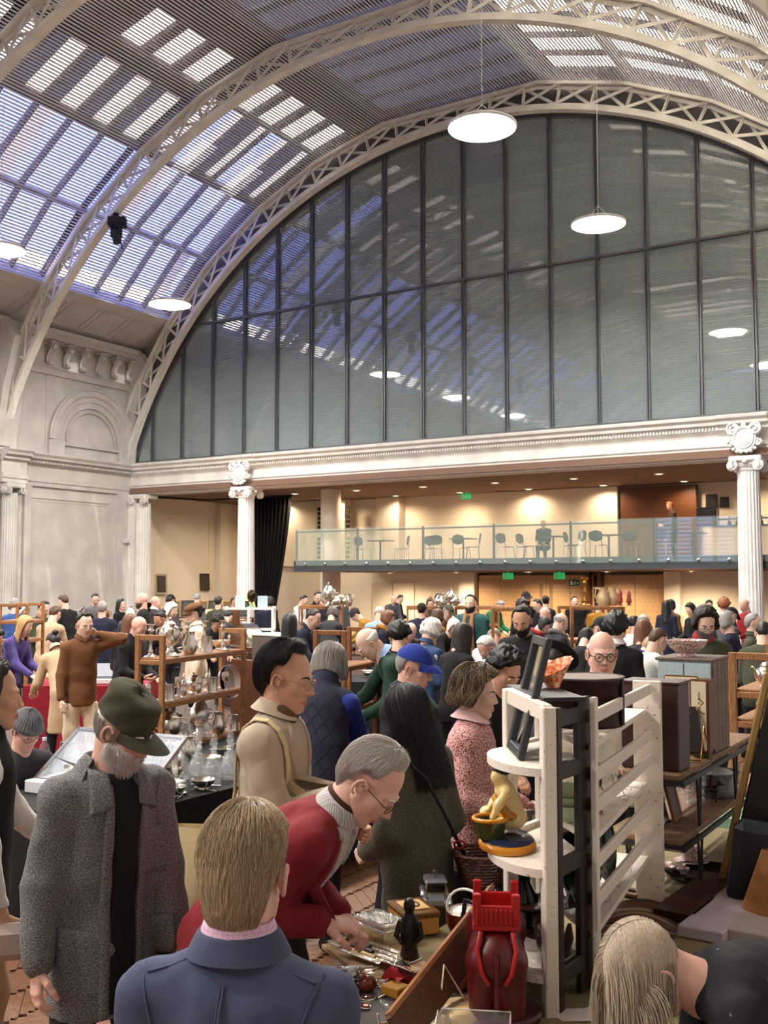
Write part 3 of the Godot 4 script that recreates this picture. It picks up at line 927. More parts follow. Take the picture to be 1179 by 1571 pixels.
# ---------- people: one smooth field for a body, others for its clothes
class Field:
	var A := PackedVector3Array()
	var D := PackedVector3Array()
	var inv := PackedFloat32Array()
	var r0 := PackedFloat32Array()
	var r1 := PackedFloat32Array()
	var side := PackedVector3Array()
	var f := PackedFloat32Array()
	var k := 0.05
	var cuts: Array[Plane] = []
	func bone(a: Vector3, b: Vector3, ra: float, rb: float, s := Vector3.RIGHT, flat := 1.0) -> void:
		A.append(a); D.append(b - a)
		inv.append(1.0 / maxf((b - a).length_squared(), 1e-9))
		r0.append(ra); r1.append(rb); side.append(s); f.append(1.0 / flat - 1.0)
	func one(j: int, p: Vector3) -> float:
		var q := p - A[j]
		var t := clampf(q.dot(D[j]) * inv[j], 0.0, 1.0)
		q -= D[j] * t
		if f[j] != 0.0: q += side[j] * (q.dot(side[j]) * f[j])
		return q.length() - r0[j] - (r1[j] - r0[j]) * t
	func dist(p: Vector3) -> float:
		var d := 1.0
		for j in A.size():
			var e := one(j, p)
			var h := maxf(k - absf(d - e), 0.0)
			d = minf(d, e) - h * h / (4.0 * k)
		for c in cuts: d = maxf(d, c.distance_to(p))
		return d
	func hit(p: Vector3, dir: Vector3, off := 0.0, far := 0.8) -> Vector3:
		var t := 0.0
		for n in 40:
			var d := dist(p + dir * t) - off
			if d < 0.0006 or t > far: break
			t += d * 0.8
		return p + dir * t
	func into(g: G, cell: float, noise: FastNoiseLite = null, amp := 0.0) -> G:
		var lo := Vector3.ONE * 1e9
		var hi := -lo
		for j in A.size():
			var m := maxf(r0[j], r1[j]) / minf(1.0, f[j] + 1.0) + cell * 2.0
			for p in [A[j], A[j] + D[j]]:
				lo = lo.min(p - Vector3.ONE * m); hi = hi.max(p + Vector3.ONE * m)
		var nx := int((hi.x - lo.x) / cell) + 2
		var ny := int((hi.y - lo.y) / cell) + 2
		var nz := int((hi.z - lo.z) / cell) + 2
		var sy := nx
		var sz := nx * ny
		var d := PackedFloat32Array()
		d.resize(nx * ny * nz)
		d.fill(0.3)
		for j in A.size():
			var m := maxf(r0[j], r1[j]) / minf(1.0, f[j] + 1.0) + k * 0.6 + cell * 1.5
			var b0 := A[j].min(A[j] + D[j]) - Vector3.ONE * m - lo
			var b1 := A[j].max(A[j] + D[j]) + Vector3.ONE * m - lo
			var i0 := maxi(int(b0.x / cell), 0)
			var i1 := mini(int(b1.x / cell) + 1, nx - 1)
			var j0 := maxi(int(b0.y / cell), 0)
			var j1 := mini(int(b1.y / cell) + 1, ny - 1)
			var k0 := maxi(int(b0.z / cell), 0)
			var k1 := mini(int(b1.z / cell) + 1, nz - 1)
			var aj := A[j]
			var dj := D[j]
			var ij := inv[j]
			var ra := r0[j]
			var dr := r1[j] - r0[j]
			var fj := f[j]
			var sj := side[j]
			for z in range(k0, k1 + 1):
				for y in range(j0, j1 + 1):
					var at := z * sz + y * sy
					var base := lo + Vector3(0, y * cell, z * cell) - aj
					for x in range(i0, i1 + 1):
						base.x = lo.x + x * cell - aj.x
						var t := clampf(base.dot(dj) * ij, 0.0, 1.0)
						var q := base - dj * t
						if fj != 0.0: q += sj * (q.dot(sj) * fj)
						var e := q.length() - ra - dr * t
						var o := d[at + x]
						var h := k - absf(o - e)
						var w := o if o < e else e
						d[at + x] = w - h * h / (4.0 * k) if h > 0.0 else w
		for c in cuts:
			for z in nz:
				for y in ny:
					for x in nx:
						var at := z * sz + y * sy + x
						if d[at] < cell * 2.0: d[at] = maxf(d[at], c.distance_to(lo + Vector3(x, y, z) * cell))
		var ids := PackedInt32Array()
		ids.resize(nx * ny * nz)
		ids.fill(-1)
		var offs := [0, 1, sy, sy + 1, sz, sz + 1, sz + sy, sz + sy + 1]
		var edges := [0, 1, 2, 3, 4, 5, 6, 7, 0, 2, 1, 3, 4, 6, 5, 7, 0, 4, 1, 5, 2, 6, 3, 7]
		var lim := cell * 1.8
		for z in nz - 1:
			for y in ny - 1:
				for x in nx - 1:
					var at := z * sz + y * sy + x
					var v0 := d[at]
					if v0 > lim or v0 < -lim: continue
					var c := 0
					for q in 8:
						if d[at + offs[q]] < 0.0: c += 1
					if c == 0 or c == 8: continue
					var sum := Vector3.ZERO
					var n := 0
					for q in range(0, 24, 2):
						var a: int = edges[q]
						var b: int = edges[q + 1]
						var da := d[at + offs[a]]
						var db := d[at + offs[b]]
						if (da < 0.0) != (db < 0.0):
							var t := da / (da - db)
							sum += Vector3(a & 1, (a >> 1) & 1, a >> 2).lerp(Vector3(b & 1, (b >> 1) & 1, b >> 2), t)
							n += 1
					sum /= n
					var gx := d[at + 1] - v0 + d[at + sy + 1] - d[at + sy] + d[at + sz + 1] - d[at + sz] + d[at + sz + sy + 1] - d[at + sz + sy]
					var gy := d[at + sy] - v0 + d[at + sy + 1] - d[at + 1] + d[at + sz + sy] - d[at + sz] + d[at + sz + sy + 1] - d[at + sz + 1]
					var gz := d[at + sz] - v0 + d[at + sz + 1] - d[at + 1] + d[at + sz + sy] - d[at + sy] + d[at + sz + sy + 1] - d[at + sy + 1]
					var p := lo + (Vector3(x, y, z) + sum) * cell
					var nn := Vector3(gx, gy, gz).normalized()
					if noise: p += nn * noise.get_noise_3dv(p) * amp
					ids[at] = g.put(p, nn)
		for z in range(1, nz - 1):
			for y in range(1, ny - 1):
				for x in range(1, nx - 1):
					var at := z * sz + y * sy + x
					var v0 := d[at]
					if v0 > lim or v0 < -lim: continue
					var s := v0 < 0.0
					if s != (d[at + 1] < 0.0): face(g, ids[at], ids[at - sy], ids[at - sy - sz], ids[at - sz], s)
					if s != (d[at + sy] < 0.0): face(g, ids[at], ids[at - sz], ids[at - sz - 1], ids[at - 1], s)
					if s != (d[at + sz] < 0.0): face(g, ids[at], ids[at - 1], ids[at - 1 - sy], ids[at - sy], s)
		if noise: g.soften()
		return g
	func face(g: G, a: int, b: int, c: int, e: int, s: bool) -> void:
		if a < 0 or b < 0 or c < 0 or e < 0: return
		if s: g.i.append_array([a, c, b, a, e, c])
		else: g.i.append_array([a, b, c, a, c, e])

func smin(a: float, b: float, k: float) -> float:
	var h := maxf(k - absf(a - b), 0.0)
	return minf(a, b) - h * h / (4.0 * k)

func pill(p: Vector3, a: Vector3, b: Vector3, ra: float, rb: float) -> float:
	var ab := b - a
	var t := clampf((p - a).dot(ab) / ab.length_squared(), 0.0, 1.0)
	return (p - a - ab * t).length() - lerpf(ra, rb, t)

func egg(p: Vector3, c: Vector3, r: Vector3) -> float:
	var q := (p - c) / r
	var l := q.length()
	return l * (l - 1.0) / maxf((q / r).length(), 1e-6)

# a head: origin between the ears, +z is the face, the chin at y -0.12, the crown at +0.127
func skull(p: Vector3, fem: float, fat: float) -> float:
	p.x = absf(p.x)
	var d := egg(p, Vector3(0, 0.036, -0.014), Vector3(0.076, 0.091, 0.096))
	d = smin(d, egg(p, Vector3(0, -0.038, 0.032), Vector3(0.058 + fat * 0.008, 0.08, 0.062)), 0.03)
	d = smin(d, pill(p, Vector3(0.05 + fat * 0.006, -0.05, 0.0), Vector3(0.02, -0.102, 0.06), 0.018 - fem * 0.004 + fat * 0.006, 0.016), 0.03)
	d = smin(d, pill(p, Vector3(0, -0.106, 0.07), Vector3(0.008, -0.106, 0.07), 0.017 - fem * 0.003, 0.016), 0.02)
	d = smin(d, pill(p, Vector3(0.046, -0.018, 0.058), Vector3(0.034, -0.03, 0.07), 0.019, 0.016), 0.02)
	d = smin(d, pill(p, Vector3(0.012, 0.022, 0.086), Vector3(0.045, 0.022, 0.068), 0.011 - fem * 0.003, 0.009), 0.018)
	# eye hollows
	d = -smin(-d, (p - Vector3(0.033, 0.001, 0.102)).length() - 0.017, 0.012)
	d = smin(d, pill(p, Vector3(0.033, 0.0, 0.078), Vector3(0.034, 0.0, 0.078), 0.0135, 0.0135), 0.006)
	d = smin(d, pill(p, Vector3(0, 0.014, 0.086), Vector3(0, -0.033, 0.113 - fem * 0.004), 0.008, 0.0105 - fem * 0.0015), 0.01)
	d = smin(d, (p - Vector3(0.0115, -0.036, 0.099)).length() - 0.0085, 0.008)
	d = smin(d, pill(p, Vector3(0, -0.0655, 0.0935), Vector3(0.02, -0.068, 0.084), 0.0062, 0.004), 0.006)
	d = smin(d, pill(p, Vector3(0, -0.078, 0.0925), Vector3(0.018, -0.076, 0.084), 0.0072, 0.004), 0.006)
	d = -smin(-d, pill(p, Vector3(0, -0.072, 0.101), Vector3(0.024, -0.072, 0.088), 0.002, 0.002), 0.004)
	return d

var head_cache := {}
const HC := Vector3(0, -0.015, 0.0)

func head_radius(dir: Vector3, fem: float, fat: float) -> float:
	var t := 0.19
	for n in 14:
		var d := skull(HC + dir * t, fem, fat)
		if d < 0.0004: break
		t -= d * 0.9
	return maxf(t, 0.03)

func head_mesh(kind: String) -> G:
	# kind: man, woman, stout; with «_fine» a close-up one
	if head_cache.has(kind): return head_cache[kind]
	var fine := kind.ends_with("_fine")
	var fem := 1.0 if kind.begins_with("woman") else 0.0
	var fat := 1.0 if kind.begins_with("stout") else 0.0
	var nu := 72 if fine else 26
	var nv := 88 if fine else 32
	var g := G.new()
	g.tinted = true
	var k := 0
	g.grid(nu, nv, func(u: float, v: float):
		var la: float = PI * (u - 0.07 * sin(TAU * u))
		var lo: float = TAU * (v + 0.09 * sin(TAU * v))
		var dir := Vector3(sin(la) * sin(lo), cos(la), -sin(la) * cos(lo))
		dir = Vector3(dir.x, dir.y, -dir.z) if false else dir
		return HC + Vector3(-dir.x, dir.y, -dir.z) * head_radius(Vector3(-dir.x, dir.y, -dir.z), fem, fat), true)
	# lips keep their own colour
	for a in g.v.size():
		var p := g.v[a]
		var lip := minf(pill(Vector3(absf(p.x), p.y, p.z), Vector3(0, -0.0665, 0.096), Vector3(0.021, -0.069, 0.086), 0.005, 0.003), pill(Vector3(absf(p.x), p.y, p.z), Vector3(0, -0.078, 0.0955), Vector3(0.017, -0.076, 0.088), 0.006, 0.003))
		if lip < 0.002: g.c[a] = Color(0.86, 0.56, 0.55)
	for s in [-1.0, 1.0]:
		var c := Vector3(s * (0.074 + fat * 0.003), -0.008, -0.008)
		g.ball(c + Vector3(s * 0.002, 0.002, -0.002), Vector3(0.007, 0.026, 0.016), 6, 8, Basis(Vector3.RIGHT, -0.25))
		var pts := []
		for q in 11:
			var an := lerpf(-2.2, 2.0, q / 10.0)
			pts.append(c + Vector3(s * (0.007 + 0.007 * sin(q / 10.0 * PI)), sin(an + 0.6) * 0.03 - 0.002 * q * 0.2, -cos(an + 0.6) * 0.019))
		g.tube(pts, [0.004, 0.005, 0.0055, 0.0055, 0.0055, 0.005, 0.005, 0.0045, 0.0045, 0.006, 0.006], 6)
	head_cache[kind] = g
	return g

# ---------- hands: origin at the wrist, fingers towards -y, palm towards +x, thumb towards +z
var hand_cache := {}
func hand_mesh(curl: float, fine := false) -> G:
	var key := "%.2f%s" % [curl, fine]
	if hand_cache.has(key): return hand_cache[key]
	var fl := Field.new()
	fl.k = 0.008
	fl.bone(Vector3(0, 0.02, 0), Vector3(0, -0.03, 0), 0.024, 0.026, Vector3.RIGHT, 0.72)
	for q in 4:
		var z := 0.027 - q * 0.0175
		fl.bone(Vector3(0, -0.02, z * 0.7), Vector3(0, -0.085 + absf(q - 1.3) * 0.004, z), 0.0135, 0.0115)
		var len: float = [0.072, 0.08, 0.074, 0.058][q]
		var p := Vector3(0, -0.086 + absf(q - 1.3) * 0.004, z)
		var an := 0.12 + curl * 0.35
		for j in 3:
			var l: float = len * [0.46, 0.3, 0.26][j]
			var e := p + Vector3(sin(an), -cos(an), -(z - 0.004) * 0.05).normalized() * l
			fl.bone(p, e, 0.0098 - j * 0.001, 0.0088 - j * 0.001)
			p = e
			an += 0.15 + curl * 1.05
	var t := Vector3(0.006, -0.025, 0.022)
	for j in 3:
		var dirs := [Vector3(0.3, -0.65, 0.75), Vector3(0.35 + curl * 0.4, -0.85, 0.3 - curl * 0.4), Vector3(0.4 + curl * 0.6, -0.8, 0.0 - curl * 0.5)]
		var e: Vector3 = t + (dirs[j] as Vector3).normalized() * [0.042, 0.034, 0.027][j]
		fl.bone(t, e, 0.0145 - j * 0.002, 0.012 - j * 0.0017)
		t = e
	var g := fl.into(G.new(), 0.0042 if fine else 0.0065)
	hand_cache[key] = g
	return g

# ---------- poses. A figure faces +z, feet at y 0, about 1.77 m tall
class Pose:
	var hip := Vector3(0, 0.95, 0)
	var up := Vector3.UP          # along the spine
	var chest: Vector3
	var neck: Vector3
	var head: Transform3D
	var sh := []                  # shoulder, elbow, wrist for the right (+x is the figure's left) ...
	var el := []
	var wr := []
	var kn := []
	var an := []
	var hips := []
	var palm := []
	var broad := 0.19
	var girth := 1.0

func pose(o: Dictionary) -> Pose:
	var p := Pose.new()
	var lean := deg_to_rad(o.get("lean", 3.0))
	var fem: bool = o.get("fem", false)
	p.girth = o.get("girth", 1.0)
	p.broad = (0.165 if fem else 0.19) * (1.0 + (p.girth - 1.0) * 0.4)
	p.up = Vector3(sin(deg_to_rad(o.get("tilt", 0.0))), cos(lean), sin(lean)).normalized()
	p.hip = Vector3(0, 0.95 - 0.06 * sin(lean) ** 2, -0.16 * sin(lean))
	if o.get("sit", false): p.hip.y = 0.52
	p.chest = p.hip + p.up * 0.3
	var bow := lean * 1.12
	var up2 := Vector3(p.up.x, cos(bow), sin(bow)).normalized()
	var s := p.chest + up2 * 0.18
	p.neck = p.chest + up2 * 0.235 + Vector3(0, 0, 0.004)
	var hp := deg_to_rad(o.get("nod", 5.0))
	var nd := (up2 + Vector3(0, cos(hp * 0.5 + lean * 0.5), sin(hp * 0.5 + lean * 0.5) + 0.1)).normalized()
	var hb := Basis.from_euler(Vector3(hp, deg_to_rad(o.get("turn", 0.0)), deg_to_rad(o.get("cant", 0.0))), EULER_ORDER_YXZ)
	p.head = Transform3D(hb, p.neck + nd * 0.075 + hb * Vector3(0, 0.075, 0.008))
	for e in 2:
		var w := 1.0 if e else -1.0
		var sp := s + Vector3(w * (p.broad - 0.02), -0.035, -0.01)
		p.sh.append(sp)
		var t: Vector3 = o.get("lh" if e else "rh", Vector3(0.24, 0.83, 0.06))
		t.x *= w
		if o.get("sit", false): t.y -= 0.43
		var l1 := 0.29
		var l2 := 0.255
		var dv := t - sp
		var dist := clampf(dv.length(), 0.12, l1 + l2 - 0.005)
		t = sp + dv.normalized() * dist
		var ca := (l1 * l1 + dist * dist - l2 * l2) / (2 * l1 * dist)
		var pole: Vector3 = o.get("lp" if e else "rp", Vector3(0.35, -0.5, -0.8))
		pole.x *= w
		var ax := dv.normalized()
		var q := (pole - ax * pole.dot(ax)).normalized()
		p.el.append(sp + ax * (l1 * ca) + q * (l1 * sqrt(maxf(0.0, 1.0 - ca * ca))))
		p.wr.append(t)
		p.palm.append((o.get("lpalm" if e else "rpalm", Vector3(-1, 0, 0)) as Vector3) * Vector3(w, 1, 1))
		var st: float = o.get("step", 0.06) * w
		p.hips.append(Vector3(w * 0.09, p.hip.y - 0.05, p.hip.z))
		p.kn.append(Vector3(w * 0.105, 0.5, 0.02 + st * 0.5 + p.hip.z * 0.4))
		p.an.append(Vector3(w * 0.12, 0.09, -0.03 + st))
		if o.get("sit", false):
			p.kn[e] = Vector3(w * 0.11, 0.5, 0.4)
			p.an[e] = Vector3(w * 0.12, 0.09, 0.38)
	return p

func top_field(p: Pose, thick: float, hem: float, sleeve := 1.0) -> Field:
	# sleeve: 1 to the wrist, 0.4 a short sleeve
	var f := Field.new()
	f.k = 0.032
	var g := p.girth
	var sd := p.head.basis.x * 0.0 + Vector3.RIGHT
	f.bone(p.hip + p.up * -0.04, p.hip + p.up * 0.17, (0.105 + thick) * g, (0.1 + thick) * g, sd, 1.38)
	f.bone(p.hip + p.up * 0.17, p.chest + p.up * 0.08, (0.1 + thick) * g, (0.107 + thick) * sqrt(g), sd, p.broad / 0.14)
	if g > 1.08: f.bone(p.hip + p.up * 0.1 + Vector3(0, 0, 0.07 * g), p.hip + p.up * 0.2 + Vector3(0, 0, 0.06 * g), 0.09 * g, 0.09 * g, sd, 1.25)
	for e in 2:
		var s: Vector3 = p.sh[e]
		f.bone(p.chest + p.up * 0.1 + (s - p.chest) * 0.3, s, 0.088 + thick * 0.8, 0.05 + thick * 0.8)
		f.bone(p.neck + Vector3(0, -0.015, -0.014), s, 0.048 + thick * 0.5, 0.046 + thick * 0.7)
		f.bone(s, p.el[e], 0.05 + thick * 0.9, 0.043 + thick)
		if sleeve >= 0.99: f.bone(p.el[e], (p.wr[e] as Vector3).lerp(p.el[e], 0.06), 0.043 + thick, 0.03 + thick * 0.9)
	if hem < p.hip.y - 0.1:
		var lo := Vector3(0, hem - 0.1, p.hip.z * 0.6)
		f.bone(p.hip + p.up * -0.02, lo, (0.112 + thick) * g, (0.118 + thick * 1.2 + maxf(0.0, 0.75 - hem) * 0.03) * g, sd, 1.3)
	f.cuts.append(Plane(Vector3.DOWN, -hem))
	if sleeve < 0.99:
		for e in 2:
			var s: Vector3 = p.sh[e]
			var dn := ((p.el[e] as Vector3) - s).normalized()
	return f

func legs_field(p: Pose, thick: float, top := 1.0, cuff := 0.07) -> Field:
	var f := Field.new()
	f.k = 0.05
	var g := p.girth
	f.bone(p.hip + Vector3(0, 0.03, 0), p.hip + Vector3(0, -0.06, 0), (0.1 + thick) * g, (0.105 + thick) * g, Vector3.RIGHT, 1.35)
	for e in 2:
		f.bone(p.hips[e], p.kn[e], (0.088 + thick) * g, 0.058 + thick)
		f.bone(p.kn[e], p.an[e], 0.056 + thick, 0.04 + thick)
	f.cuts.append(Plane(Vector3.DOWN, -cuff))
	f.cuts.append(Plane(Vector3.UP, minf(p.hip.y + 0.1, top)))
	return f

func body_mesh(p: Pose, head_kind: String, curls: Array, fine: bool) -> G:
	# skin from crown to ankle as one mesh
	var g := G.new()
	g.tinted = true
	var f := Field.new()
	f.k = 0.04
	f.bone(p.hip, p.chest, 0.085, 0.09, Vector3.RIGHT, 1.35)
	f.bone(p.sh[0], p.sh[1], 0.045, 0.045)
	f.bone(p.chest + p.up * 0.05, p.neck, 0.09, 0.055)
	var nk := p.head * Vector3(0, -0.055, -0.02)
	f.bone(p.neck + Vector3(0, -0.03, -0.005), nk, 0.058, 0.05 if head_kind.begins_with("woman") else 0.056)
	f.bone(p.neck + Vector3(0, 0.0, -0.012), p.head * Vector3(0, 0.0, -0.03), 0.052, 0.05)
	f.into(g, 0.014 if fine else 0.026)
	for e in 2:
		g.tube([p.sh[e], p.el[e], (p.el[e] as Vector3).lerp(p.wr[e], 0.45), p.wr[e]], [0.045, 0.04, 0.037, 0.025], 10)
		g.tube([p.hips[e], p.kn[e], p.an[e]], [0.075, 0.05, 0.036], 10)
		var y: Vector3 = ((p.el[e] as Vector3) - p.wr[e]).normalized()
		var x: Vector3 = p.palm[e]
		x = (x - y * x.dot(y)).normalized()
		var z := x.cross(y)
		# the thumb lies on the side of the hand that faces up or forward
		var b := Basis(x, y, z)
		if e == 0: b = Basis(x, y, -z) if false else b
		var flip := signf((z).dot(Vector3(0, 0.6, 0.8)))
		b = Basis(x, y, z * flip)
		g.add(hand_mesh(curls[e], fine), Transform3D(b, p.wr[e]))
	g.add(head_mesh(head_kind), p.head)
	return g

# ---------- hair, hats and spectacles, all in the frame of the head
var shared := {}
const CR := Vector3(0, 0.036, -0.014)
const CE := Vector3(0.078, 0.093, 0.098)
const HAIR := {
	"short": {"th": 0.015, "f": 50, "t": 44, "s": 8, "b": -26, "n": -50},
	"low_nape": {"th": 0.015, "f": 50, "t": 44, "s": 24, "b": -20, "n": -50, "nape": 0.155},
	"crop": {"th": 0.006, "f": 50, "t": 44, "s": 4, "b": -22, "n": -36},
	"thin": {"th": 0.009, "f": 58, "t": 50, "s": 4, "b": -22, "n": -38},
	"swept": {"th": 0.023, "f": 47, "t": 50, "s": 10, "nape": 0.125, "b": -36, "n": -48, "wave": 0.007},
	"grey_swept": {"th": 0.018, "f": 50, "t": 44, "s": 2, "nape": 0.12, "b": -30, "n": -46, "wave": 0.006},
	"bob": {"th": 0.024, "f": 36, "t": 20, "s": -10, "b": -20, "n": -30, "len": 0.12, "open": 62, "wave": 0.006},
	"bushy": {"th": 0.034, "f": 34, "t": 18, "s": -10, "b": -20, "n": -30, "len": 0.1, "open": 60, "wave": 0.014},
	"long": {"th": 0.02, "f": 40, "t": 22, "s": -10, "b": -20, "n": -30, "len": 0.3, "open": 64, "wave": 0.006},
	"very_long": {"th": 0.022, "f": 40, "t": 22, "s": -10, "b": -20, "n": -30, "len": 0.42, "open": 60, "wave": 0.005},
	"curly": {"th": 0.05, "f": 34, "t": 16, "s": -14, "b": -30, "n": -50, "wave": 0.02, "lump": 60.0},
	"tied": {"th": 0.013, "f": 42, "t": 30, "s": 2, "b": -22, "n": -42, "bun": true},
}

func smooth(a: float, b: float, x: float) -> float:
	return smoothstep(a, b, x)

func hairline(o: Dictionary, a: float) -> float:
	# lowest elevation in degrees at a degrees from the front
	if a < 55: return lerpf(o.f, o.t, smooth(15, 55, a))
	if a < 85: return lerpf(o.t, o.s, smooth(55, 82, a))
	if a < 125: return lerpf(o.s, o.b, smooth(90, 122, a))
	return lerpf(o.b, o.n, smooth(125, 170, a))

func hair_point(o: Dictionary, az: float, s: float, lift: float, down := Vector3.DOWN) -> Vector3:
	# az in degrees from the front, s from 0 at the crown to 1 at the tips
	var a := absf(az)
	var short := not o.has("len")
	var drop: float = o.get("len", 0.0) * smooth(o.get("open", 60) - 8, o.get("open", 60) + 14, a)
	if short: drop = o.get("nape", 0.1) * smooth(104, 138, a)
	var hl := hairline(o, a)
	var low := minf(hl, 0.0) if drop > 0.02 else hl
	if drop > 0.02: low = lerpf(hl, 0.0, smooth(0.02, 0.06, drop))
	var arc := (90.0 - low) / 90.0 * 0.145
	var at := s * (arc + drop)
	var el := deg_to_rad(90.0 - minf(at, arc) / arc * (90.0 - low))
	var r := deg_to_rad(az)
	var dir := Vector3(sin(r) * cos(el), sin(el), cos(r) * cos(el))
	var p := CR + dir * (CE + Vector3.ONE * lift)
	if at > arc:
		p += down * (at - arc)
		var q := (at - arc) / maxf(drop, 0.01)
		if short:
			p.x *= 1.0 - 0.3 * q * q; p.z *= 1.0 - 0.3 * q * q
		else:
			p.x *= 1.0 + 0.12 * sin(q * 2.6); p.z -= 0.01 * q if p.z < 0 else 0.025 * q
	return p

func hair_shell(style: String, fine := false, down := Vector3.DOWN) -> G:
	var key := "hair %s%s%s" % [style, fine, down.snappedf(0.1)]
	if shared.has(key): return shared[key]
	var o: Dictionary = HAIR.get(style, HAIR.short)
	var nz := noise(o.get("lump", 30.0), 2, FastNoiseLite.TYPE_SIMPLEX_SMOOTH, 11)
	var nv := 96 if fine else 40
	var th: float = o.th
	var g := G.new()
	g.grid(30 if fine else 14, nv, func(u: float, v: float):
		var az: float = 360.0 * v - 180.0
		var a := absf(az)
		var long: bool = o.has("len") and a > o.open
		var tip: float = smooth(1.0, 0.6 if a < 70 else 0.86, u) if not long else smooth(1.0, 0.97, u)
		var lift: float = lerpf(-0.007, th * (0.75 + 0.25 * smooth(90, 20, a)), tip)
		var p := hair_point(o, az, u, lift, down)
		var w: float = o.get("wave", 0.003)
		var strand := sin(az * 1.1 + sin(u * 5.0) * 0.6) * 0.35 + nz.get_noise_2d(az * 0.02, u * 0.4) + (nz.get_noise_3dv(p) if o.has("lump") else 0.0)
		return p + (p - CR).normalized() * strand * w * tip, true)
	if o.has("bun"): g.ball(Vector3(0, 0.06, -0.13), Vector3(0.04, 0.035, 0.035), 8, 12)
	g.soften()
	shared[key] = g
	return g

func strands(style: String, count: int, thick: float, sd: int, from_az := -180.0, to_az := 180.0, wild := 1.0, first := 0.0, down := Vector3.DOWN) -> G:
	# single hairs laid over the shell from the whorl to the tips
	var o: Dictionary = HAIR.get(style, HAIR.short)
	var r := RandomNumberGenerator.new()
	r.seed = sd
	var g := G.new()
	g.tinted = true
	for n in count:
		var az := r.randf_range(from_az, to_az)
		var s0 := first + pow(r.randf(), 0.8) * (0.8 - first)
		var s1 := minf(s0 + r.randf_range(0.2, 0.5), 1.0 + r.randf() * 0.02)
		var sw := r.randf_range(-9, 9) * wild
		var l0: float = o.th * r.randf_range(0.55, 1.0)
		var pts := []
		var rad := []
		for k in 6:
			var t := k / 5.0
			var s := lerpf(s0, s1, t)
			var lift: float = lerpf(l0, o.th, t) + 0.004 * sin(t * PI) * wild + 0.0015
			if not o.has("len"): lift *= 1.0 - 0.85 * smooth(0.6 if absf(az) < 70 else 0.86, 1.0, s)
			pts.append(hair_point(o, az + sw * t, s, lift, down))
			rad.append(thick * (1.0 - 0.75 * t))
		var c := r.randf_range(0.5, 1.0)
		g.col = Color(c, c * r.randf_range(0.94, 1.0), c * r.randf_range(0.88, 1.0))
		g.tube(pts, rad, 3, false)
	return g

func falling_hair(head: Transform3D, count: int, length: float, thick: float, sd: int) -> G:
	# hair that parts along the crown and hangs straight down from a bowed head, in the figure's own frame
	var r := RandomNumberGenerator.new()
	r.seed = sd
	var g := G.new()
	g.tinted = true
	for n in count:
		var t := r.randf_range(-1.9, 1.5)
		var sx := 1.0 if r.randf() < 0.5 else -1.0
		var out := r.randf() ** 1.6 * 1.25 + 0.03
		var d := Vector3(sx * sin(out), cos(out) * cos(t), cos(out) * sin(t))
		var p := CR + d * (CE + Vector3.ONE * 0.006)
		var dn := head.basis.inverse() * Vector3.DOWN
		var dir := (Vector3(sx, 0, 0.15) - d * (sx * d.x)).normalized()
		var pts := []
		var rad := []
		var m := 9
		var l := length * r.randf_range(0.75, 1.05)
		for k in m:
			pts.append(head * p)
			rad.append(thick * (1.0 - 0.6 * k / m))
			dir = (dir * 0.62 + dn * 0.38 + Vector3(r.randf_range(-1, 1), r.randf_range(-1, 1), r.randf_range(-1, 1)) * 0.07).normalized()
			p += dir * l / m
			var q := (p - CR) / (CE + Vector3.ONE * (0.012 + 0.012 * r.randf()))
			if q.length() < 1.0: p = CR + q.normalized() * (CE + Vector3.ONE * 0.014)
		var c := r.randf_range(0.5, 1.0)
		g.col = Color(c, c * 0.97, c * 0.93)
		g.tube(pts, rad, 4, false)
	return g

func eyes_mesh() -> G:
	if shared.has("eyes"): return shared.eyes
	var g := G.new()
	g.tinted = true
	for s in [-1.0, 1.0]:
		g.col = Color(0.85, 0.83, 0.8)
		g.ball(Vector3(s * 0.033, 0.0005, 0.0795), Vector3(0.0125, 0.006, 0.0128), 8, 12)
		g.col = Color(0.08, 0.05, 0.03)
		g.ball(Vector3(s * 0.033, 0, 0.089), Vector3(0.0058, 0.0052, 0.0042), 6, 10)
	shared.eyes = g
	return g

func brows_mesh(thick := 0.0045) -> G:
	var key := "brows %s" % thick
	if shared.has(key): return shared[key]
	var g := G.new()
	for s in [-1.0, 1.0]:
		g.tube([Vector3(s * 0.014, 0.02, 0.094), Vector3(s * 0.03, 0.027, 0.091), Vector3(s * 0.05, 0.021, 0.076)], [thick, thick, thick * 0.5], 6)
	shared[key] = g
	return g

func spectacles(round_ := false, thick := 0.0016) -> G:
	var key := "specs %s %s" % [round_, thick]
	if shared.has(key): return shared[key]
	var g := G.new()
	for s in [-1.0, 1.0]:
		var pts := []
		for k in 17:
			var a := TAU * k / 16.0
			var e := 0.024 if round_ else 0.026
			pts.append(Vector3(s * 0.033 + cos(a) * e, -0.003 + sin(a) * (0.022 if round_ else 0.018), 0.108 - absf(s * 0.033 + cos(a) * e) * 0.16))
		g.tube(pts, thick, 6, false)
		g.tube([Vector3(s * 0.058, 0.004, 0.099), Vector3(s * 0.074, 0.006, 0.085), Vector3(s * 0.083, 0.006, 0.0), Vector3(s * 0.078, -0.02, -0.025)], thick, 5)
	g.tube([Vector3(-0.01, 0.003, 0.107), Vector3(0, 0.007, 0.11), Vector3(0.01, 0.003, 0.107)], thick, 5)
	shared[key] = g
	return g

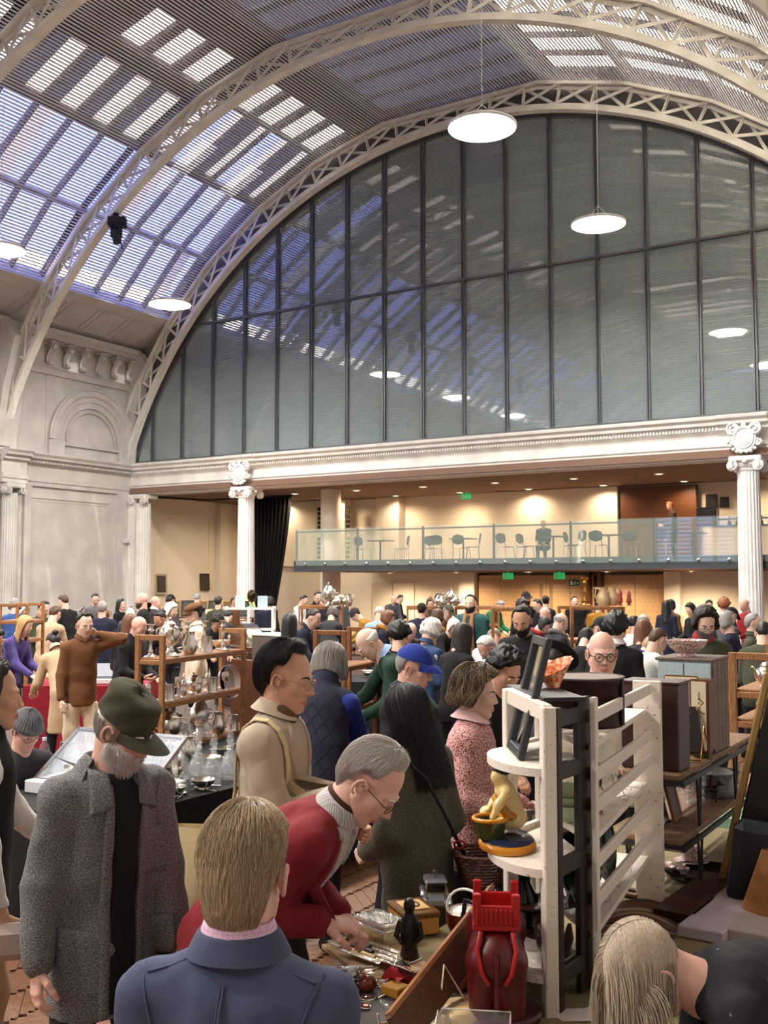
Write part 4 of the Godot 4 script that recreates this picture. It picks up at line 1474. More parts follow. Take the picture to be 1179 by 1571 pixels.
func beard_mesh(thick := 0.012, fine := false) -> G:
	var key := "beard %s%s" % [thick, fine]
	if shared.has(key): return shared[key]
	var nz := noise(70.0, 2, FastNoiseLite.TYPE_SIMPLEX, 5)
	var g := G.new()
	g.grid(26 if fine else 12, 48 if fine else 20, func(u: float, v: float):
		var az := lerpf(-1.75, 1.75, v)
		var el := lerpf(-0.16, -1.25, u) - 0.28 * exp(-az * az / 0.06) * (1.0 - u)
		var dir := Vector3(sin(az) * cos(el), sin(el), cos(az) * cos(el))
		var r := head_radius(dir, 0, 0)
		var edge := smooth(0, 0.18, u) * smooth(1.0, 0.8, u) * smooth(0, 0.1, v) * smooth(1, 0.9, v)
		var p := HC + dir * (r - 0.004 + edge * (thick + 0.004))
		return p + dir * nz.get_noise_3dv(p) * 0.004 * edge)
	g.soften()
	# moustache
	for s in [-1.0, 1.0]: g.tube([Vector3(0, -0.055, 0.1), Vector3(s * 0.02, -0.062, 0.094), Vector3(s * 0.034, -0.078, 0.076)], [thick * 0.55, thick * 0.6, thick * 0.35], 6)
	shared[key] = g
	return g

func dome(lift: float, low: float, flat := 0.0, fine := false) -> G:
	# the crown of a hat: hugs the cranium down to an elevation of low degrees
	var g := G.new()
	return g.grid(20 if fine else 10, 48 if fine else 28, func(u: float, v: float):
		var el := deg_to_rad(lerpf(90, low, u))
		var az: float = TAU * v
		var d := Vector3(sin(az) * cos(el), sin(el), cos(az) * cos(el))
		var p := CR + d * (CE + Vector3.ONE * lift)
		if flat > 0: p.y = minf(p.y, CR.y + CE.y + lift - flat + 0.25 * flat * sin(el))
		return p, true)

func cap_mesh(kind: String) -> G:
	if shared.has(kind): return shared[kind]
	var g := G.new()
	match kind:
		"cap":
			g = dome(0.016, 8, 0.0, true)
			g.add(brim(0.07, 0.05, 1.05))
		"army cap":
			g = G.new().grid(22, 48, func(u: float, v: float):
				var az: float = TAU * v
				var y := lerpf(0.119, 0.02, clampf((u - 0.25) / 0.75, 0, 1)) if u > 0.25 else 0.119 + 0.026 * (1.0 - (u * 4.0) ** 2)
				var k := clampf(u / 0.25, 0, 1)
				var rr := Vector2(0.084, 0.104) * (sin(k * PI / 2) if u < 0.25 else 1.0) * lerpf(1.02, 1.06, clampf((u - 0.2) / 0.8, 0, 1))
				var w := 0.003 * sin(az * 7.0 + u * 9.0) * clampf(u * 2, 0, 1)
				return Vector3(sin(az) * (rr.x + w), y + 0.004 * sin(az * 3.0 + 1.0) * (1.0 - k * 0.5) - cos(az) * 0.012 + 0.01, cos(az) * (rr.y + w) - 0.012), true)
			g.add(brim(0.085, 0.022, 1.2, 0.016))
		"beanie":
			g = G.new().grid(18, 96, func(u: float, v: float):
				var az: float = TAU * v
				var el := deg_to_rad(lerpf(90, -2, u))
				var d := Vector3(sin(az) * cos(el), sin(el), cos(az) * cos(el))
				var lift := 0.02 + 0.0035 * sin(az * 30.0) + (0.006 if u > 0.8 else 0.0) + 0.01 * (1.0 - u)
				return CR + d * (CE + Vector3.ONE * lift), true)
		"hat":
			g = dome(0.024, 14, 0.02)
			g.lathe([Vector2(0.1, 0.062), Vector2(0.14, 0.056), Vector2(0.19, 0.066), Vector2(0.192, 0.072), Vector2(0.14, 0.064), Vector2(0.1, 0.075)], 32, Transform3D(Basis.IDENTITY, Vector3(0, 0, -0.01)))
		"flat cap":
			g = G.new().grid(10, 28, func(u: float, v: float):
				var az: float = TAU * v
				var e := sin(u * PI * 0.62)
				return Vector3(sin(az) * 0.108 * e, 0.075 + 0.065 * cos(u * PI * 0.62) - 0.03 * cos(az) * e + 0.015, cos(az) * 0.13 * e + 0.004), true)
			g.add(brim(0.05, 0.05, 1.0))
		"kippah":
			g = dome(0.006, 46)
	shared[kind] = g
	return g

func brim(reach: float, y: float, half: float, drop := 0.03) -> G:
	# a peak: two sheets joined at the lip
	var g := G.new()
	for s in 2:
		g.grid(8, 20, func(u: float, v: float):
			var a := lerpf(-half, half, v)
			var out := reach * u * pow(maxf(0.0, cos(a / half * PI / 2)), 0.45)
			var p := Vector3(sin(a) * 0.098, y + 0.004, cos(a) * 0.112 - 0.008)
			var t := Vector3(sin(a) * 0.35, 0, 1).normalized()
			return p + t * out + Vector3(0, -drop * u * u - 0.02 * u * absf(a / half) ** 2 - (0.004 if s else 0.0) * (1.0 - u), 0))
	return g

# ---------- one person
var no_pose := 0
const POSES := {
	"stand": {"lean": 2, "nod": 4},
	"look_down": {"lean": 5, "nod": 28, "rh": Vector3(0.14, 1.05, 0.3), "lh": Vector3(0.1, 1.02, 0.3), "rpalm": Vector3(-0.4, 0.9, 0), "lpalm": Vector3(-0.4, 0.9, 0)},
	"browse": {"lean": 16, "nod": 34, "rh": Vector3(0.16, 0.98, 0.42), "lh": Vector3(0.16, 1.0, 0.36), "rpalm": Vector3(-0.3, -0.9, 0), "lpalm": Vector3(-0.3, -0.9, 0)},
	"lean": {"lean": 34, "nod": 48, "rh": Vector3(0.18, 0.92, 0.55), "lh": Vector3(0.2, 0.9, 0.45), "rpalm": Vector3(-0.3, -0.9, 0), "lpalm": Vector3(-0.3, -0.9, 0)},
	"bend": {"lean": 58, "nod": 62, "rh": Vector3(0.16, 0.85, 0.62), "lh": Vector3(0.2, 0.8, 0.5), "rpalm": Vector3(-0.4, -0.8, 0), "lpalm": Vector3(-0.3, -0.9, 0)},
	"look_left": {"lean": 3, "nod": 8, "turn": 38},
	"look_right": {"lean": 3, "nod": 8, "turn": -38},
	"phone": {"lean": 4, "nod": 14, "lh": Vector3(0.15, 1.53, 0.07), "lp": Vector3(0.9, -0.5, 0.5), "lpalm": Vector3(-1, 0, 0.1)},
	"point": {"lean": 10, "nod": 22, "rh": Vector3(0.05, 1.15, 0.5), "rpalm": Vector3(0, -1, 0), "lh": Vector3(0.12, 1.0, 0.34)},
	"sit": {"lean": 6, "nod": 14, "lh": Vector3(0.12, 1.0, 0.3), "rh": Vector3(0.12, 1.0, 0.3)},
}
const SKIN := {"fair": Color(0.86, 0.72, 0.64), "pink": Color(0.85, 0.67, 0.6), "tan": Color(0.78, 0.6, 0.49), "brown": Color(0.5, 0.32, 0.23)}
const HAIRS := {"black": Color(0.05, 0.045, 0.05), "dark": Color(0.13, 0.09, 0.07), "brown": Color(0.3, 0.2, 0.13), "auburn": Color(0.4, 0.24, 0.14), "blond": Color(0.72, 0.58, 0.38), "sand": Color(0.62, 0.52, 0.4), "grey": Color(0.55, 0.54, 0.53), "white": Color(0.84, 0.83, 0.81), "red": Color(0.55, 0.32, 0.17), "mixed": Color(0.36, 0.34, 0.33), "ash": Color(0.62, 0.56, 0.48)}
var meshes := {}

func cloth(c: Color, look := "weave crease") -> StandardMaterial3D:
	return mat("cloth %s %s" % [c.to_html(false), look], c, 0.9, 0.0, look, Vector3.ONE * (1.3 if "tweed" in look or look == "boucle" else 3.0))

func tex_mat(key: String, c: Color, rough: float, tinted := true) -> StandardMaterial3D:
	var m := mat(key + " " + c.to_html(false), c, rough)
	m.vertex_color_use_as_albedo = tinted
	return m

func skin_mat(c: Color) -> StandardMaterial3D:
	var m := tex_mat("skin", c, 0.55)
	m.subsurf_scatter_enabled = true
	m.subsurf_scatter_strength = 0.06
	return m

func hair_mat(c: Color) -> StandardMaterial3D:
	return mat("hair " + c.to_html(false), c, 0.5)

func cached(key: String, make: Callable) -> ArrayMesh:
	if not meshes.has(key): meshes[key] = make.call().mesh()
	return meshes[key]

func person(label: String, at: Vector3, yaw: float, o: Dictionary, group := "") -> Node3D:
	var t := thing("person", label, "person", at, yaw, group)
	var s: float = o.get("s", 1.0)
	t.scale = Vector3.ONE * s
	var pk: String = o.get("pose", "stand")
	var sex: String = o.get("sex", "man")
	var pd: Dictionary = (POSES[pk] as Dictionary).duplicate()
	pd["fem"] = sex == "woman"
	if sex == "stout": pd["girth"] = 1.16
	for k in ["nod", "turn", "cant", "lean", "lh", "rh", "lp", "rp", "lpalm", "rpalm", "girth", "tilt"]:
		if o.has(k):
			pd[k] = o[k]
			pk += " %s%s" % [k, o[k]]
	if o.get("sit", false):
		pd["sit"] = true
		pk += " seated"
	pk += sex
	if not meshes.has(pk + "pose"): meshes[pk + "pose"] = pose(pd)
	var p: Pose = meshes[pk + "pose"]
	var fine: bool = o.get("fine", false)
	var cell: float = 0.013 if fine else o.get("cell", 0.028)
	var hem: float = o.get("hem", 0.44 if o.get("sit", false) else 0.82)
	var thick: float = o.get("thick", 0.016)
	var skin: Color = SKIN[o.get("skin", "fair")]
	var nz := noise(5.0, 3, FastNoiseLite.TYPE_SIMPLEX_SMOOTH, 3)
	var head_kind := sex + ("_fine" if fine else "")
	part(t, "body", cached("%s body %s" % [pk, fine], func(): return body_mesh(p, head_kind, o.get("curl", [0.45, 0.45]), fine)), skin_mat(skin))
	var look: String = o.get("look", "weave crease")
	if o.has("top"):
		part(t, o.get("wear", "jacket"), cached("%s top %s %s %s" % [pk, hem, thick, cell], func(): return top_field(p, thick, hem).into(G.new(), cell, nz, 0.012 if fine else 0.009)), cloth(o.top, look))
	part(t, "trousers", cached("%s legs %s %s" % [pk, cell, hem], func(): return legs_field(p, 0.012, hem + 0.05).into(G.new(), maxf(cell, 0.02))), cloth(o.get("legs", Color(0.1, 0.1, 0.13))))
	for e in 2:
		part(t, "shoe", cached("%s shoe %d" % [pk, e], func(): return G.new().tube([p.an[e] + Vector3(0, -0.02, -0.05), p.an[e] + Vector3(0, -0.03, 0.02), p.an[e] + Vector3(0, -0.045, 0.12), p.an[e] + Vector3(0, -0.055, 0.19)], [0.045, 0.05, 0.045, 0.03], 10)), mat("shoe leather", Color(0.08, 0.06, 0.05), 0.4))
	var hd := Node3D.new()
	# things worn on the head are parts of the person, placed in the head's frame
	var on := func(called: String, g: G, m: Material) -> MeshInstance3D:
		var q := part(t, called, g, m)
		q.transform = p.head
		return q
	hd.free()
	if not o.get("back", false):
		on.call("eyes", eyes_mesh(), tex_mat("eye", Color.WHITE, 0.2))
		on.call("eyebrows", brows_mesh(o.get("brow", 0.0045)), hair_mat(HAIRS[o.get("brows", o.get("hc", "dark"))]))
	var style: String = o.get("hair", "short")
	var hc: Color = HAIRS[o.get("hc", "dark")]
	if style != "none":
		if style == "bald": style = "none"
		else: on.call("hair", hair_shell(style, fine, fall_of(p, style)), hair_mat(hc))
	if style == "fringe": pass
	if o.has("ring"):
		# hair only round the sides and back of a bald head
		on.call("hair", ring_hair(), hair_mat(hc))
	if o.has("beard"): on.call("beard", beard_mesh(0.011, fine), hair_mat(HAIRS[o.beard]))
	if o.has("glasses"): on.call("spectacles", spectacles(o.glasses == "round", 0.0026 if o.glasses == "round" else 0.0016), mat("spectacle frame " + o.glasses, Color(0.06, 0.05, 0.05) if o.glasses != "gold" else Color(0.6, 0.5, 0.3), 0.3))
	if o.has("hat"): on.call("hat" if o.hat in ["hat", "beanie", "kippah"] else "cap", cap_mesh(o.hat), cloth(o.hat_color, "weave"))
	if o.has("collar"):
		part(t, "collar", cached(pk + "collar%s" % thick, func(): return collar(p, thick)), cloth(o.collar, "weave"))
	if o.has("scarf"):
		part(t, "scarf", cached(pk + "scarf", func(): return scarf(p)), cloth(o.scarf, "weave crease"))
	if o.has("bag"):
		part(t, "shoulder_bag", cached(pk + "bag", func(): return bag(p)), cloth(o.bag, "weave"))
	return t

func fall_of(p: Pose, style: String) -> Vector3:
	if not (HAIR.get(style, HAIR.short) as Dictionary).has("len") or p.head.basis.y.y > 0.92: return Vector3.DOWN
	return (p.head.basis.inverse() * Vector3.DOWN).lerp(Vector3.DOWN, 0.25).normalized()

func ring_hair() -> G:
	if shared.has("ring"): return shared.ring
	var g := G.new()
	g.grid(8, 30, func(u: float, v: float):
		var az := deg_to_rad(lerpf(72, 288, v))
		var el := deg_to_rad(lerpf(20, -38, u) if absf(v - 0.5) < 0.3 else lerpf(16, lerpf(-30, 0, smooth(0.3, 0.5, absf(v - 0.5))), u))
		var d := Vector3(sin(az) * cos(el), sin(el), cos(az) * cos(el))
		var edge := smooth(0, 0.3, u) * smooth(1, 0.75, u) * smooth(0, 0.12, v) * smooth(1, 0.88, v)
		var p := CR + d * (CE + Vector3.ONE * lerpf(-0.006, 0.008, edge))
		if el < 0: p.z -= d.z * 0.014 * smooth(0, 0.5, -el)
		return p)
	shared.ring = g
	return g

func collar(p: Pose, thick: float) -> G:
	var g := G.new()
	var n := p.neck + Vector3(0, 0.022, -0.008)
	var ax := (p.head * Vector3(0, -0.06, -0.02) - n).normalized()
	var b := Basis(Vector3.RIGHT, ax, Vector3.RIGHT.cross(ax)).orthonormalized()
	return g.grid(6, 28, func(u: float, v: float):
		var a: float = lerpf(0.16, TAU - 0.16, v)
		var fold := smooth(0.45, 1.0, u)
		var r: float = 0.063 + (thick + 0.012) * fold
		var y: float = 0.012 + 0.034 * sin(minf(u, 0.5) * PI) - 0.046 * fold
		var d := b * Vector3(sin(a), 0, cos(a) * 1.05)
		return n + d * r + ax * y - ax * 0.02 * maxf(0.0, cos(a)))

func scarf(p: Pose) -> G:
	var g := G.new()
	var pts := []
	for k in 15:
		var a := TAU * k / 14.0
		pts.append(p.neck + Vector3(sin(a) * 0.08, 0.012 + 0.012 * sin(a * 2.0) - 0.03 * cos(a), cos(a) * 0.085))
	g.tube(pts, 0.032, 8)
	for s in [-1.0, 1.0]:
		g.tube([p.neck + Vector3(s * 0.05, 0.0, 0.085), p.chest + Vector3(s * 0.06, 0.08, 0.165), p.chest + Vector3(s * 0.06, -0.1, 0.17), p.chest + Vector3(s * 0.07, -0.3, 0.17)], [0.03, 0.035, 0.038, 0.04], 8)
	return g

func bag(p: Pose) -> G:
	var g := G.new()
	var at := p.hip + Vector3(0.24, 0.02, -0.02)
	g.box(at, Vector3(0.1, 0.24, 0.3), Basis.IDENTITY, 0.03)
	for s in [-1.0, 1.0]: g.tube([at + Vector3(0, 0.1, s * 0.1), (p.sh[1] as Vector3) + Vector3(0.03, 0.0, s * 0.07), (p.sh[1] as Vector3) + Vector3(0.0, 0.085, s * 0.02)], 0.009, 6)
	return g
const CC := {"black": Color(0.05, 0.05, 0.06), "navy": Color(0.09, 0.11, 0.2), "char": Color(0.17, 0.17, 0.19), "grey": Color(0.4, 0.4, 0.42), "cream": Color(0.86, 0.8, 0.7), "white": Color(0.88, 0.88, 0.88), "beige": Color(0.72, 0.62, 0.5), "olive": Color(0.25, 0.25, 0.18), "dgreen": Color(0.07, 0.2, 0.14), "green": Color(0.1, 0.42, 0.25), "blue": Color(0.2, 0.32, 0.55), "lblue": Color(0.55, 0.68, 0.85), "must": Color(0.6, 0.42, 0.1), "brown": Color(0.42, 0.27, 0.15), "purple": Color(0.3, 0.25, 0.5), "red": Color(0.6, 0.12, 0.15), "denim": Color(0.18, 0.27, 0.42), "royal": Color(0.1, 0.15, 0.5), "dgrey": Color(0.28, 0.28, 0.3), "tan": Color(0.6, 0.45, 0.33), "pink": Color(0.75, 0.4, 0.45), "teal": Color(0.12, 0.3, 0.3)}

# ---------- the crowd, farther than about five metres
func visitor(label: String, x: float, z: float, yaw: float, s: float, posed: String, sex: String, hc: String, top: Color, o := {}) -> void:
	o["s"] = s; o["pose"] = posed; o["sex"] = sex; o["hc"] = hc; o["top"] = top
	person(label, Vector3(x, 0, z), yaw, o, "market visitors")

func build_crowd() -> void:
	visitor("grey haired man in a blue plaid shirt with his back turned at the far left", -15.26, -12.32, -139, 0.97, "look_down", "man", "grey", CC.blue, {"hair": "bushy", "back": true})
	visitor("white haired woman looking down behind the plaid shirt man", -16.29, -13.23, 97, 0.93, "browse", "woman", "white", CC.dgrey, {"hair": "bob"})
	visitor("dark haired man in a green zip jacket bending his head over a stall", -13.73, -11.59, 97, 0.97, "look_down", "man", "dark", CC.olive, {"collar": CC.tan})
	visitor("blonde long haired woman in a purple striped vest over navy sleeves", -10.47, -8.43, 104, 0.93, "browse", "woman", "blond", CC.purple, {"hair": "long"})
	visitor("broad dark haired man in a black coat turned towards the left wall", -15.10, -13.37, -91, 1.01, "look_down", "stout", "brown", CC.black, {"hem": 0.5, "back": true})
	visitor("person in a long beige raincoat bent over behind the green jacket man", -12.24, -10.48, -165, 0.96, "browse", "man", "brown", CC.beige, {"hem": 0.45, "back": true})
	visitor("man in a grey jumper facing out from the stall by the left wall", -17.80, -16.55, 56, 1.00, "look_down", "man", "dark", CC.grey, {})
	visitor("balding grey man in a navy coat seen from behind near the left wall", -12.67, -11.94, -149, 0.96, "stand", "stout", "grey", CC.navy, {"hem": 0.5, "back": true})
	visitor("small dark haired woman in black beside the wall painting's left", -16.52, -16.07, 104, 0.93, "stand", "woman", "black", CC.black, {"hair": "long"})
	visitor("bald bearded man in a black jumper standing left of the framed wall painting", -13.01, -13.22, -48, 1.03, "stand", "man", "dark", CC.black, {"beard": "brown", "skin": "pink", "hair": "none"})
	visitor("red faced bald man in a dark suit below the framed wall painting", -15.26, -15.79, 132, 0.97, "stand", "man", "grey", CC.char, {"skin": "pink", "collar": CC.white, "hair": "none"})
	visitor("man in a black cap and slate blue shirt below the wall paintings", -14.70, -15.59, -169, 1.00, "look_down", "man", "dark", CC.dgrey, {"hat": "cap", "hat_color": CC.black, "back": true})
	visitor("white bobbed woman in a dark coat with a cream collar looking right", -10.94, -11.57, 95, 0.97, "look_down", "woman", "white", CC.black, {"collar": CC.cream, "hair": "bob"})
	visitor("dark haired woman in black turned left next to the white bobbed woman", -10.50, -11.17, -1, 0.93, "browse", "woman", "black", CC.black, {"skin": "tan", "hair": "tied"})
	visitor("woman in a brown beret and glasses wearing a cream shearling coat", -9.21, -10.31, -37, 0.97, "stand", "woman", "dark", CC.cream, {"hat": "flat cap", "hat_color": CC.brown, "glasses": "round", "collar": CC.cream, "hem": 0.6, "thick": 0.03, "hair": "tied"})
	visitor("shaven headed man in a black overcoat beside the tall wooden silver rack", -8.44, -8.40, 95, 0.93, "look_down", "man", "grey", CC.black, {"collar": CC.black, "hem": 0.45, "skin": "pink", "hair": "none"})
	visitor("long auburn haired woman in a black leather jacket seen from behind", -8.88, -8.75, -156, 0.93, "look_down", "woman", "auburn", CC.black, {"hair": "very_long", "back": true})
	visitor("white haired woman half hidden behind the shaven headed man", -14.74, -14.54, -145, 0.93, "lean", "woman", "white", CC.dgrey, {"hair": "bob", "back": true})
	visitor("dark haired woman leaning towards the candlesticks on the silver rack", -11.26, -12.96, 59, 0.93, "lean", "woman", "dark", CC.char, {"skin": "tan", "hair": "curly"})
	visitor("dark haired browser behind the curved silver dish cover", -12.39, -14.45, -172, 0.93, "lean", "man", "black", CC.char, {"back": true})
	visitor("man in an olive jacket with his back turned below the dark framed painting", -14.22, -16.56, -150, 0.97, "stand", "man", "dark", CC.olive, {"back": true})
	visitor("man in a pale grey jacket turned to the small leaning pictures", -17.39, -19.44, -159, 0.98, "look_down", "man", "grey", CC.grey, {"back": true})
	visitor("brown faced man beside the foot of the left white column", -16.47, -19.75, 94, 0.93, "stand", "man", "dark", CC.brown, {"skin": "tan"})
	visitor("dark haired couple member in black beside the dark curtain foot", -14.70, -18.90, -174, 0.95, "stand", "woman", "black", CC.black, {"hair": "bob", "back": true})
	visitor("second dark haired person near the curtain in a navy coat", -14.45, -18.39, -113, 0.93, "stand", "man", "black", CC.navy, {"back": true})
	visitor("man in a navy zip top with receding dark hair working over silver trays", -7.92, -10.80, 102, 0.97, "browse", "man", "dark", CC.navy, {"collar": CC.navy, "hair": "thin"})
	visitor("woman with long black hair seen from behind at the white shelf stand", -7.22, -9.65, -148, 0.93, "stand", "woman", "black", CC.black, {"hair": "very_long", "back": true})
	visitor("dark haired man in a white shirt bent below the silver teapots", -15.40, -20.91, 93, 0.98, "browse", "man", "black", CC.white, {})
	visitor("bespectacled man in a black coat below the balcony pillar", -13.53, -19.08, 55, 1.03, "look_down", "man", "dark", CC.black, {"glasses": "thin", "collar": CC.black})
	visitor("grey haired woman looking down beside the bespectacled man", -13.10, -18.66, 92, 1.02, "look_down", "woman", "grey", CC.char, {"hair": "bob"})
	visitor("woman with dark hair in a patterned charcoal coat browsing in the middle distance", -9.90, -14.32, -166, 0.93, "browse", "woman", "mixed", CC.char, {"hair": "bob", "back": true})
	visitor("bald pinkish man far back in front of the cream cupboards", -15.09, -22.33, 54, 0.96, "stand", "man", "grey", CC.dgrey, {"skin": "pink", "hair": "none"})
	visitor("person in a dark knit hat and mustard jacket leaning left over a tray", -10.95, -17.31, -58, 0.93, "lean", "man", "dark", CC.must, {"hat": "beanie", "hat_color": CC.char})
	visitor("bald man in a pale blue shirt seen from behind in the middle distance", -8.77, -14.06, -158, 0.93, "look_down", "man", "white", CC.lblue, {"ring": 1, "hair": "none", "back": true})
	visitor("brown haired woman in navy with a yellow scarf turned right", -7.57, -12.20, 122, 0.92, "look_down", "woman", "auburn", CC.navy, {"scarf": CC.must, "hair": "bob"})
	visitor("person in a large black fur hat seen from behind", -4.81, -8.04, -154, 0.93, "look_down", "woman", "black", CC.black, {"hair": "curly", "back": true})
	visitor("pale fluffy haired person low behind the black fur hat", -8.23, -13.21, -158, 0.93, "bend", "woman", "blond", CC.tan, {"hair": "curly", "back": true})
	visitor("pink bald man stooping between the fur hat and the denim jacket", -7.07, -11.93, 50, 0.93, "lean", "man", "white", CC.dgrey, {"ring": 1, "skin": "pink", "hair": "none"})
	visitor("man in a black cap and a navy jacket with a yellow lower half", -8.85, -15.58, -160, 0.93, "stand", "stout", "dark", CC.navy, {"hat": "cap", "hat_color": CC.black, "back": true})
	visitor("woman with light brown hair in front of the far oak doors", -7.64, -13.75, 179, 0.93, "browse", "woman", "brown", CC.brown, {"hair": "bob", "back": true})
	visitor("person in a patterned olive cap left of the scarfed man", -8.98, -16.44, 91, 0.93, "browse", "man", "grey", CC.brown, {"hat": "cap", "hat_color": CC.olive})
	visitor("tall bearded man in a teal puffer jacket with a long tan scarf", -7.03, -13.86, 8, 1.03, "stand", "man", "black", CC.teal, {"beard": "black", "scarf": CC.tan, "thick": 0.04})
	visitor("white haired woman with short bob and glasses left of the long haired woman", -7.27, -13.40, 59, 0.93, "lean", "woman", "white", CC.black, {"glasses": "thin", "hair": "bob"})
	visitor("white haired man in dark glasses and a blue denim jacket with a black backpack", -5.13, -9.08, 161, 0.93, "look_down", "man", "white", CC.denim, {"glasses": "thin", "collar": CC.denim, "hair": "bushy", "back": true})
	visitor("woman with long straight brown hair and a black top seen from behind", -4.40, -8.35, 160, 0.93, "look_down", "woman", "dark", CC.black, {"hair": "very_long", "back": true})
	visitor("pink faced white haired man in a blue shirt low behind the long haired woman", -4.31, -9.41, -30, 0.93, "lean", "man", "white", CC.royal, {"skin": "pink"})
	visitor("man in a charcoal coat turned away by the oak door edge", -11.21, -20.36, 160, 1.00, "look_down", "man", "dark", CC.char, {"back": true})
	visitor("brown haired woman next to the charcoal coat man by the oak doors", -11.61, -20.80, 39, 0.94, "look_down", "woman", "brown", CC.brown, {"hair": "long"})
	visitor("far bald browser behind the silver teapots", -15.03, -24.79, 51, 0.96, "browse", "man", "grey", CC.dgrey, {"hair": "none"})
	visitor("far dark haired browser in front of the grey wall panel", -15.97, -26.52, 91, 0.95, "browse", "man", "dark", CC.black, {})
	visitor("man in a bright green jumper bending left in front of the oak doors", -10.44, -21.40, 79, 1.00, "lean", "man", "grey", CC.green, {})
	visitor("bearded man in a black cap before the middle oak doors", -8.92, -20.06, 56, 1.02, "stand", "man", "dark", CC.black, {"hat": "cap", "hat_color": CC.black, "beard": "dark"})
	visitor("dark haired woman in black below the man in the black cap", -8.82, -19.39, 90, 0.95, "look_down", "woman", "black", CC.black, {"hair": "bob"})
	visitor("black haired man in profile facing left before the oak doors", -8.38, -19.64, -39, 0.95, "look_down", "man", "black", CC.black, {})
	visitor("woman with tied black hair seen from behind before the oak doors", -8.89, -21.06, -162, 0.97, "stand", "woman", "black", CC.black, {"hair": "tied", "back": true})
	visitor("pink bald man in a dark jacket bending his head left", -6.22, -14.85, -13, 0.93, "look_down", "stout", "grey", CC.char, {"ring": 1, "skin": "pink", "hair": "none"})
	visitor("balding grey man in a grey scarf turned right", -4.92, -11.90, 140, 0.93, "look_down", "man", "grey", CC.char, {"ring": 1, "scarf": CC.grey, "hair": "none"})
	visitor("bearded dark man in a black T-shirt with a strap across his chest", -3.97, -8.91, 10, 1.02, "look_down", "man", "black", CC.black, {"beard": "black", "skin": "tan", "bag": CC.black})
	visitor("black haired woman in a floral scarf behind the leaning frame", -6.42, -14.37, 90, 0.93, "lean", "woman", "black", CC.navy, {"scarf": CC.red, "hair": "bob"})
	visitor("balding man in a pale check shirt seen from behind", -5.12, -10.53, -164, 0.93, "lean", "man", "grey", CC.white, {"ring": 1, "hair": "none", "back": true})
	visitor("woman with big curly black hair looking down to the right", -2.83, -5.77, 68, 0.93, "browse", "woman", "black", CC.black, {"skin": "tan", "hair": "curly", "cell": 0.02})
	visitor("person in a wide black felt hat bent behind the mirror frame", -3.29, -7.60, 175, 0.93, "lean", "man", "dark", CC.dgrey, {"hat": "hat", "hat_color": CC.black, "collar": CC.grey, "back": true})
	visitor("young man with thick curly black hair in a black jacket seen from behind", -3.11, -8.93, -170, 0.97, "stand", "man", "black", CC.black, {"collar": CC.white, "hair": "curly", "back": true})
	visitor("person in a black cap next to the curly haired young man", -3.88, -10.75, -115, 0.92, "stand", "man", "black", CC.black, {"hat": "cap", "hat_color": CC.black, "back": true})
	visitor("black haired woman in black between the cap wearer and the bald man", -4.33, -11.14, -178, 0.92, "lean", "woman", "black", CC.black, {"hair": "bob", "back": true})
	visitor("dark clothed man under the lobby exit sign", -9.22, -23.55, 42, 0.94, "stand", "man", "dark", CC.black, {})
	visitor("steward in a yellow safety vest at the lobby door", -7.51, -20.52, -169, 0.93, "stand", "man", "black", CC.must, {"back": true})
	visitor("small dark haired person beside the yellow vest steward", -11.27, -29.35, 42, 0.94, "lean", "woman", "black", CC.char, {"hair": "bob"})
	visitor("bald pink headed man in a white shirt seen from behind on the right", -3.91, -12.12, 180, 0.93, "look_down", "stout", "grey", CC.white, {"ring": 1, "skin": "pink", "hair": "none", "back": true})
	visitor("black haired person half hidden left of the bald white shirt man", -4.19, -12.65, -167, 0.92, "browse", "man", "black", CC.white, {"back": true})
	visitor("woman with long wavy brown hair seen from behind on the right", -3.40, -10.47, 172, 0.92, "look_down", "woman", "auburn", CC.char, {"hair": "very_long", "back": true})
	visitor("young man in a black skullcap and a white shirt looking right", -3.04, -9.46, 148, 0.92, "browse", "man", "brown", CC.white, {"hat": "kippah", "hat_color": CC.black, "hair": "crop"})
	visitor("sandy haired man in a navy shirt leaning behind the painted cabinet", -3.38, -9.90, 140, 0.92, "lean", "man", "sand", CC.royal, {"collar": CC.royal})
	visitor("bearded man in glasses and a red plaid shirt reading behind the painted bowl", -2.43, -9.20, 30, 1.02, "look_down", "man", "dark", CC.olive, {"beard": "mixed", "glasses": "thin", "collar": CC.red, "hair": "bushy"})
	visitor("black haired woman in a navy coat seen from behind near the right lamp", -6.09, -20.45, -177, 0.93, "stand", "woman", "black", CC.navy, {"hem": 0.5, "hair": "very_long", "back": true})
	visitor("second black haired woman beside the navy coat holding a tan bag", -6.26, -21.30, 171, 0.93, "stand", "woman", "black", CC.brown, {"hair": "bob", "back": true})
	visitor("dark haired woman in a black check coat facing the right lamp", -5.15, -18.99, -33, 0.93, "look_down", "woman", "black", CC.black, {"hair": "bob"})
	visitor("dark haired visitor left of the curly blonde woman", -6.37, -24.49, 36, 0.93, "browse", "man", "black", CC.black, {})
	visitor("woman with curly ginger blonde hair before the right wall", -4.77, -19.57, -171, 0.96, "stand", "woman", "red", CC.char, {"hair": "curly", "back": true})
	visitor("man in a black cap with a pale badge and a grey jacket", -3.80, -15.70, 139, 0.93, "look_down", "man", "grey", CC.dgrey, {"hat": "cap", "hat_color": CC.black})
	visitor("ruddy balding man beside the base of the right white column", -4.48, -20.21, -34, 0.97, "look_down", "man", "grey", CC.red, {"ring": 1, "skin": "pink", "hair": "none"})
	visitor("grey haired man in a dark olive jacket at the right edge looking right", -2.74, -12.48, 100, 0.93, "stand", "man", "grey", CC.olive, {"collar": CC.olive})
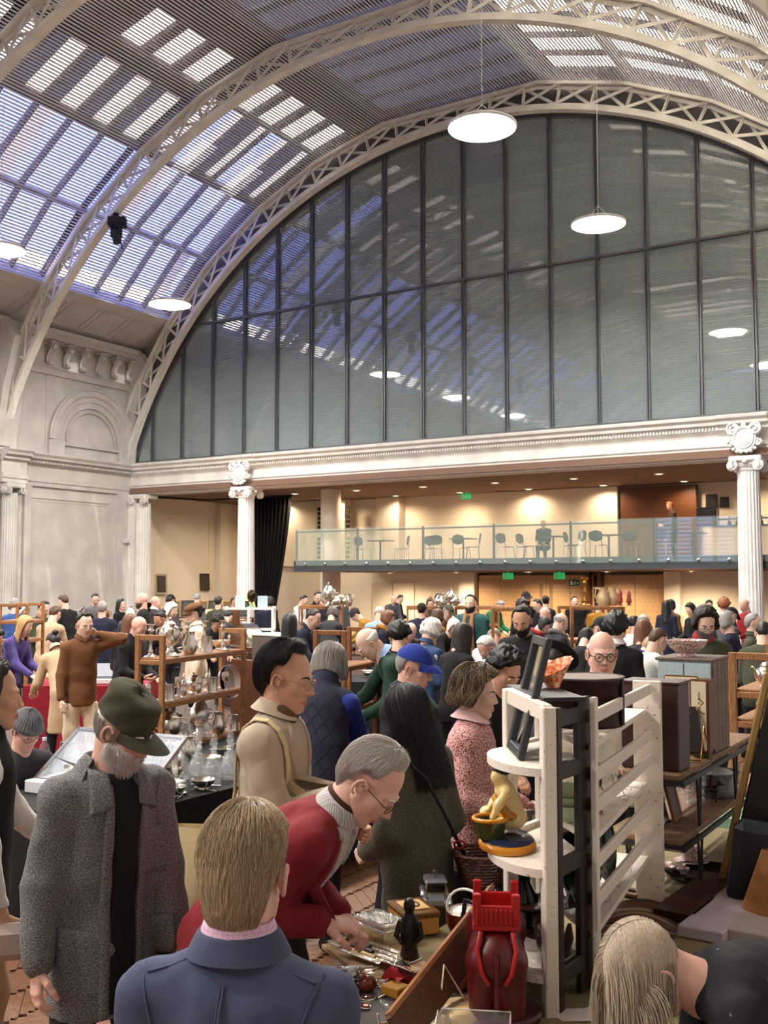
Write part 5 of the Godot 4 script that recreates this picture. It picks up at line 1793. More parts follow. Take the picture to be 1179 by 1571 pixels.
	visitor("grey haired person in navy turned left behind the painted bowl", -3.07, -12.99, -92, 0.93, "look_down", "woman", "grey", CC.navy, {"hair": "bob"})
	visitor("person in a dark green jacket with the back turned at the right edge", -2.31, -10.95, -177, 0.93, "browse", "stout", "dark", CC.olive, {"back": true})
	visitor("man in a brown corduroy jacket with a phone held to his ear", -8.27, -7.53, 69, 0.96, "phone", "man", "dark", CC.brown, {"legs": CC.cream, "collar": CC.brown, "hem": 0.78, "hair": "swept"})
	visitor("woman in a belted beige trench coat bending over the red table", -8.82, -7.77, -113, 0.91, "lean", "woman", "dark", CC.beige, {"hem": 0.45, "collar": CC.beige, "hair": "tied", "back": true})
	visitor("dark haired woman at the left edge in a charcoal cardigan holding papers", -10.55, -7.89, 113, 0.93, "lean", "woman", "dark", CC.char, {"hair": "bob"})
	visitor("person in a black coat cut off by the left edge", -8.36, -6.05, 122, 0.93, "lean", "man", "dark", CC.black, {"hem": 0.5})
	visitor("seated man in a ribbed grey knit hat and glasses looking down at his stall", -5.34, -4.37, 79, 0.92, "look_down", "man", "grey", CC.char, {"hat": "beanie", "hat_color": CC.grey, "glasses": "thin", "skin": "pink", "sit": true, "cell": 0.02})
	visitor("man in a dark green cable jumper bending left over trays of small silver", -4.38, -7.52, -48, 1.02, "lean", "man", "white", CC.dgreen, {"ring": 1, "collar": CC.lblue, "hair": "none"})

# ---------- the nearest people, with the cut of their clothes laid on the cloth's own surface
func drape(f: Field, nu: int, nv: int, fn: Callable, off: float) -> G:
	# fn(u, v) gives [from, towards]; the sheet lies off above the field and sinks in at its rim
	var g := G.new()
	g.grid(nu + 2, nv + 2, func(u: float, v: float):
		var a := clampf((u * (nu + 2) - 1.0) / nu, 0, 1)
		var b := clampf((v * (nv + 2) - 1.0) / nv, 0, 1)
		var r: Array = fn.call(a, b)
		var rim := u < 0.001 or u > 0.999 or v < 0.001 or v > 0.999
		return f.hit(r[0], r[1], -0.004 if rim else off))
	return g

func seam(g: G, f: Field, pts: Array, r: float, sink := 0.0) -> void:
	var q := []
	for p in pts: q.append(f.hit(p[0], p[1], r * 0.3 - sink))
	g.tube(q, r, 6)

func across(f: Field, a: Vector2, b: Vector2, n: int, dir: Vector3) -> Array:
	# a line of rays from a to b in x, y, thrown along dir (+z or -z)
	var o := []
	for k in n + 1:
		var p := a.lerp(b, float(k) / n)
		o.append([V(p.x, p.y, 0) - dir * 0.6, dir])
	return o

func buttons(t: Node3D, f: Field, at: Array, r: float, m: Material) -> void:
	for p in at:
		var h := f.hit(V(p.x, p.y, 0.6), Vector3.FORWARD, 0.003)
		part(t, "button", G.new().lathe([W(0.001, -0.003), W(r, -0.003), W(r, 0.003), W(r * 0.6, 0.005), W(r * 0.5, 0.003), W(0.001, 0.003)], 12, X3(h, 0, 90)), m)

func hero_pose(t: Node3D, o: Dictionary) -> Pose:
	return meshes[o.key]

func strand_mat(c: Color) -> StandardMaterial3D:
	return tex_mat("hair strand", c, 0.42)

func worn(t: Node3D, p: Pose, called: String, g: G, m: Material) -> MeshInstance3D:
	var q := part(t, called, g, m)
	q.transform = p.head
	return q

func of(o: Dictionary) -> Pose:
	var pd: Dictionary = (POSES[o.pose] as Dictionary).duplicate()
	for k in o: pd[k] = o[k]
	pd["fem"] = o.get("sex", "man") == "woman"
	if o.get("sex", "") == "stout": pd["girth"] = 1.16
	return pose(pd)

func build_heroes() -> void:
	blazer_man(); cap_man(); cardigan_man(); linen_man(); others()

func blazer_man() -> void:
	var navy := Color(0.25, 0.28, 0.38)
	var o := {"s": 0.9, "fine": true, "pose": "stand", "nod": 14, "turn": 2, "sex": "man", "skin": "pink", "hair": "low_nape", "hc": "sand", "back": true, "top": navy, "wear": "blazer", "hem": 0.72, "thick": 0.02, "look": "weave crease", "legs": Color(0.2, 0.2, 0.24)}
	var t := person("grey blond man in a navy blazer and pink check collar, seen from behind", V(-1.225, 0, -1.49), -158.7, o, "market visitors")
	var p := of(o)
	var f := top_field(p, 0.02, 0.72)
	var m := cloth(navy)
	var B := Vector3.BACK
	# collar band standing round the back of the neck, and its fold
	var n := p.neck + V(0, -0.002, -0.01)
	part(t, "lapel_collar", G.new().grid(10, 40, func(u: float, v: float):
		var a: float = lerpf(0.7, TAU - 0.7, v)
		var r := 0.069 + 0.02 * smooth(0.35, 1.0, u) * (1.0 + 0.4 * absf(sin(a)))
		var y := 0.036 * sin(minf(u * 1.6, 1.0) * PI * 0.5) - 0.054 * smooth(0.4, 1.0, u) + 0.012
		return n + V(sin(a) * r * 1.1, y + 0.012, cos(a) * r)), m)
	part(t, "shirt_collar", G.new().grid(8, 36, func(u: float, v: float):
		var a: float = lerpf(0.35, TAU - 0.35, v)
		var r := 0.063 + 0.012 * smooth(0.4, 1.0, u)
		var y := 0.046 + 0.028 * sin(minf(u * 1.8, 1.0) * PI * 0.5) - 0.03 * smooth(0.5, 1.0, u)
		return n + V(sin(a) * r * 1.06, y, cos(a) * r)), check_mat())
	var sg := G.new()
	seam(sg, f, across(f, W(0.002, n.y - 0.03), W(0.004, 0.8), 24, B), 0.0028)
	seam(sg, f, across(f, W(0.008, n.y - 0.03), W(0.01, 0.8), 24, B), 0.0016)
	for s in [-1.0, 1.0]:
		var sh: Vector3 = p.sh[0] if s < 0 else p.sh[1]
		var arc := []
		for k in 12:
			var q := k / 11.0
			arc.append([V(s * (absf(sh.x) + 0.012 - 0.035 * sin(q * PI)), lerpf(sh.y + 0.075, sh.y - 0.17, q), -0.6), B])
		seam(sg, f, arc, 0.0026)
		seam(sg, f, [[V(s * 0.07, 1.9, -0.035), Vector3.DOWN], [V(s * 0.12, 1.9, -0.04), Vector3.DOWN], [V(s * 0.17, 1.9, -0.045), Vector3.DOWN]], 0.0026)
		seam(sg, f, across(f, W(s * 0.1, 1.3), W(s * 0.11, 0.8), 12, B), 0.002)
	part(t, "seams", sg, m)
	var st := strands("low_nape", 5600, 0.0011, 3, -180, 180, 1.8)
	worn(t, p, "hair_strands", st, strand_mat(Color(0.74, 0.65, 0.52)))

func check_mat() -> StandardMaterial3D:
	var key := "pink check shirt"
	if mats.has(key): return mats[key]
	var im := Image.create(32, 32, false, Image.FORMAT_RGB8)
	im.fill(Color(0.85, 0.74, 0.8))
	for k in 32:
		for e in [0, 1]:
			im.set_pixel(k, e, Color(0.62, 0.4, 0.55)); im.set_pixel(e, k, Color(0.62, 0.4, 0.55))
	var m := mat(key, Color(0.98, 0.94, 0.96), 0.9)
	m.albedo_texture = ImageTexture.create_from_image(im)
	m.uv1_triplanar = true
	m.uv1_scale = Vector3.ONE * 90
	return m

func stripe_mat() -> StandardMaterial3D:
	var key := "grey striped shirt"
	if mats.has(key): return mats[key]
	var im := Image.create(16, 4, false, Image.FORMAT_RGB8)
	im.fill(Color(0.8, 0.79, 0.78))
	for y in 4:
		for e in [0, 1, 2, 3, 4]: im.set_pixel(e, y, Color(0.5, 0.5, 0.52))
	var m := mat(key, Color(0.95, 0.94, 0.93), 0.9)
	m.albedo_texture = ImageTexture.create_from_image(im)
	m.uv1_triplanar = true
	m.uv1_scale = V(130, 130, 130)
	return m

func flap(f: Field, pts: Array, off: float) -> G:
	# a flat piece of cloth with four corners (x, y) on the front of the field
	return drape(f, 10, 8, func(u: float, v: float):
		var a: Vector2 = (pts[0] as Vector2).lerp(pts[1], u)
		var b: Vector2 = (pts[3] as Vector2).lerp(pts[2], u)
		var c := a.lerp(b, v)
		return [V(c.x, c.y, 0.6), Vector3.FORWARD], off)

func cap_man() -> void:
	var wool := Color(0.56, 0.55, 0.55)
	var o := {"s": 0.936, "fine": true, "pose": "stand", "lean": 4, "nod": 28, "turn": 34, "sex": "man", "skin": "pink", "hair": "crop", "hc": "white", "beard": "white", "hat": "army cap", "hat_color": Color(0.24, 0.23, 0.15), "top": wool, "wear": "shirt_jacket", "look": "tweed crease", "hem": 0.66, "thick": 0.026, "legs": Color(0.13, 0.12, 0.13), "rh": V(0.26, 0.8, 0.05), "lh": V(0.22, 0.84, 0.14)}
	var t := person("white bearded man in an olive peaked cap and a grey wool shirt jacket", V(-2.635, 0, -2.516), 70, o, "market visitors")
	var p := of(o)
	var f := top_field(p, 0.026, 0.66)
	var m := cloth(wool, "tweed crease")
	var black := cloth(Color(0.035, 0.035, 0.045))
	part(t, "t_shirt", drape(f, 26, 8, func(u: float, v: float):
		var y := lerpf(1.475, 0.68, u)
		var w := lerpf(0.06, 0.045, smooth(0.0, 0.25, u))
		return [V(lerpf(-w, w, v) + 0.02 - 0.01 * u, y, 0.6), Vector3.FORWARD], 0.004), black)
	part(t, "t_shirt_neck", G.new().grid(3, 30, func(u: float, v: float):
		var a := TAU * v
		return p.neck + V(sin(a) * (0.066 - 0.004 * u), 0.004 + 0.014 * u - 0.022 * cos(a), cos(a) * (0.073 - 0.004 * u) - 0.006)), black)
	for s in [-1.0, 1.0]:
		var x: float = 0.02 + s * 0.052
		part(t, "placket", drape(f, 24, 3, func(u: float, v: float):
			var y := lerpf(1.44, 0.67, u)
			return [V(x + s * lerpf(0.0, 0.03, v) - 0.01 * u, y, 0.6), Vector3.FORWARD], 0.009), m)
		part(t, "collar_wing", flap(f, [W(s * 0.052 + 0.012, 1.475), W(s * 0.05 + 0.012, 1.37), W(s * 0.125 + 0.012, 1.345), W(s * 0.1, 1.5)] if s > 0 else [W(-0.1, 1.5), W(-0.113, 1.345), W(-0.038, 1.37), W(-0.04, 1.475)], 0.014), m)
	part(t, "collar_band", G.new().grid(8, 36, func(u: float, v: float):
		var a: float = lerpf(1.1, TAU - 1.1, v)
		var r := 0.07 + 0.055 * smooth(0.35, 1.0, u)
		var y := 0.04 * sin(minf(u * 1.6, 1.0) * PI * 0.5) - 0.075 * smooth(0.4, 1.0, u) + 0.022
		return p.neck + V(sin(a) * r * 1.12, y - 0.03 * maxf(cos(a), 0.0), cos(a) * r - 0.008)), m)
	part(t, "chest_pocket", flap(f, [W(0.09, 1.27), W(0.185, 1.275), W(0.18, 1.12), W(0.09, 1.12)], 0.008), m)
	part(t, "hip_pocket", flap(f, [W(-0.19, 0.98), W(-0.06, 0.95), W(-0.06, 0.74), W(-0.19, 0.74)], 0.007), m)
	part(t, "hip_pocket", flap(f, [W(0.09, 0.95), W(0.19, 0.98), W(0.19, 0.74), W(0.09, 0.74)], 0.007), m)
	buttons(t, f, [W(-0.048, 1.26), W(-0.05, 1.11), W(-0.052, 0.96), W(-0.054, 0.81)], 0.009, mat("horn button", Color(0.14, 0.12, 0.11), 0.35))
	var sg := G.new()
	for s in [-1.0, 1.0]:
		var sh: Vector3 = p.sh[0] if s < 0 else p.sh[1]
		var arc := []
		for k in 10:
			var q := k / 9.0
			arc.append([V(s * (absf(sh.x) + 0.005 - 0.03 * sin(q * PI)), lerpf(sh.y + 0.07, sh.y - 0.15, q), 0.6), Vector3.FORWARD])
		seam(sg, f, arc, 0.003)
	part(t, "seams", sg, m)
	worn(t, p, "beard_strands", beard_strands(1500), strand_mat(Color(0.86, 0.82, 0.78)))
	worn(t, p, "side_hair", strands("crop", 600, 0.0009, 9, 70, 290, 1.0, 0.62), strand_mat(Color(0.7, 0.67, 0.65)))

func beard_strands(count: int) -> G:
	var r := RandomNumberGenerator.new()
	r.seed = 5
	var g := G.new()
	g.tinted = true
	for n in count:
		var az := r.randf_range(-1.6, 1.6)
		var el := r.randf_range(-1.15, -0.25) - 0.25 * exp(-az * az / 0.06)
		var d := V(sin(az) * cos(el), sin(el), cos(az) * cos(el))
		var p := HC + d * (0.105 + 0.0 * az)
		p = HC + d * (head_radius(d, 0, 0) + 0.006)
		var c := r.randf_range(0.65, 1.0)
		g.col = Color(c, c, c)
		var dn := V(d.x * 0.5, -0.9, d.z * 0.5 + 0.2).normalized()
		g.tube([p, p + d * 0.006 + dn * 0.008, p + d * 0.005 + dn * 0.02], [0.0009, 0.0008, 0.0003], 3, false)
	return g

func cardigan_man() -> void:
	var red := Color(0.45, 0.045, 0.1)
	var o := {"s": 0.97, "fine": true, "pose": "lean", "lean": 40, "nod": 46, "sex": "man", "skin": "pink", "hair": "grey_swept", "hc": "white", "glasses": "thin", "top": red, "wear": "cardigan", "hem": 0.8, "thick": 0.022, "legs": Color(0.06, 0.06, 0.08), "rh": V(0.1, 1.0, 0.24), "lh": V(0.16, 0.95, 0.22), "curl": [0.9, 0.6], "girth": 1.08}
	var t := person("white haired man in a red cardigan bending over the table of small antiques", V(-2.115, 0, -2.69), 106, o, "market visitors")
	var p := of(o)
	var f := top_field(p, 0.022, 0.8)
	var fw := p.up.cross(Vector3.RIGHT).normalized() * -1.0   # out of the chest
	if fw.z < 0: fw = -fw
	var at := func(x: float, h: float) -> Array: return [p.hip + p.up * h + V(x, 0, 0) + fw * 0.6, -fw]
	part(t, "shirt_front", drape(f, 18, 10, func(u: float, v: float):
		var w := lerpf(0.085, 0.006, u)
		return at.call(lerpf(-w, w, v), lerpf(0.5, 0.02, u)), 0.005), stripe_mat())
	for s in [-1.0, 1.0]:
		part(t, "cardigan_edge", drape(f, 18, 3, func(u: float, v: float):
			var w := lerpf(0.085, 0.006, u)
			return at.call(s * (w + lerpf(0.0, 0.028, v)), lerpf(0.51, -0.08, u)), 0.011), cloth(red))
		part(t, "shirt_collar_wing", drape(f, 8, 6, func(u: float, v: float):
			return at.call(s * lerpf(0.02 + 0.03 * u, 0.088 - 0.03 * u, v), lerpf(0.535, 0.4, u)), 0.013), stripe_mat())
	part(t, "shirt_collar", G.new().grid(6, 32, func(u: float, v: float):
		var a: float = lerpf(0.5, TAU - 0.5, v)
		var ax := (p.head * V(0, -0.06, -0.02) - p.neck).normalized()
		var b := Basis(Vector3.RIGHT, ax, Vector3.RIGHT.cross(ax)).orthonormalized()
		return p.neck + b * V(sin(a) * (0.07 + 0.016 * u), 0.05 - 0.05 * u * u, cos(a) * (0.07 + 0.016 * u))), stripe_mat())
	part(t, "neckerchief", G.new().grid(4, 28, func(u: float, v: float):
		var a := TAU * v
		var ax := (p.head * V(0, -0.06, -0.02) - p.neck).normalized()
		var b := Basis(Vector3.RIGHT, ax, Vector3.RIGHT.cross(ax)).orthonormalized()
		return p.neck + b * V(sin(a) * (0.064 + 0.008 * sin(u * PI)), 0.035 + 0.03 * u, cos(a) * (0.066 + 0.008 * sin(u * PI)))), cloth(Color(0.3, 0.13, 0.08), "mottle"))
	worn(t, p, "hair_strands", strands("grey_swept", 3000, 0.001, 21, -180, 180, 1.3), strand_mat(Color(0.84, 0.82, 0.79)))

func linen_man() -> void:
	var linen := Color(0.68, 0.62, 0.54)
	var o := {"s": 1.0, "fine": true, "pose": "stand", "nod": 12, "lean": 4, "sex": "man", "skin": "tan", "hair": "swept", "hc": "black", "glasses": "gold", "top": linen, "wear": "linen_blazer", "hem": 0.72, "thick": 0.022, "legs": Color(0.2, 0.18, 0.17), "rh": V(0.06, 1.2, 0.3), "rp": V(0.5, -0.7, -0.3), "rpalm": V(-0.9, 0, -0.2), "lh": V(0.1, 1.06, 0.28), "curl": [1.1, 0.6], "collar": linen}
	var t := person("black haired man in a beige linen blazer gripping his tote bag strap", V(-2.527, 0, -3.260), 106, o, "market visitors")
	var p := of(o)
	var f := top_field(p, 0.022, 0.72)
	var m := cloth(linen)
	part(t, "neckerchief", scarf_knot(p), cloth(Color(0.42, 0.3, 0.18), "mottle"))
	for s in [-1.0, 1.0]:
		part(t, "lapel", flap(f, [W(s * 0.06, 1.47), W(s * 0.02, 1.16), W(s * 0.03, 1.16), W(s * 0.115, 1.36)], 0.01), m)
	# tote bag: a strap over the near shoulder and the pouch behind the arm
	var strap := []
	for k in 16:
		var a := lerpf(-0.4, PI + 0.75, k / 15.0)
		strap.append(V(-0.13 - 0.05 * sin(a) * 0.2, 1.28 + 0.23 * sin(a), 0.2 * cos(a) - 0.0))
	var sg := G.new()
	for k in 15:
		var a := f.hit(strap[k] + (strap[k] - V(-0.1, 1.25, 0)).normalized() * 0.4, -(strap[k] - V(-0.1, 1.25, 0)).normalized(), 0.008)
		var b := f.hit(strap[k + 1] + (strap[k + 1] - V(-0.1, 1.25, 0)).normalized() * 0.4, -(strap[k + 1] - V(-0.1, 1.25, 0)).normalized(), 0.008)
		sg.beam(a, b, 0.03, 0.005, (a - V(-0.1, 1.25, 0)).normalized())
	var canvas := cloth(Color(0.82, 0.75, 0.58), "weave")
	part(t, "tote_strap", sg, canvas)
	part(t, "tote_bag", G.new().grid(12, 24, func(u: float, v: float):
		var a := TAU * v
		var w := 0.05 + 0.03 * sin(u * 2.6)
		return V(-0.3 + w * cos(a) * 0.7, lerpf(1.12, 0.72, u), -0.12 + 0.17 * sin(a) * (0.9 + 0.1 * u)), true), canvas)
	worn(t, p, "hair_strands", strands("swept", 2400, 0.0012, 31, -180, 180, 2.2), strand_mat(Color(0.06, 0.055, 0.06)))

func scarf_knot(p: Pose) -> G:
	return G.new().grid(5, 30, func(u: float, v: float):
		var a := TAU * v
		return p.neck + V(sin(a) * (0.066 + 0.014 * sin(u * PI)), 0.01 + 0.04 * u - 0.035 * maxf(cos(a), 0) * (1.0 - u), cos(a) * (0.07 + 0.016 * sin(u * PI))))

func others() -> void:
	# quilted navy gilet over blue sleeves
	var blue := Color(0.12, 0.2, 0.55)
	var o := {"s": 0.976, "fine": true, "pose": "lean", "lean": 24, "nod": 36, "sex": "woman", "hair": "bob", "hc": "grey", "back": true, "top": blue, "wear": "jumper", "hem": 0.82, "thick": 0.018, "girth": 1.12}
	var t := person("grey bobbed woman in a quilted navy gilet over blue sleeves, seen from behind", V(-3.432, 0, -4.831), -164, o, "market visitors")
	var p := of(o)
	var gf := gilet(p, 0.03, 0.8)
	var q := cloth(Color(0.1, 0.11, 0.2), "weave crease")
	part(t, "gilet", gf.into(G.new(), 0.014), q)
	var sg := G.new()
	var bk := -(p.up.cross(Vector3.LEFT)).normalized()
	if bk.z > 0: bk = -bk
	for k in 11:
		for s in [-1.0, 1.0]:
			var pts := []
			for e in 14:
				var h := lerpf(-0.12, 0.48, e / 13.0)
				var x: float = s * ((k - 5) * 0.075 + (e / 13.0 - 0.5) * 0.4)
				if absf(x) < 0.2: pts.append([p.hip + p.up * h + V(x, 0, 0) + bk * 0.6, -bk])
			if pts.size() > 2: seam(sg, gf, pts, 0.003, 0.002)
	part(t, "quilting", sg, cloth(Color(0.06, 0.065, 0.12), "weave"))
	worn(t, p, "hair_strands", strands("bob", 1500, 0.0014, 41, -180, 180, 1.0, 0.0, fall_of(p, "bob")), strand_mat(Color(0.75, 0.74, 0.72)))
	# blue baseball cap with a bird badge
	o = {"s": 0.937, "fine": true, "pose": "look_down", "lean": 5, "nod": 16, "turn": 8, "sex": "man", "skin": "pink", "hair": "short", "hc": "grey", "glasses": "gold", "hat": "cap", "hat_color": Color(0.1, 0.19, 0.55), "top": Color(0.06, 0.06, 0.07), "wear": "fleece", "hem": 0.74, "thick": 0.028, "collar": Color(0.06, 0.06, 0.07)}
	t = person("man in a royal blue baseball cap with a white bird badge and a black fleece", V(-2.997, 0, -5.051), 96, o, "market visitors")
	p = of(o)
	var badge := G.new().prism([W(-0.03, 0.004), W(-0.012, 0.018), W(0.012, 0.016), W(0.034, 0.004), W(0.012, 0.004), W(0.02, -0.012), W(0.002, -0.004), W(-0.008, -0.014), W(-0.01, -0.002)], 0.004, X3(V(0, 0.1, 0.108), 0, -32))
	worn(t, p, "cap_badge", badge, mat("badge white", Color(0.9, 0.9, 0.92), 0.7))
	worn(t, p, "cap_badge", G.new().prism([W(0.006, 0.004), W(0.026, 0.002), W(0.012, -0.004)], 0.005, X3(V(0, 0.099, 0.108), 0, -32)), mat("badge red", Color(0.75, 0.15, 0.2), 0.7))
	# long black hair, long grey-green coat
	o = {"s": 0.885, "fine": true, "pose": "stand", "nod": 22, "sex": "woman", "skin": "fair", "hair": "very_long", "hc": "black", "top": Color(0.47, 0.45, 0.38), "wear": "long_coat", "look": "tweed crease", "hem": 0.3, "thick": 0.03, "rh": V(0.14, 1.0, 0.2), "lh": V(0.14, 0.98, 0.2)}
	t = person("woman with very long black hair in a long grey-green coat, turned away in the middle", V(-2.23, 0, -3.88), -104, o, "market visitors")
	p = of(o)
	worn(t, p, "hair_strands", strands("very_long", 2200, 0.0012, 51, -180, 180, 1.0, 0.0, fall_of(p, "very_long")), strand_mat(Color(0.055, 0.05, 0.055)))
	part(t, "bag_strap", G.new().tube([V(0.14, 1.46, -0.02), V(0.1, 1.36, -0.16), V(-0.02, 1.15, -0.19), V(-0.16, 0.95, -0.17), V(-0.23, 0.85, -0.05)], 0.009, 6), mat("strap leather", Color(0.03, 0.03, 0.03), 0.5))
	part(t, "shoulder_bag", G.new().box(V(-0.28, 0.78, 0.0), V(0.1, 0.22, 0.28), I3, 0.03), mat("bag nylon", Color(0.05, 0.07, 0.12), 0.6))
	# pink tweed jacket
	var tw := Color(0.9, 0.74, 0.73)
	o = {"s": 0.9, "fine": true, "pose": "stand", "nod": 6, "sex": "woman", "skin": "fair", "hair": "bushy", "hc": "mixed", "top": tw, "wear": "quilted_jacket", "look": "boucle", "hem": 0.8, "thick": 0.03, "legs": Color(0.16, 0.11, 0.1), "collar": tw, "rh": V(0.14, 1.02, 0.24), "lh": V(0.14, 1.02, 0.26)}
	t = person("woman with tousled streaked hair in a pink and burgundy speckled jacket", V(-2.304, 0, -4.514), 108, o, "market visitors")
	p = of(o)
	worn(t, p, "hair_strands", strands("bushy", 1100, 0.0018, 61, -180, 180, 3.0, 0.0, fall_of(p, "bushy")), strand_mat(Color(0.62, 0.53, 0.4)))
	worn(t, p, "hair_strands", strands("bushy", 900, 0.0016, 62, -180, 180, 3.0, 0.0, fall_of(p, "bushy")), strand_mat(Color(0.22, 0.18, 0.15)))
	worn(t, p, "sunglasses", spectacles(false, 0.003), mat("smoky frame", Color(0.35, 0.35, 0.36), 0.3)).transform = p.head * X3(V(0, 0.1, -0.05), 0, -32)
	# bald man in a cream jacket
	o = {"s": 0.975, "fine": true, "pose": "stand", "nod": 8, "sex": "stout", "skin": "pink", "hair": "none", "ring": 1, "hc": "white", "glasses": "round", "top": Color(0.83, 0.78, 0.7), "wear": "jacket", "hem": 0.76, "thick": 0.026}
	t = person("bald man in round glasses and a cream jacket frowning behind the copper drum", V(-2.12, 0, -5.82), 30, o, "market visitors")
	p = of(o)
	var jf := top_field(p, 0.026, 0.76)
	for s in [-1.0, 1.0]:
		part(t, "lapel", flap(jf, [W(s * 0.05, 1.5), W(s * 0.02, 1.2), W(s * 0.04, 1.2), W(s * 0.12, 1.4)], 0.012), cloth(Color(0.16, 0.17, 0.22) if s > 0 else Color(0.83, 0.78, 0.7)))
	part(t, "shirt_front", flap(jf, [W(-0.05, 1.49), W(-0.012, 1.2), W(0.012, 1.2), W(0.05, 1.49)], 0.006), cloth(Color(0.8, 0.82, 0.86)))
	# woman stooping in the right corner
	o = {"s": 0.94, "fine": true, "pose": "bend", "lean": 72, "nod": 64, "turn": 8, "sex": "woman", "skin": "pink", "hair": "crop", "hc": "ash", "top": Color(0.9, 0.9, 0.9), "wear": "top", "look": "spots", "hem": 0.5, "thick": 0.02, "rh": V(0.1, 0.86, 0.5), "lh": V(0.16, 0.82, 0.46)}
	t = person("ash blonde woman in a black top stooping over the lower right corner", V(-0.47, 0, -2.97), -58, o, "market visitors")
	p = of(o)
	part(t, "hair_strands", falling_hair(p.head, 4200, 0.25, 0.0017, 71), strand_mat(Color(0.78, 0.72, 0.64)))
	# the arm and hip of a woman at the left edge
	o = {"s": 0.968, "fine": true, "pose": "stand", "sex": "woman", "skin": "tan", "hair": "long", "hc": "dark", "top": Color(0.85, 0.85, 0.85), "wear": "t_shirt", "hem": 0.9, "thick": 0.012, "legs": Color(0.72, 0.6, 0.48), "back": true, "rh": V(0.2, 0.84, 0.1), "lh": V(0.3, 0.98, 0.3)}
	t = person("woman cut by the left edge in a black pinafore over a white T-shirt", V(-3.3, 0, -2.53), 140, o, "market visitors")
	p = of(o)
	part(t, "pinafore", gilet(p, 0.02, 0.86).into(G.new(), 0.016), cloth(Color(0.03, 0.03, 0.035)))
	part(t, "handbag", G.new().box(V(-0.22, 0.78, 0.1), V(0.07, 0.13, 0.2), I3, 0.03), mat("pale leather", Color(0.7, 0.64, 0.6), 0.5))

func gilet(p: Pose, thick: float, hem: float) -> Field:
	var f := Field.new()
	f.k = 0.03
	var g := p.girth
	f.bone(p.hip + p.up * -0.12, p.hip + p.up * 0.17, (0.11 + thick) * g, (0.1 + thick) * g, Vector3.RIGHT, 1.38)
	f.bone(p.hip + p.up * 0.17, p.chest + p.up * 0.08, (0.1 + thick) * g, (0.107 + thick) * sqrt(g), Vector3.RIGHT, p.broad / 0.14)
	for e in 2:
		var s: Vector3 = p.sh[e]
		f.bone(p.chest + p.up * 0.1 + (s - p.chest) * 0.3, s.lerp(p.neck, 0.2), 0.088 + thick, 0.05 + thick)
	f.bone(p.neck + V(0, -0.03, -0.01), p.neck + (p.head * V(0, -0.06, -0.02) - p.neck) * 0.5, 0.06 + thick, 0.052 + thick)
	f.cuts.append(Plane(Vector3.DOWN, -hem))
	return f

# ---------- wares: small lathed and bent things, base at y 0
var wares := {}

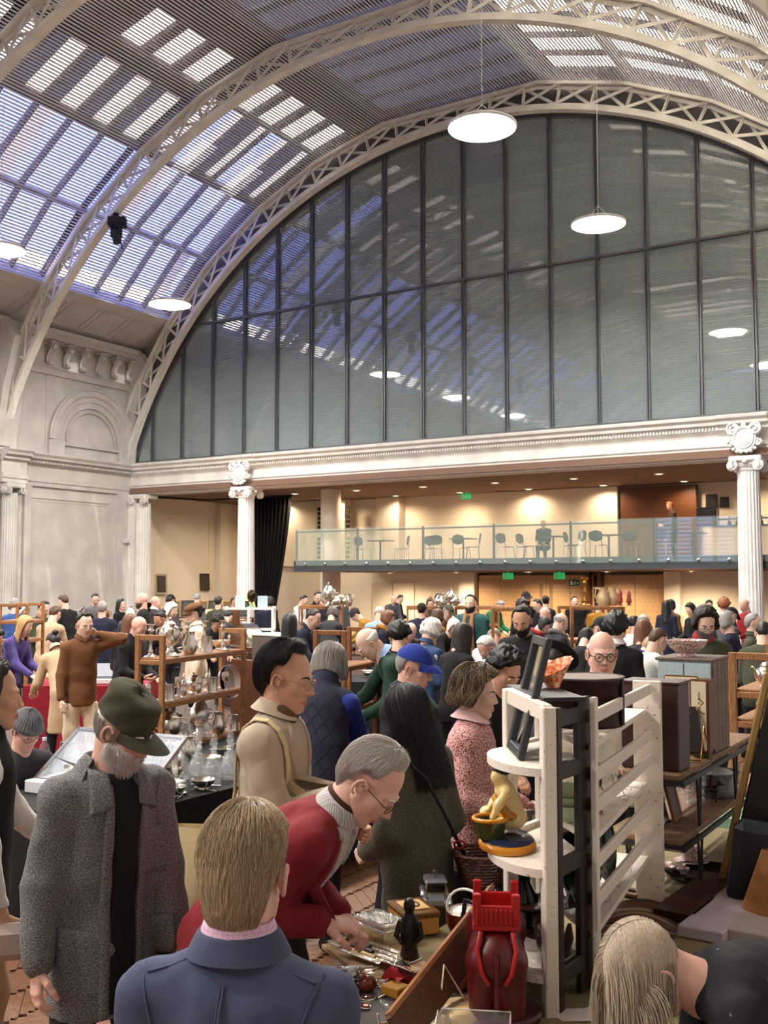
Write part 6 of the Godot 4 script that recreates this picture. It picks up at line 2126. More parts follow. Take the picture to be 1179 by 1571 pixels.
func ware_parts(kind: String) -> Array:
	# [part name, mesh, which material: 0 main, 1 second]
	if wares.has(kind): return wares[kind]
	var o := []
	match kind:
		"candlestick":
			o = [["stick", G.new().lathe([W(0.001, 0), W(0.055, 0), W(0.056, 0.008), W(0.03, 0.018), W(0.014, 0.03), W(0.02, 0.045), W(0.011, 0.06), W(0.009, 0.11), W(0.018, 0.125), W(0.01, 0.14), W(0.012, 0.19), W(0.024, 0.2), W(0.014, 0.21), W(0.02, 0.235), W(0.034, 0.24), W(0.034, 0.245), W(0.001, 0.243)], 14), 0]]
		"goblet":
			o = [["bowl", G.new().lathe([W(0.001, 0), W(0.035, 0), W(0.034, 0.006), W(0.008, 0.014), W(0.006, 0.06), W(0.012, 0.068), W(0.032, 0.085), W(0.036, 0.12), W(0.034, 0.15), W(0.032, 0.15), W(0.03, 0.1), W(0.001, 0.08)], 16), 0]]
		"caster":
			o = [["body", G.new().lathe([W(0.001, 0), W(0.026, 0), W(0.026, 0.006), W(0.014, 0.014), W(0.028, 0.04), W(0.024, 0.07), W(0.018, 0.09), W(0.022, 0.1)], 14), 0], ["lid", G.new().lathe([W(0.023, 0.1), W(0.023, 0.106), W(0.019, 0.13), W(0.006, 0.146), W(0.007, 0.154), W(0.001, 0.16)], 14), 0]]
		"tankard":
			var h := G.new().tube([V(0.044, 0.1, 0), V(0.075, 0.1, 0), V(0.085, 0.06, 0), V(0.07, 0.025, 0), V(0.046, 0.03, 0)], 0.006, 6)
			o = [["body", G.new().lathe([W(0.001, 0), W(0.05, 0), W(0.046, 0.012), W(0.045, 0.06), W(0.042, 0.12), W(0.044, 0.125), W(0.04, 0.124), W(0.038, 0.02), W(0.001, 0.015)], 18), 0], ["handle", h, 0]]
		"teapot":
			o = [["body", G.new().lathe([W(0.001, 0), W(0.045, 0), W(0.044, 0.008), W(0.036, 0.016), W(0.07, 0.05), W(0.075, 0.08), W(0.06, 0.11), W(0.04, 0.125), W(0.042, 0.13)], 20), 0], ["lid", G.new().lathe([W(0.042, 0.13), W(0.03, 0.148), W(0.008, 0.154), W(0.012, 0.165), W(0.001, 0.172)], 16), 0], ["spout", G.new().tube([V(-0.06, 0.05, 0), V(-0.09, 0.07, 0), V(-0.105, 0.11, 0), V(-0.125, 0.13, 0)], [0.018, 0.013, 0.009, 0.007], 8), 0], ["handle", G.new().tube([V(0.05, 0.115, 0), V(0.09, 0.13, 0), V(0.115, 0.1, 0), V(0.105, 0.06, 0), V(0.07, 0.05, 0)], 0.007, 6), 1]]
		"urn":
			o = [["body", G.new().lathe([W(0.001, 0), W(0.06, 0), W(0.06, 0.012), W(0.025, 0.03), W(0.02, 0.06), W(0.07, 0.1), W(0.085, 0.16), W(0.07, 0.21), W(0.05, 0.225)], 20), 0], ["lid", G.new().lathe([W(0.052, 0.225), W(0.04, 0.25), W(0.01, 0.262), W(0.014, 0.28), W(0.001, 0.29)], 16), 0], ["handle", G.new().tube([V(0.075, 0.12, 0), V(0.12, 0.14, 0), V(0.12, 0.2, 0), V(0.065, 0.21, 0)], 0.006, 6), 0], ["handle", G.new().tube([V(-0.075, 0.12, 0), V(-0.12, 0.14, 0), V(-0.12, 0.2, 0), V(-0.065, 0.21, 0)], 0.006, 6), 0]]
		"decanter":
			o = [["body", G.new().lathe([W(0.001, 0), W(0.05, 0), W(0.058, 0.03), W(0.06, 0.08), W(0.045, 0.12), W(0.018, 0.15), W(0.016, 0.2), W(0.026, 0.21), W(0.014, 0.21), W(0.012, 0.16), W(0.05, 0.08), W(0.045, 0.015), W(0.001, 0.012)], 12), 0], ["stopper", G.new().lathe([W(0.001, 0.19), W(0.012, 0.19), W(0.014, 0.215), W(0.026, 0.24), W(0.014, 0.27), W(0.001, 0.274)], 10), 0]]
		"jug":
			o = [["body", G.new().lathe([W(0.001, 0), W(0.04, 0), W(0.058, 0.04), W(0.056, 0.09), W(0.03, 0.14), W(0.04, 0.175), W(0.037, 0.175), W(0.026, 0.14), W(0.05, 0.08), W(0.035, 0.01), W(0.001, 0.008)], 18), 0], ["handle", G.new().tube([V(0.035, 0.165, 0), V(0.08, 0.17, 0), V(0.09, 0.11, 0), V(0.056, 0.06, 0)], 0.007, 6), 0]]
		"bowl":
			o = [["bowl", G.new().lathe([W(0.001, 0), W(0.04, 0), W(0.04, 0.008), W(0.036, 0.014), W(0.075, 0.04), W(0.095, 0.075), W(0.092, 0.076), W(0.07, 0.045), W(0.03, 0.02), W(0.001, 0.018)], 24), 0]]
		"tray":
			o = [["dish", G.new().lathe([W(0.001, 0), W(0.14, 0), W(0.16, 0.014), W(0.164, 0.014), W(0.142, -0.0035), W(0.001, -0.0035)], 32), 0]]
		"plate":
			o = [["dish", G.new().lathe([W(0.001, 0), W(0.07, 0), W(0.09, 0.012), W(0.125, 0.02), W(0.125, 0.023), W(0.09, 0.016), W(0.07, 0.005), W(0.001, 0.005)], 32), 0]]
		"spoon":
			o = [["stem", G.new().tube([V(-0.1, 0.006, 0), V(-0.02, 0.004, 0), V(0.05, 0.006, 0)], [0.006, 0.004, 0.003], 6), 0], ["bowl", G.new().ball(V(0.075, 0.006, 0), V(0.03, 0.006, 0.017), 6, 10), 0]]
		"fork":
			var g := G.new()
			for k in 4: g.tube([V(0.055, 0.005, -0.009 + k * 0.006), V(0.105, 0.007, -0.009 + k * 0.006)], 0.0016, 5)
			g.box(V(0.05, 0.005, 0), V(0.016, 0.003, 0.022))
			o = [["stem", G.new().tube([V(-0.1, 0.006, 0), V(-0.02, 0.004, 0), V(0.045, 0.005, 0)], [0.006, 0.004, 0.003], 6), 0], ["tines", g, 0]]
		"knife":
			o = [["handle", G.new().tube([V(-0.12, 0.009, 0), V(-0.09, 0.009, 0), V(-0.02, 0.009, 0)], [0.007, 0.01, 0.008], 8), 1], ["blade", G.new().prism([W(-0.02, -0.009), W(0.11, -0.009), W(0.135, 0.002), W(0.1, 0.01), W(-0.02, 0.009)], 0.0025, Transform3D(Basis(Vector3.RIGHT, Vector3.BACK, Vector3.UP), V(0, 0.008, 0))), 0]]
		"box":
			o = [["case", G.new().box(V(0, 0.035, 0), V(0.18, 0.07, 0.12), I3, 0.006), 0], ["lid", G.new().box(V(0, 0.08, 0), V(0.184, 0.018, 0.124), I3, 0.006), 0]]
		"picture":
			var f := G.new()
			for s in [-1.0, 1.0]:
				f.box(V(s * 0.18, 0.25, 0), V(0.05, 0.5, 0.03), I3, 0.006)
				f.box(V(0, 0.25 + s * 0.225, 0), V(0.32, 0.05, 0.03), I3, 0.006)
			o = [["frame", f, 0], ["picture", G.new().box(V(0, 0.25, 0.002), V(0.32, 0.4, 0.01)), 1]]
		"wire_stand":
			var g := G.new()
			for s in [-1.0, 1.0]:
				g.tube([V(s * 0.035, 0.004, 0.07), V(s * 0.03, 0.004, 0), V(s * 0.012, 0.09, -0.03), V(s * 0.03, 0.004, -0.08)], 0.002, 5)
				g.tube([V(s * 0.035, 0.004, 0.07), V(s * 0.035, 0.022, 0.075)], 0.002, 5)
			g.tube([V(-0.03, 0.004, 0.0), V(0.03, 0.004, 0.0)], 0.002, 5)
			o = [["wire", g, 0]]
	var q := []
	for e in o: q.append([e[0], (e[1] as G).mesh(), e[2]])
	wares[kind] = q
	return q

func ware(kind: String, called: String, label: String, cat: String, at: Vector3, yaw := 0.0, s := 1.0, m: Material = null, m2: Material = null, group := "", tilt := 0.0) -> Node3D:
	var ps := ware_parts(kind)
	if m == null: m = silver()
	if m2 == null: m2 = m
	var t: Node3D
	if ps.size() == 1:
		t = solo(called, ps[0][1], m, label, cat, at, yaw, group)
	else:
		t = thing(called, label, cat, at, yaw, group)
		for e in ps: part(t, e[0], e[1], m2 if e[2] else m)
	t.scale = Vector3.ONE * s
	if tilt: t.rotation_degrees.x = tilt
	return t

func silver() -> StandardMaterial3D: return mat("silver plate", Color(0.9, 0.88, 0.84), 0.16, 1.0, "dent", Vector3.ONE * 8)
func brass() -> StandardMaterial3D: return mat("brass", Color(0.72, 0.52, 0.22), 0.28, 1.0)
func crystal() -> StandardMaterial3D:
	var m := glass("cut glass", Color(0.93, 0.96, 0.97), 0.07)
	return m
func pine() -> StandardMaterial3D: return mat("pine rack", Color(0.78, 0.55, 0.34), 0.5, 0.0, "wood", V(9, 1.2, 9))
func china(c: Color) -> StandardMaterial3D: return mat("china " + c.to_html(false), c, 0.15)
func matte(c: Color, r := 0.7) -> StandardMaterial3D: return mat("plain %s %.2f" % [c.to_html(false), r], c, r)

func table(label: String, at: Vector3, size: Vector3, yaw: float, clothed: Color, wood := false) -> Node3D:
	# centre of the foot print, size with the height in y
	var t := thing("table", label, "table", at, yaw)
	var m := cloth(clothed) if not wood else mat("table wood", Color(0.45, 0.27, 0.15), 0.45, 0.0, "wood", V(4, 4, 1))
	part(t, "table_top", G.new().box(V(0, size.y - 0.015, 0), V(size.x, 0.03, size.z), I3, 0.006), m)
	for sx in [-1.0, 1.0]:
		for sz in [-1.0, 1.0]:
			part(t, "leg", G.new().box(V(sx * (size.x / 2 - 0.07), (size.y - 0.03) / 2, sz * (size.z / 2 - 0.07)), V(0.05, size.y - 0.03, 0.05)), mat("table leg", Color(0.2, 0.17, 0.15), 0.6))
	if not wood:
		var per := 2.0 * (size.x + size.z)
		var n := int(per / 0.05)
		part(t, "tablecloth", G.new().grid(8, n, func(u: float, v: float):
			var d := v * per
			var p := Vector3.ZERO
			var nn := Vector3.ZERO
			if d < size.x: p = V(-size.x / 2 + d, 0, size.z / 2); nn = Vector3.BACK
			elif d < size.x + size.z: p = V(size.x / 2, 0, size.z / 2 - (d - size.x)); nn = Vector3.RIGHT
			elif d < 2 * size.x + size.z: p = V(size.x / 2 - (d - size.x - size.z), 0, -size.z / 2); nn = Vector3.FORWARD
			else: p = V(-size.x / 2, 0, -size.z / 2 + (d - 2 * size.x - size.z)); nn = Vector3.LEFT
			return p + nn * (0.006 + u * (0.02 + 0.018 * sin(d * 17.0) + 0.01 * sin(d * 41.0))) + V(0, lerpf(size.y + 0.003, 0.04, u), 0), true), m)
		part(t, "cloth_top", G.new().box(V(0, size.y + 0.002, 0), V(size.x + 0.012, 0.004, size.z + 0.012)), m)
	return t

func rack(label: String, at: Vector3, yaw: float, w: float, h: float, len: float, levels: Array, m: Material) -> Node3D:
	# open shelf rack: two ladder ends, boards between, w across the ends, len along -z
	var t := thing("shelf_rack", label, "rack", at, yaw)
	for e in 2:
		var z := -len * e
		for s in [-1.0, 1.0]: part(t, "post", G.new().box(V(s * (w / 2 - 0.02), h / 2, z), V(0.04, h, 0.035), I3, 0.004), m)
		part(t, "rail", G.new().box(V(0, h - 0.02, z), V(w - 0.08, 0.04, 0.03), I3, 0.004), m)
		for y in levels: part(t, "rail", G.new().box(V(0, y - 0.03, z), V(w - 0.08, 0.035, 0.03), I3, 0.004), m)
	for y in levels:
		part(t, "shelf_board", G.new().box(V(0, y - 0.006, -len / 2), V(w - 0.06, 0.012, len), I3, 0.003), m)
		for s in [-1.0, 1.0]: part(t, "rail", G.new().box(V(s * (w / 2 - 0.025), y - 0.025, -len / 2), V(0.02, 0.04, len - 0.03), I3, 0.003), m)
	return t

# ---------- the near table on the right and what stands on it
const TY := 0.75

func build_near_table() -> void:
	table("long market table under a pale olive cloth along the lower right", V(-1.27, 0, -3.95), V(1.17, TY, 3.1), 0, Color(0.5, 0.45, 0.32))
	shelf_unit()
	near_wares()
	right_shelves()

func shelf_unit() -> void:
	var white := mat("chipped white paint", Color(0.86, 0.82, 0.77), 0.65, 0.0, "worn", V(3, 3, 3))
	var brown := mat("brown stained wood", Color(0.2, 0.12, 0.08), 0.5, 0.0, "wood", V(14, 1.5, 14))
	var t := thing("display_shelf", "chipped white painted display shelf with half round ends and slatted plate rack", "shelf", V(0, TY, 0))
	var A := V(-1.222, 0, -2.9)
	var C := V(-1.49, 0, -3.215)
	var B := V(-1.2, 0, -3.12)
	var E := V(-1.47, 0, -3.435)
	var hh := 0.885
	var turn := atan2(-(C - A).z, (C - A).x)
	var bs := Basis(Vector3.UP, turn)
	part(t, "post", G.new().box(A + V(0, hh / 2, 0), V(0.045, hh, 0.04), bs, 0.004), white)
	part(t, "post", G.new().box(C + V(0, hh / 2 + 0.01, 0), V(0.05, hh, 0.04), bs, 0.004), white)
	var side := Basis(Vector3.UP, atan2(-(B - A).z, (B - A).x))
	part(t, "post", G.new().box(A + V(0.012, hh / 2, -0.03), V(0.03, hh - 0.01, 0.03), side, 0.003), brown)
	part(t, "side_plank", G.new().box(B + V(0, hh / 2 + 0.01, 0), V(0.085, hh, 0.022), side, 0.004), brown)
	part(t, "side_plank", G.new().box(E + V(0, hh / 2 + 0.01, 0), V(0.07, hh, 0.022), side, 0.004), white)
	for y in [0.845, 0.69, 0.41, 0.1]:
		part(t, "rung", G.new().beam(A + V(0.01, y, -0.02), B + V(0, y, 0), 0.022, 0.05, Vector3.UP, 0.003), brown)
		part(t, "rung", G.new().beam(C + V(0.0, y, 0), E + V(0, y, 0), 0.022, 0.05, Vector3.UP, 0.003), white)
	part(t, "top_rail", G.new().beam(A + V(0, hh - 0.02, 0), C + V(0, hh - 0.01, 0), 0.03, 0.05, Vector3.UP, 0.003), white)
	part(t, "top_board", G.new().beam(C.lerp(E, 0.5) + V(0, hh + 0.01, 0), A.lerp(B, 0.5) + V(0, hh + 0.01, 0), 0.14, 0.014, Vector3.UP, 0.003), brown)
	# half round shelves between the posts
	for y in [0.705, 0.415, 0.115]:
		var mid := A.lerp(C, 0.5)
		var ax := (C - A).normalized()
		var out := V(ax.z, 0, -ax.x)
		if out.x > 0: out = -out
		var poly := []
		for k in 21:
			var a := PI * k / 20.0
			var p := mid + ax * cos(a) * 0.21 + out * sin(a) * 0.12
			poly.append(W(p.x, p.z))
		poly.append(W(E.x, E.z) if false else W((A + ax * 0.0).x, A.z))
		poly.append(W(B.x, B.z)); poly.append(W(E.x, E.z)); poly.append(W(C.x, C.z))
		# order: arc runs from the C side to the A side
		var q := []
		for k in 21: q.append(poly[k])
		q.append(W(A.x, A.z)); q.append(W(B.x, B.z)); q.append(W(E.x, E.z))
		part(t, "half_round_shelf", G.new().prism(q, 0.024, Transform3D(Basis(Vector3.RIGHT, Vector3.BACK, Vector3.UP), V(0, y - 0.024, 0))), white)
	# the slatted rack that runs on behind
	var D := V(-1.34, 0, -4.1)
	part(t, "end_panel", G.new().box(D + V(0.03, 0.43, -0.02), V(0.11, 0.86, 0.024), Basis(Vector3.UP, 0.1), 0.003), white)
	part(t, "front_stile", G.new().beam(B + V(0.035, 0.0, -0.01), B + V(0.035, hh + 0.01, -0.01), 0.025, 0.02, Vector3.RIGHT, 0.003), white)
	for y in [0.835, 0.655, 0.56, 0.39, 0.275]:
		part(t, "plate_rail", G.new().beam(B + V(0.035, y, -0.01), D + V(0.045, y - 0.005, 0), 0.016, 0.042, Vector3.UP, 0.003), white)
	for y in [0.75, 0.465, 0.18]:
		var a := B.lerp(E, 0.5)
		var q := [W(B.x + 0.03, B.z), W(D.x + 0.03, D.z), W(D.x - 0.2, D.z + 0.02), W(E.x, E.z)]
		part(t, "shelf_board", G.new().prism(q, 0.02, Transform3D(Basis(Vector3.RIGHT, Vector3.BACK, Vector3.UP), V(0, y - 0.02, 0))), white)

func near_wares() -> void:
	var Y := TY + 0.006
	# --- on the shelf unit
	figurine(V(-1.44, TY + 0.417, -3.08))
	var fr := thing("mirror", "narrow dark framed mirror leaning on the top half round shelf", "mirror", V(-1.41, TY + 0.707, -3.08), 31)
	fr.rotation_degrees = V(0, 33, -14)
	var fg := G.new()
	for s in [-1.0, 1.0]:
		fg.box(V(0, 0.19, s * 0.11), V(0.022, 0.38, 0.03), I3, 0.004)
		fg.box(V(0, 0.19 + s * 0.175, 0), V(0.022, 0.03, 0.2), I3, 0.004)
	part(fr, "frame", fg, matte(Color(0.16, 0.16, 0.18), 0.4))
	part(fr, "mirror_glass", G.new().box(V(0.004, 0.19, 0), V(0.004, 0.33, 0.2)), mat("mirror silvering", Color(0.85, 0.9, 0.88), 0.06, 1.0))
	# copper drum
	var dr := thing("drum", "round dark copper drum box with a dull grey lid on top of the plate rack", "drum", V(-1.36, TY + 0.75, -3.55))
	part(dr, "body", G.new().lathe([W(0.001, 0), W(0.138, 0), W(0.142, 0.01), W(0.138, 0.02), W(0.138, 0.142), W(0.143, 0.15), W(0.143, 0.164)], 48), mat("dark copper", Color(0.2, 0.1, 0.075), 0.4, 0.6, "mottle", Vector3.ONE * 5))
	part(dr, "lid", G.new().lathe([W(0.143, 0.164), W(0.146, 0.17), W(0.138, 0.172), W(0.136, 0.168), W(0.001, 0.168)], 48), mat("drum lid", Color(0.5, 0.44, 0.4), 0.6, 0.2, "mottle", Vector3.ONE * 4))
	part(dr, "strap", G.new().box(V(0.142, 0.085, 0), V(0.012, 0.16, 0.024), I3, 0.003), mat("dark copper", Color.WHITE))
	# shell shaped vase
	var sv := solo("shell_vase", G.new().grid(16, 40, func(u: float, v: float):
		var a := TAU * v
		var r := lerpf(0.03, 0.085, pow(u, 1.5)) * (1.0 + 0.06 * sin(a * 12.0) * u)
		return V(cos(a) * r * 1.35 + 0.03 * u, 0.11 * u + 0.03 * u * u * cos(a), sin(a) * r), true), shell_mat(), "orange and cream shell shaped vase lying behind the leaning mirror", "vase", V(-1.36, TY + 0.9, -3.28), 60)
	sv.scale = Vector3.ONE * 0.62
	sv.rotation_degrees.z = 12
	# plates and bowls behind the rails
	for k in 2:
		var pl := ware("plate", "plate", ["white pierced rim plate standing in the plate rack, left of a pair", "white pierced rim plate standing in the plate rack, right of a pair"][k], "plate", V(-1.37, TY + 0.6, -3.62 - k * 0.12), 62, 1.0, china(Color(0.9, 0.88, 0.82)), null, "standing white plates")
		pl.rotation_degrees = V(80, 92, 0)
	for k in 3:
		var pl := ware("plate", "plate", ["dark green glazed plate standing foremost on the lower rack shelf", "dark green glazed plate standing second on the lower rack shelf", "dark green glazed plate standing rearmost on the lower rack shelf"][k], "plate", V(-1.36, TY + 0.31, -3.38 - k * 0.15), 60, 1.02, china(Color(0.03, 0.16, 0.09)), null, "standing green plates")
		pl.rotation_degrees = V(80, 92, 0)
	for k in 3: ware("bowl", "bowl", ["green edged cream bowl at the bottom of the nested bowls", "green edged cream bowl in the middle of the nested bowls", "green edged cream bowl on top of the nested bowls"][k], "bowl", V(-1.32, TY + 0.467 + k * 0.028, -3.3), 0, 0.75, china(Color(0.72, 0.78, 0.66)), null, "nested bowls on the rack")
	ware("goblet", "goblet", "tarnished metal goblet beside the white plates on the middle rack shelf", "goblet", V(-1.3, TY + 0.467, -3.46), 0, 1.1, mat("pewter", Color(0.45, 0.36, 0.32), 0.3, 1.0))
	ware("jug", "cream_jug", "small cream jar at the foot of the copper drum", "jar", V(-1.27, TY + 0.752, -3.3), 0, 0.5, china(Color(0.9, 0.87, 0.8)))
	var wire := matte(Color(0.78, 0.72, 0.66), 0.4)
	for k in 4: ware("wire_stand", "plate_stand", ["empty wire plate stand nearest on the bottom rack shelf", "second empty wire plate stand on the bottom rack shelf", "third empty wire plate stand on the bottom rack shelf", "farthest empty wire plate stand on the bottom rack shelf"][k], "plate stand", V(-1.27 - k * 0.03, TY + 0.182, -3.22 - k * 0.2), 70, 0.9, wire, null, "wire plate stands on the rack")
	for k in 2: ware("wire_stand", "plate_stand", ["empty wire plate stand in front of the white plates", "empty wire plate stand beside the green bowls"][k], "plate stand", V(-1.3 - k * 0.05, TY + 0.467, -3.75 - k * 0.18), 70, 0.9, wire, null, "wire plate stands on the rack")
	# dark leaf dish and carved pieces on the lowest half round shelf
	var leaf := solo("leaf_dish", G.new().grid(10, 36, func(u: float, v: float):
		var a := TAU * v
		var r := u * (0.13 + 0.02 * sin(a * 9.0) * u)
		return V(cos(a) * r * 1.25, 0.03 * u * u + 0.008 * sin(a * 9.0) * u, sin(a) * r * 0.8), true), mat("dark carved wood", Color(0.22, 0.1, 0.06), 0.45, 0.0, "mottle", Vector3.ONE * 6), "brown carved leaf dish with a ragged rim behind the red elephant", "dish", V(-1.38, TY + 0.2, -3.2), 30)
	var st := solo("wooden_stand", G.new().lathe([W(0.001, 0), W(0.05, 0), W(0.02, 0.02), W(0.016, 0.06), W(0.04, 0.08), W(0.001, 0.084)], 12), mat("dark carved wood", Color.WHITE), "small turned stand under the carved leaf dish", "stand", V(-1.38, TY + 0.117, -3.2))
	var bird := thing("wooden_bird", "carved brown wooden bird with an upright tail beside the shelf post", "ornament", V(-1.27, TY + 0.117, -3.04), -30)
	part(bird, "body", G.new().ball(V(0, 0.03, 0), V(0.07, 0.032, 0.04), 10, 14), mat("dark carved wood", Color.WHITE))
	part(bird, "tail", G.new().tube([V(0.05, 0.04, 0), V(0.075, 0.08, 0), V(0.08, 0.12, 0)], [0.02, 0.016, 0.006], 8), mat("dark carved wood", Color.WHITE))
	part(bird, "head", G.new().ball(V(-0.06, 0.06, 0), V(0.025, 0.022, 0.02), 8, 10), mat("dark carved wood", Color.WHITE))
	ware("jug", "jug", "glossy black and white jug below the yellow figurine", "jug", V(-1.47, TY + 0.117, -3.25), 100, 1.05, china(Color(0.07, 0.06, 0.06)), china(Color(0.85, 0.83, 0.78)))
	# --- red carved elephant seen from behind
	elephant(V(-1.35, Y, -2.81))
	# --- things lying on the near table
	var car := thing("toy_car", "silver and black model vintage car ornament with a knob on its roof", "model car", V(-2.0, Y, -3.62), 35)
	car_parts(car)
	var bx := thing("inlaid_box", "gilt bound box like a book with an oval on its lid", "box", V(-1.93, Y, -3.33), -38)
	part(bx, "case", G.new().box(V(0, 0.035, 0), V(0.18, 0.06, 0.13), I3, 0.004), matte(Color(0.78, 0.55, 0.24), 0.45))
	part(bx, "lid", G.new().box(V(0, 0.075, 0), V(0.19, 0.018, 0.14), I3, 0.005), mat("gilt tooling", Color(0.5, 0.34, 0.13), 0.4, 0.3, "mottle", Vector3.ONE * 14))
	part(bx, "lid_panel", G.new().box(V(0, 0.086, 0), V(0.11, 0.006, 0.09), I3, 0.002), matte(Color(0.8, 0.66, 0.45), 0.5))
	var ov := []
	for k in 21: ov.append(V(cos(TAU * k / 20) * 0.03, 0.09, sin(TAU * k / 20) * 0.02))
	part(bx, "oval", G.new().tube(ov, 0.003, 6, false), matte(Color(0.2, 0.17, 0.14), 0.4))
	for s in [-1.0, 1.0]: part(bx, "foot", G.new().box(V(s * 0.075, 0.008, 0.05), V(0.03, 0.016, 0.03)), matte(Color(0.2, 0.13, 0.08)))
	var bust := thing("figure", "dark carved upright figure standing before the gilt box", "figure", V(-1.77, Y, -3.03), 20)
	part(bust, "body", G.new().lathe([W(0.001, 0), W(0.028, 0), W(0.024, 0.03), W(0.03, 0.09), W(0.034, 0.13), W(0.02, 0.155), W(0.014, 0.165)], 14), mat("ebony", Color(0.1, 0.075, 0.07), 0.4))
	part(bust, "head", G.new().ball(V(0, 0.185, 0), V(0.02, 0.027, 0.022), 8, 12), mat("ebony", Color.WHITE))
	for s in [-1.0, 1.0]: part(bust, "arm", G.new().tube([V(s * 0.03, 0.135, 0), V(s * 0.042, 0.09, 0.01), V(s * 0.02, 0.075, 0.03)], [0.011, 0.01, 0.007], 8), mat("ebony", Color.WHITE))
	part(bust, "skirt", G.new().lathe([W(0.03, 0.0), W(0.034, 0.02), W(0.027, 0.05)], 14), mat("dark carved wood", Color.WHITE))
	ware("box", "silver_case", "long clear lidded case with silver edges beside the gilt box", "case", V(-1.96, Y, -3.16), -18, 0.95, silver(), crystal())
	# basket and its contents
	var bk := thing("basket", "small brown wicker basket holding scissors and bone handled cutlery", "basket", V(-1.97, Y, -3.98))
	var wv := G.new()
	for r in 9:
		var pts := []
		for k in 37:
			var a := TAU * k / 36
			var rr := 0.085 + r * 0.004 + 0.004 * (1 if (k + r) % 2 else -1)
			pts.append(V(cos(a) * rr, 0.008 + r * 0.013, sin(a) * rr))
		wv.tube(pts, 0.006, 5, false)
	part(bk, "weave", wv, mat("wicker", Color(0.28, 0.14, 0.07), 0.6))
	part(bk, "bottom", G.new().lathe([W(0.001, 0.002), W(0.085, 0.002), W(0.085, 0.01), W(0.001, 0.01)], 24), mat("wicker", Color.WHITE))
	var rm := []
	for k in 37: rm.append(V(cos(TAU * k / 36) * 0.122, 0.125 + 0.004 * (k % 2), sin(TAU * k / 36) * 0.122))
	part(bk, "rim", G.new().tube(rm, 0.009, 6, false), mat("wicker", Color.WHITE))
	for k in 5:
		var kn := thing("knife", ["bone handled knife leaning foremost in the basket", "bone handled knife second from the left in the basket", "bone handled knife in the middle of the basket", "bone handled knife fourth from the left in the basket", "bone handled knife at the right of the basket"][k], "knife", V(-1.92 + k * 0.014, Y + 0.03, -3.98 + 0.004 * k), 0, "bone handled knives in the basket")
		kn.rotation_degrees = V(0, 20, -16 + k * 4)
		part(kn, "blade", G.new().box(V(0, 0.06, 0), V(0.014, 0.1, 0.003)), silver())
		part(kn, "handle", G.new().tube([V(0, 0.1, 0), V(0, 0.14, 0), V(0, 0.19, 0)], [0.007, 0.009, 0.01], 8), china(Color(0.88, 0.82, 0.7)))
	var sc := thing("scissors", "open steel scissors with red handles in the wicker basket", "scissors", V(-2.02, Y + 0.08, -3.96), 30)
	for s in [-1.0, 1.0]:
		part(sc, "blade", G.new().beam(V(0, 0.0, 0), V(s * 0.03, 0.07, 0.03), 0.01, 0.003), silver())
		var lp := []
		for k in 13: lp.append(V(s * 0.045 + cos(TAU * k / 12) * 0.022, 0.085 + sin(TAU * k / 12) * 0.016, 0.04))
		part(sc, "handle", G.new().tube(lp, 0.005, 6, false), china(Color(0.5, 0.07, 0.1)))
	ware("caster", "hand_bell", "dark wooden handled bell standing behind the basket", "bell", V(-2.0, Y, -4.2), 0, 1.25, mat("ebony", Color.WHITE))
	# copper pot with a white hoop handle
	var pot := thing("pot", "copper jam pot with a white hoop handle, half hidden by the leaning board", "pot", V(-1.76, Y, -3.42))
	part(pot, "body", G.new().lathe([W(0.001, 0), W(0.06, 0), W(0.075, 0.03), W(0.078, 0.07), W(0.074, 0.07), W(0.07, 0.03), W(0.001, 0.01)], 24), mat("copper", Color(0.55, 0.25, 0.15), 0.3, 0.9))
	part(pot, "liner", G.new().lathe([W(0.001, 0.06), W(0.04, 0.064), W(0.074, 0.074), W(0.078, 0.072)], 24), silver())
	var hp := []
	for k in 15: hp.append(V(cos(PI * k / 14) * 0.08, 0.07 + sin(PI * k / 14) * 0.075, 0))
	part(pot, "handle", G.new().tube(hp, 0.005, 6), china(Color(0.85, 0.82, 0.8)))
	cutlery(Y)
	# the long leaning board: side of a big wooden frame
	var bd := thing("picture_frame", "tall brown wooden frame leaning across the near table", "frame", V(-1.46, TY + 0.06, -2.44), 0)
	part(bd, "stile", G.new().beam(V(0.0, 0.0, 0.0), V(-0.05, 0.15, -0.73), 0.022, 0.1, V(-0.55, 0.8, 0.15), 0.004), mat("brown oak", Color(0.42, 0.26, 0.15), 0.5, 0.0, "wood", V(12, 12, 1.4)))
	part(bd, "edge_strip", G.new().beam(V(-0.03, 0.044, 0.0), V(-0.08, 0.194, -0.73), 0.024, 0.012, V(-0.55, 0.8, 0.15)), mat("oak edge", Color(0.6, 0.4, 0.25), 0.4))
	var ps := ware("wire_stand", "plate_stand", "tall pale wire plate stand at the bottom edge before the leaning board", "plate stand", V(-1.5, Y, -2.66), -20, 1.7, matte(Color(0.8, 0.72, 0.62), 0.35))
	# carved gourd
	solo("carved_gourd", G.new().grid(24, 48, func(u: float, v: float):
		var a := TAU * v
		var e := PI * u
		var r := 0.062 * sin(e) * (1.0 + 0.07 * sin(a * 8.0 + u * 5.0))
		return V(cos(a) * r, 0.06 - 0.06 * cos(e), sin(a) * r), true), mat("chestnut carving", Color(0.42, 0.16, 0.07), 0.3), "round chestnut carved gourd with swirling ribs left of the elephant", "ornament", V(-1.53, Y, -2.92))
	ware("jug", "brass_jug", "tall smoky glass jug with a brass strap beside the red elephant", "jug", V(-1.5, Y, -3.1), 180, 1.25, mat("smoky glaze", Color(0.09, 0.08, 0.07), 0.15), brass())
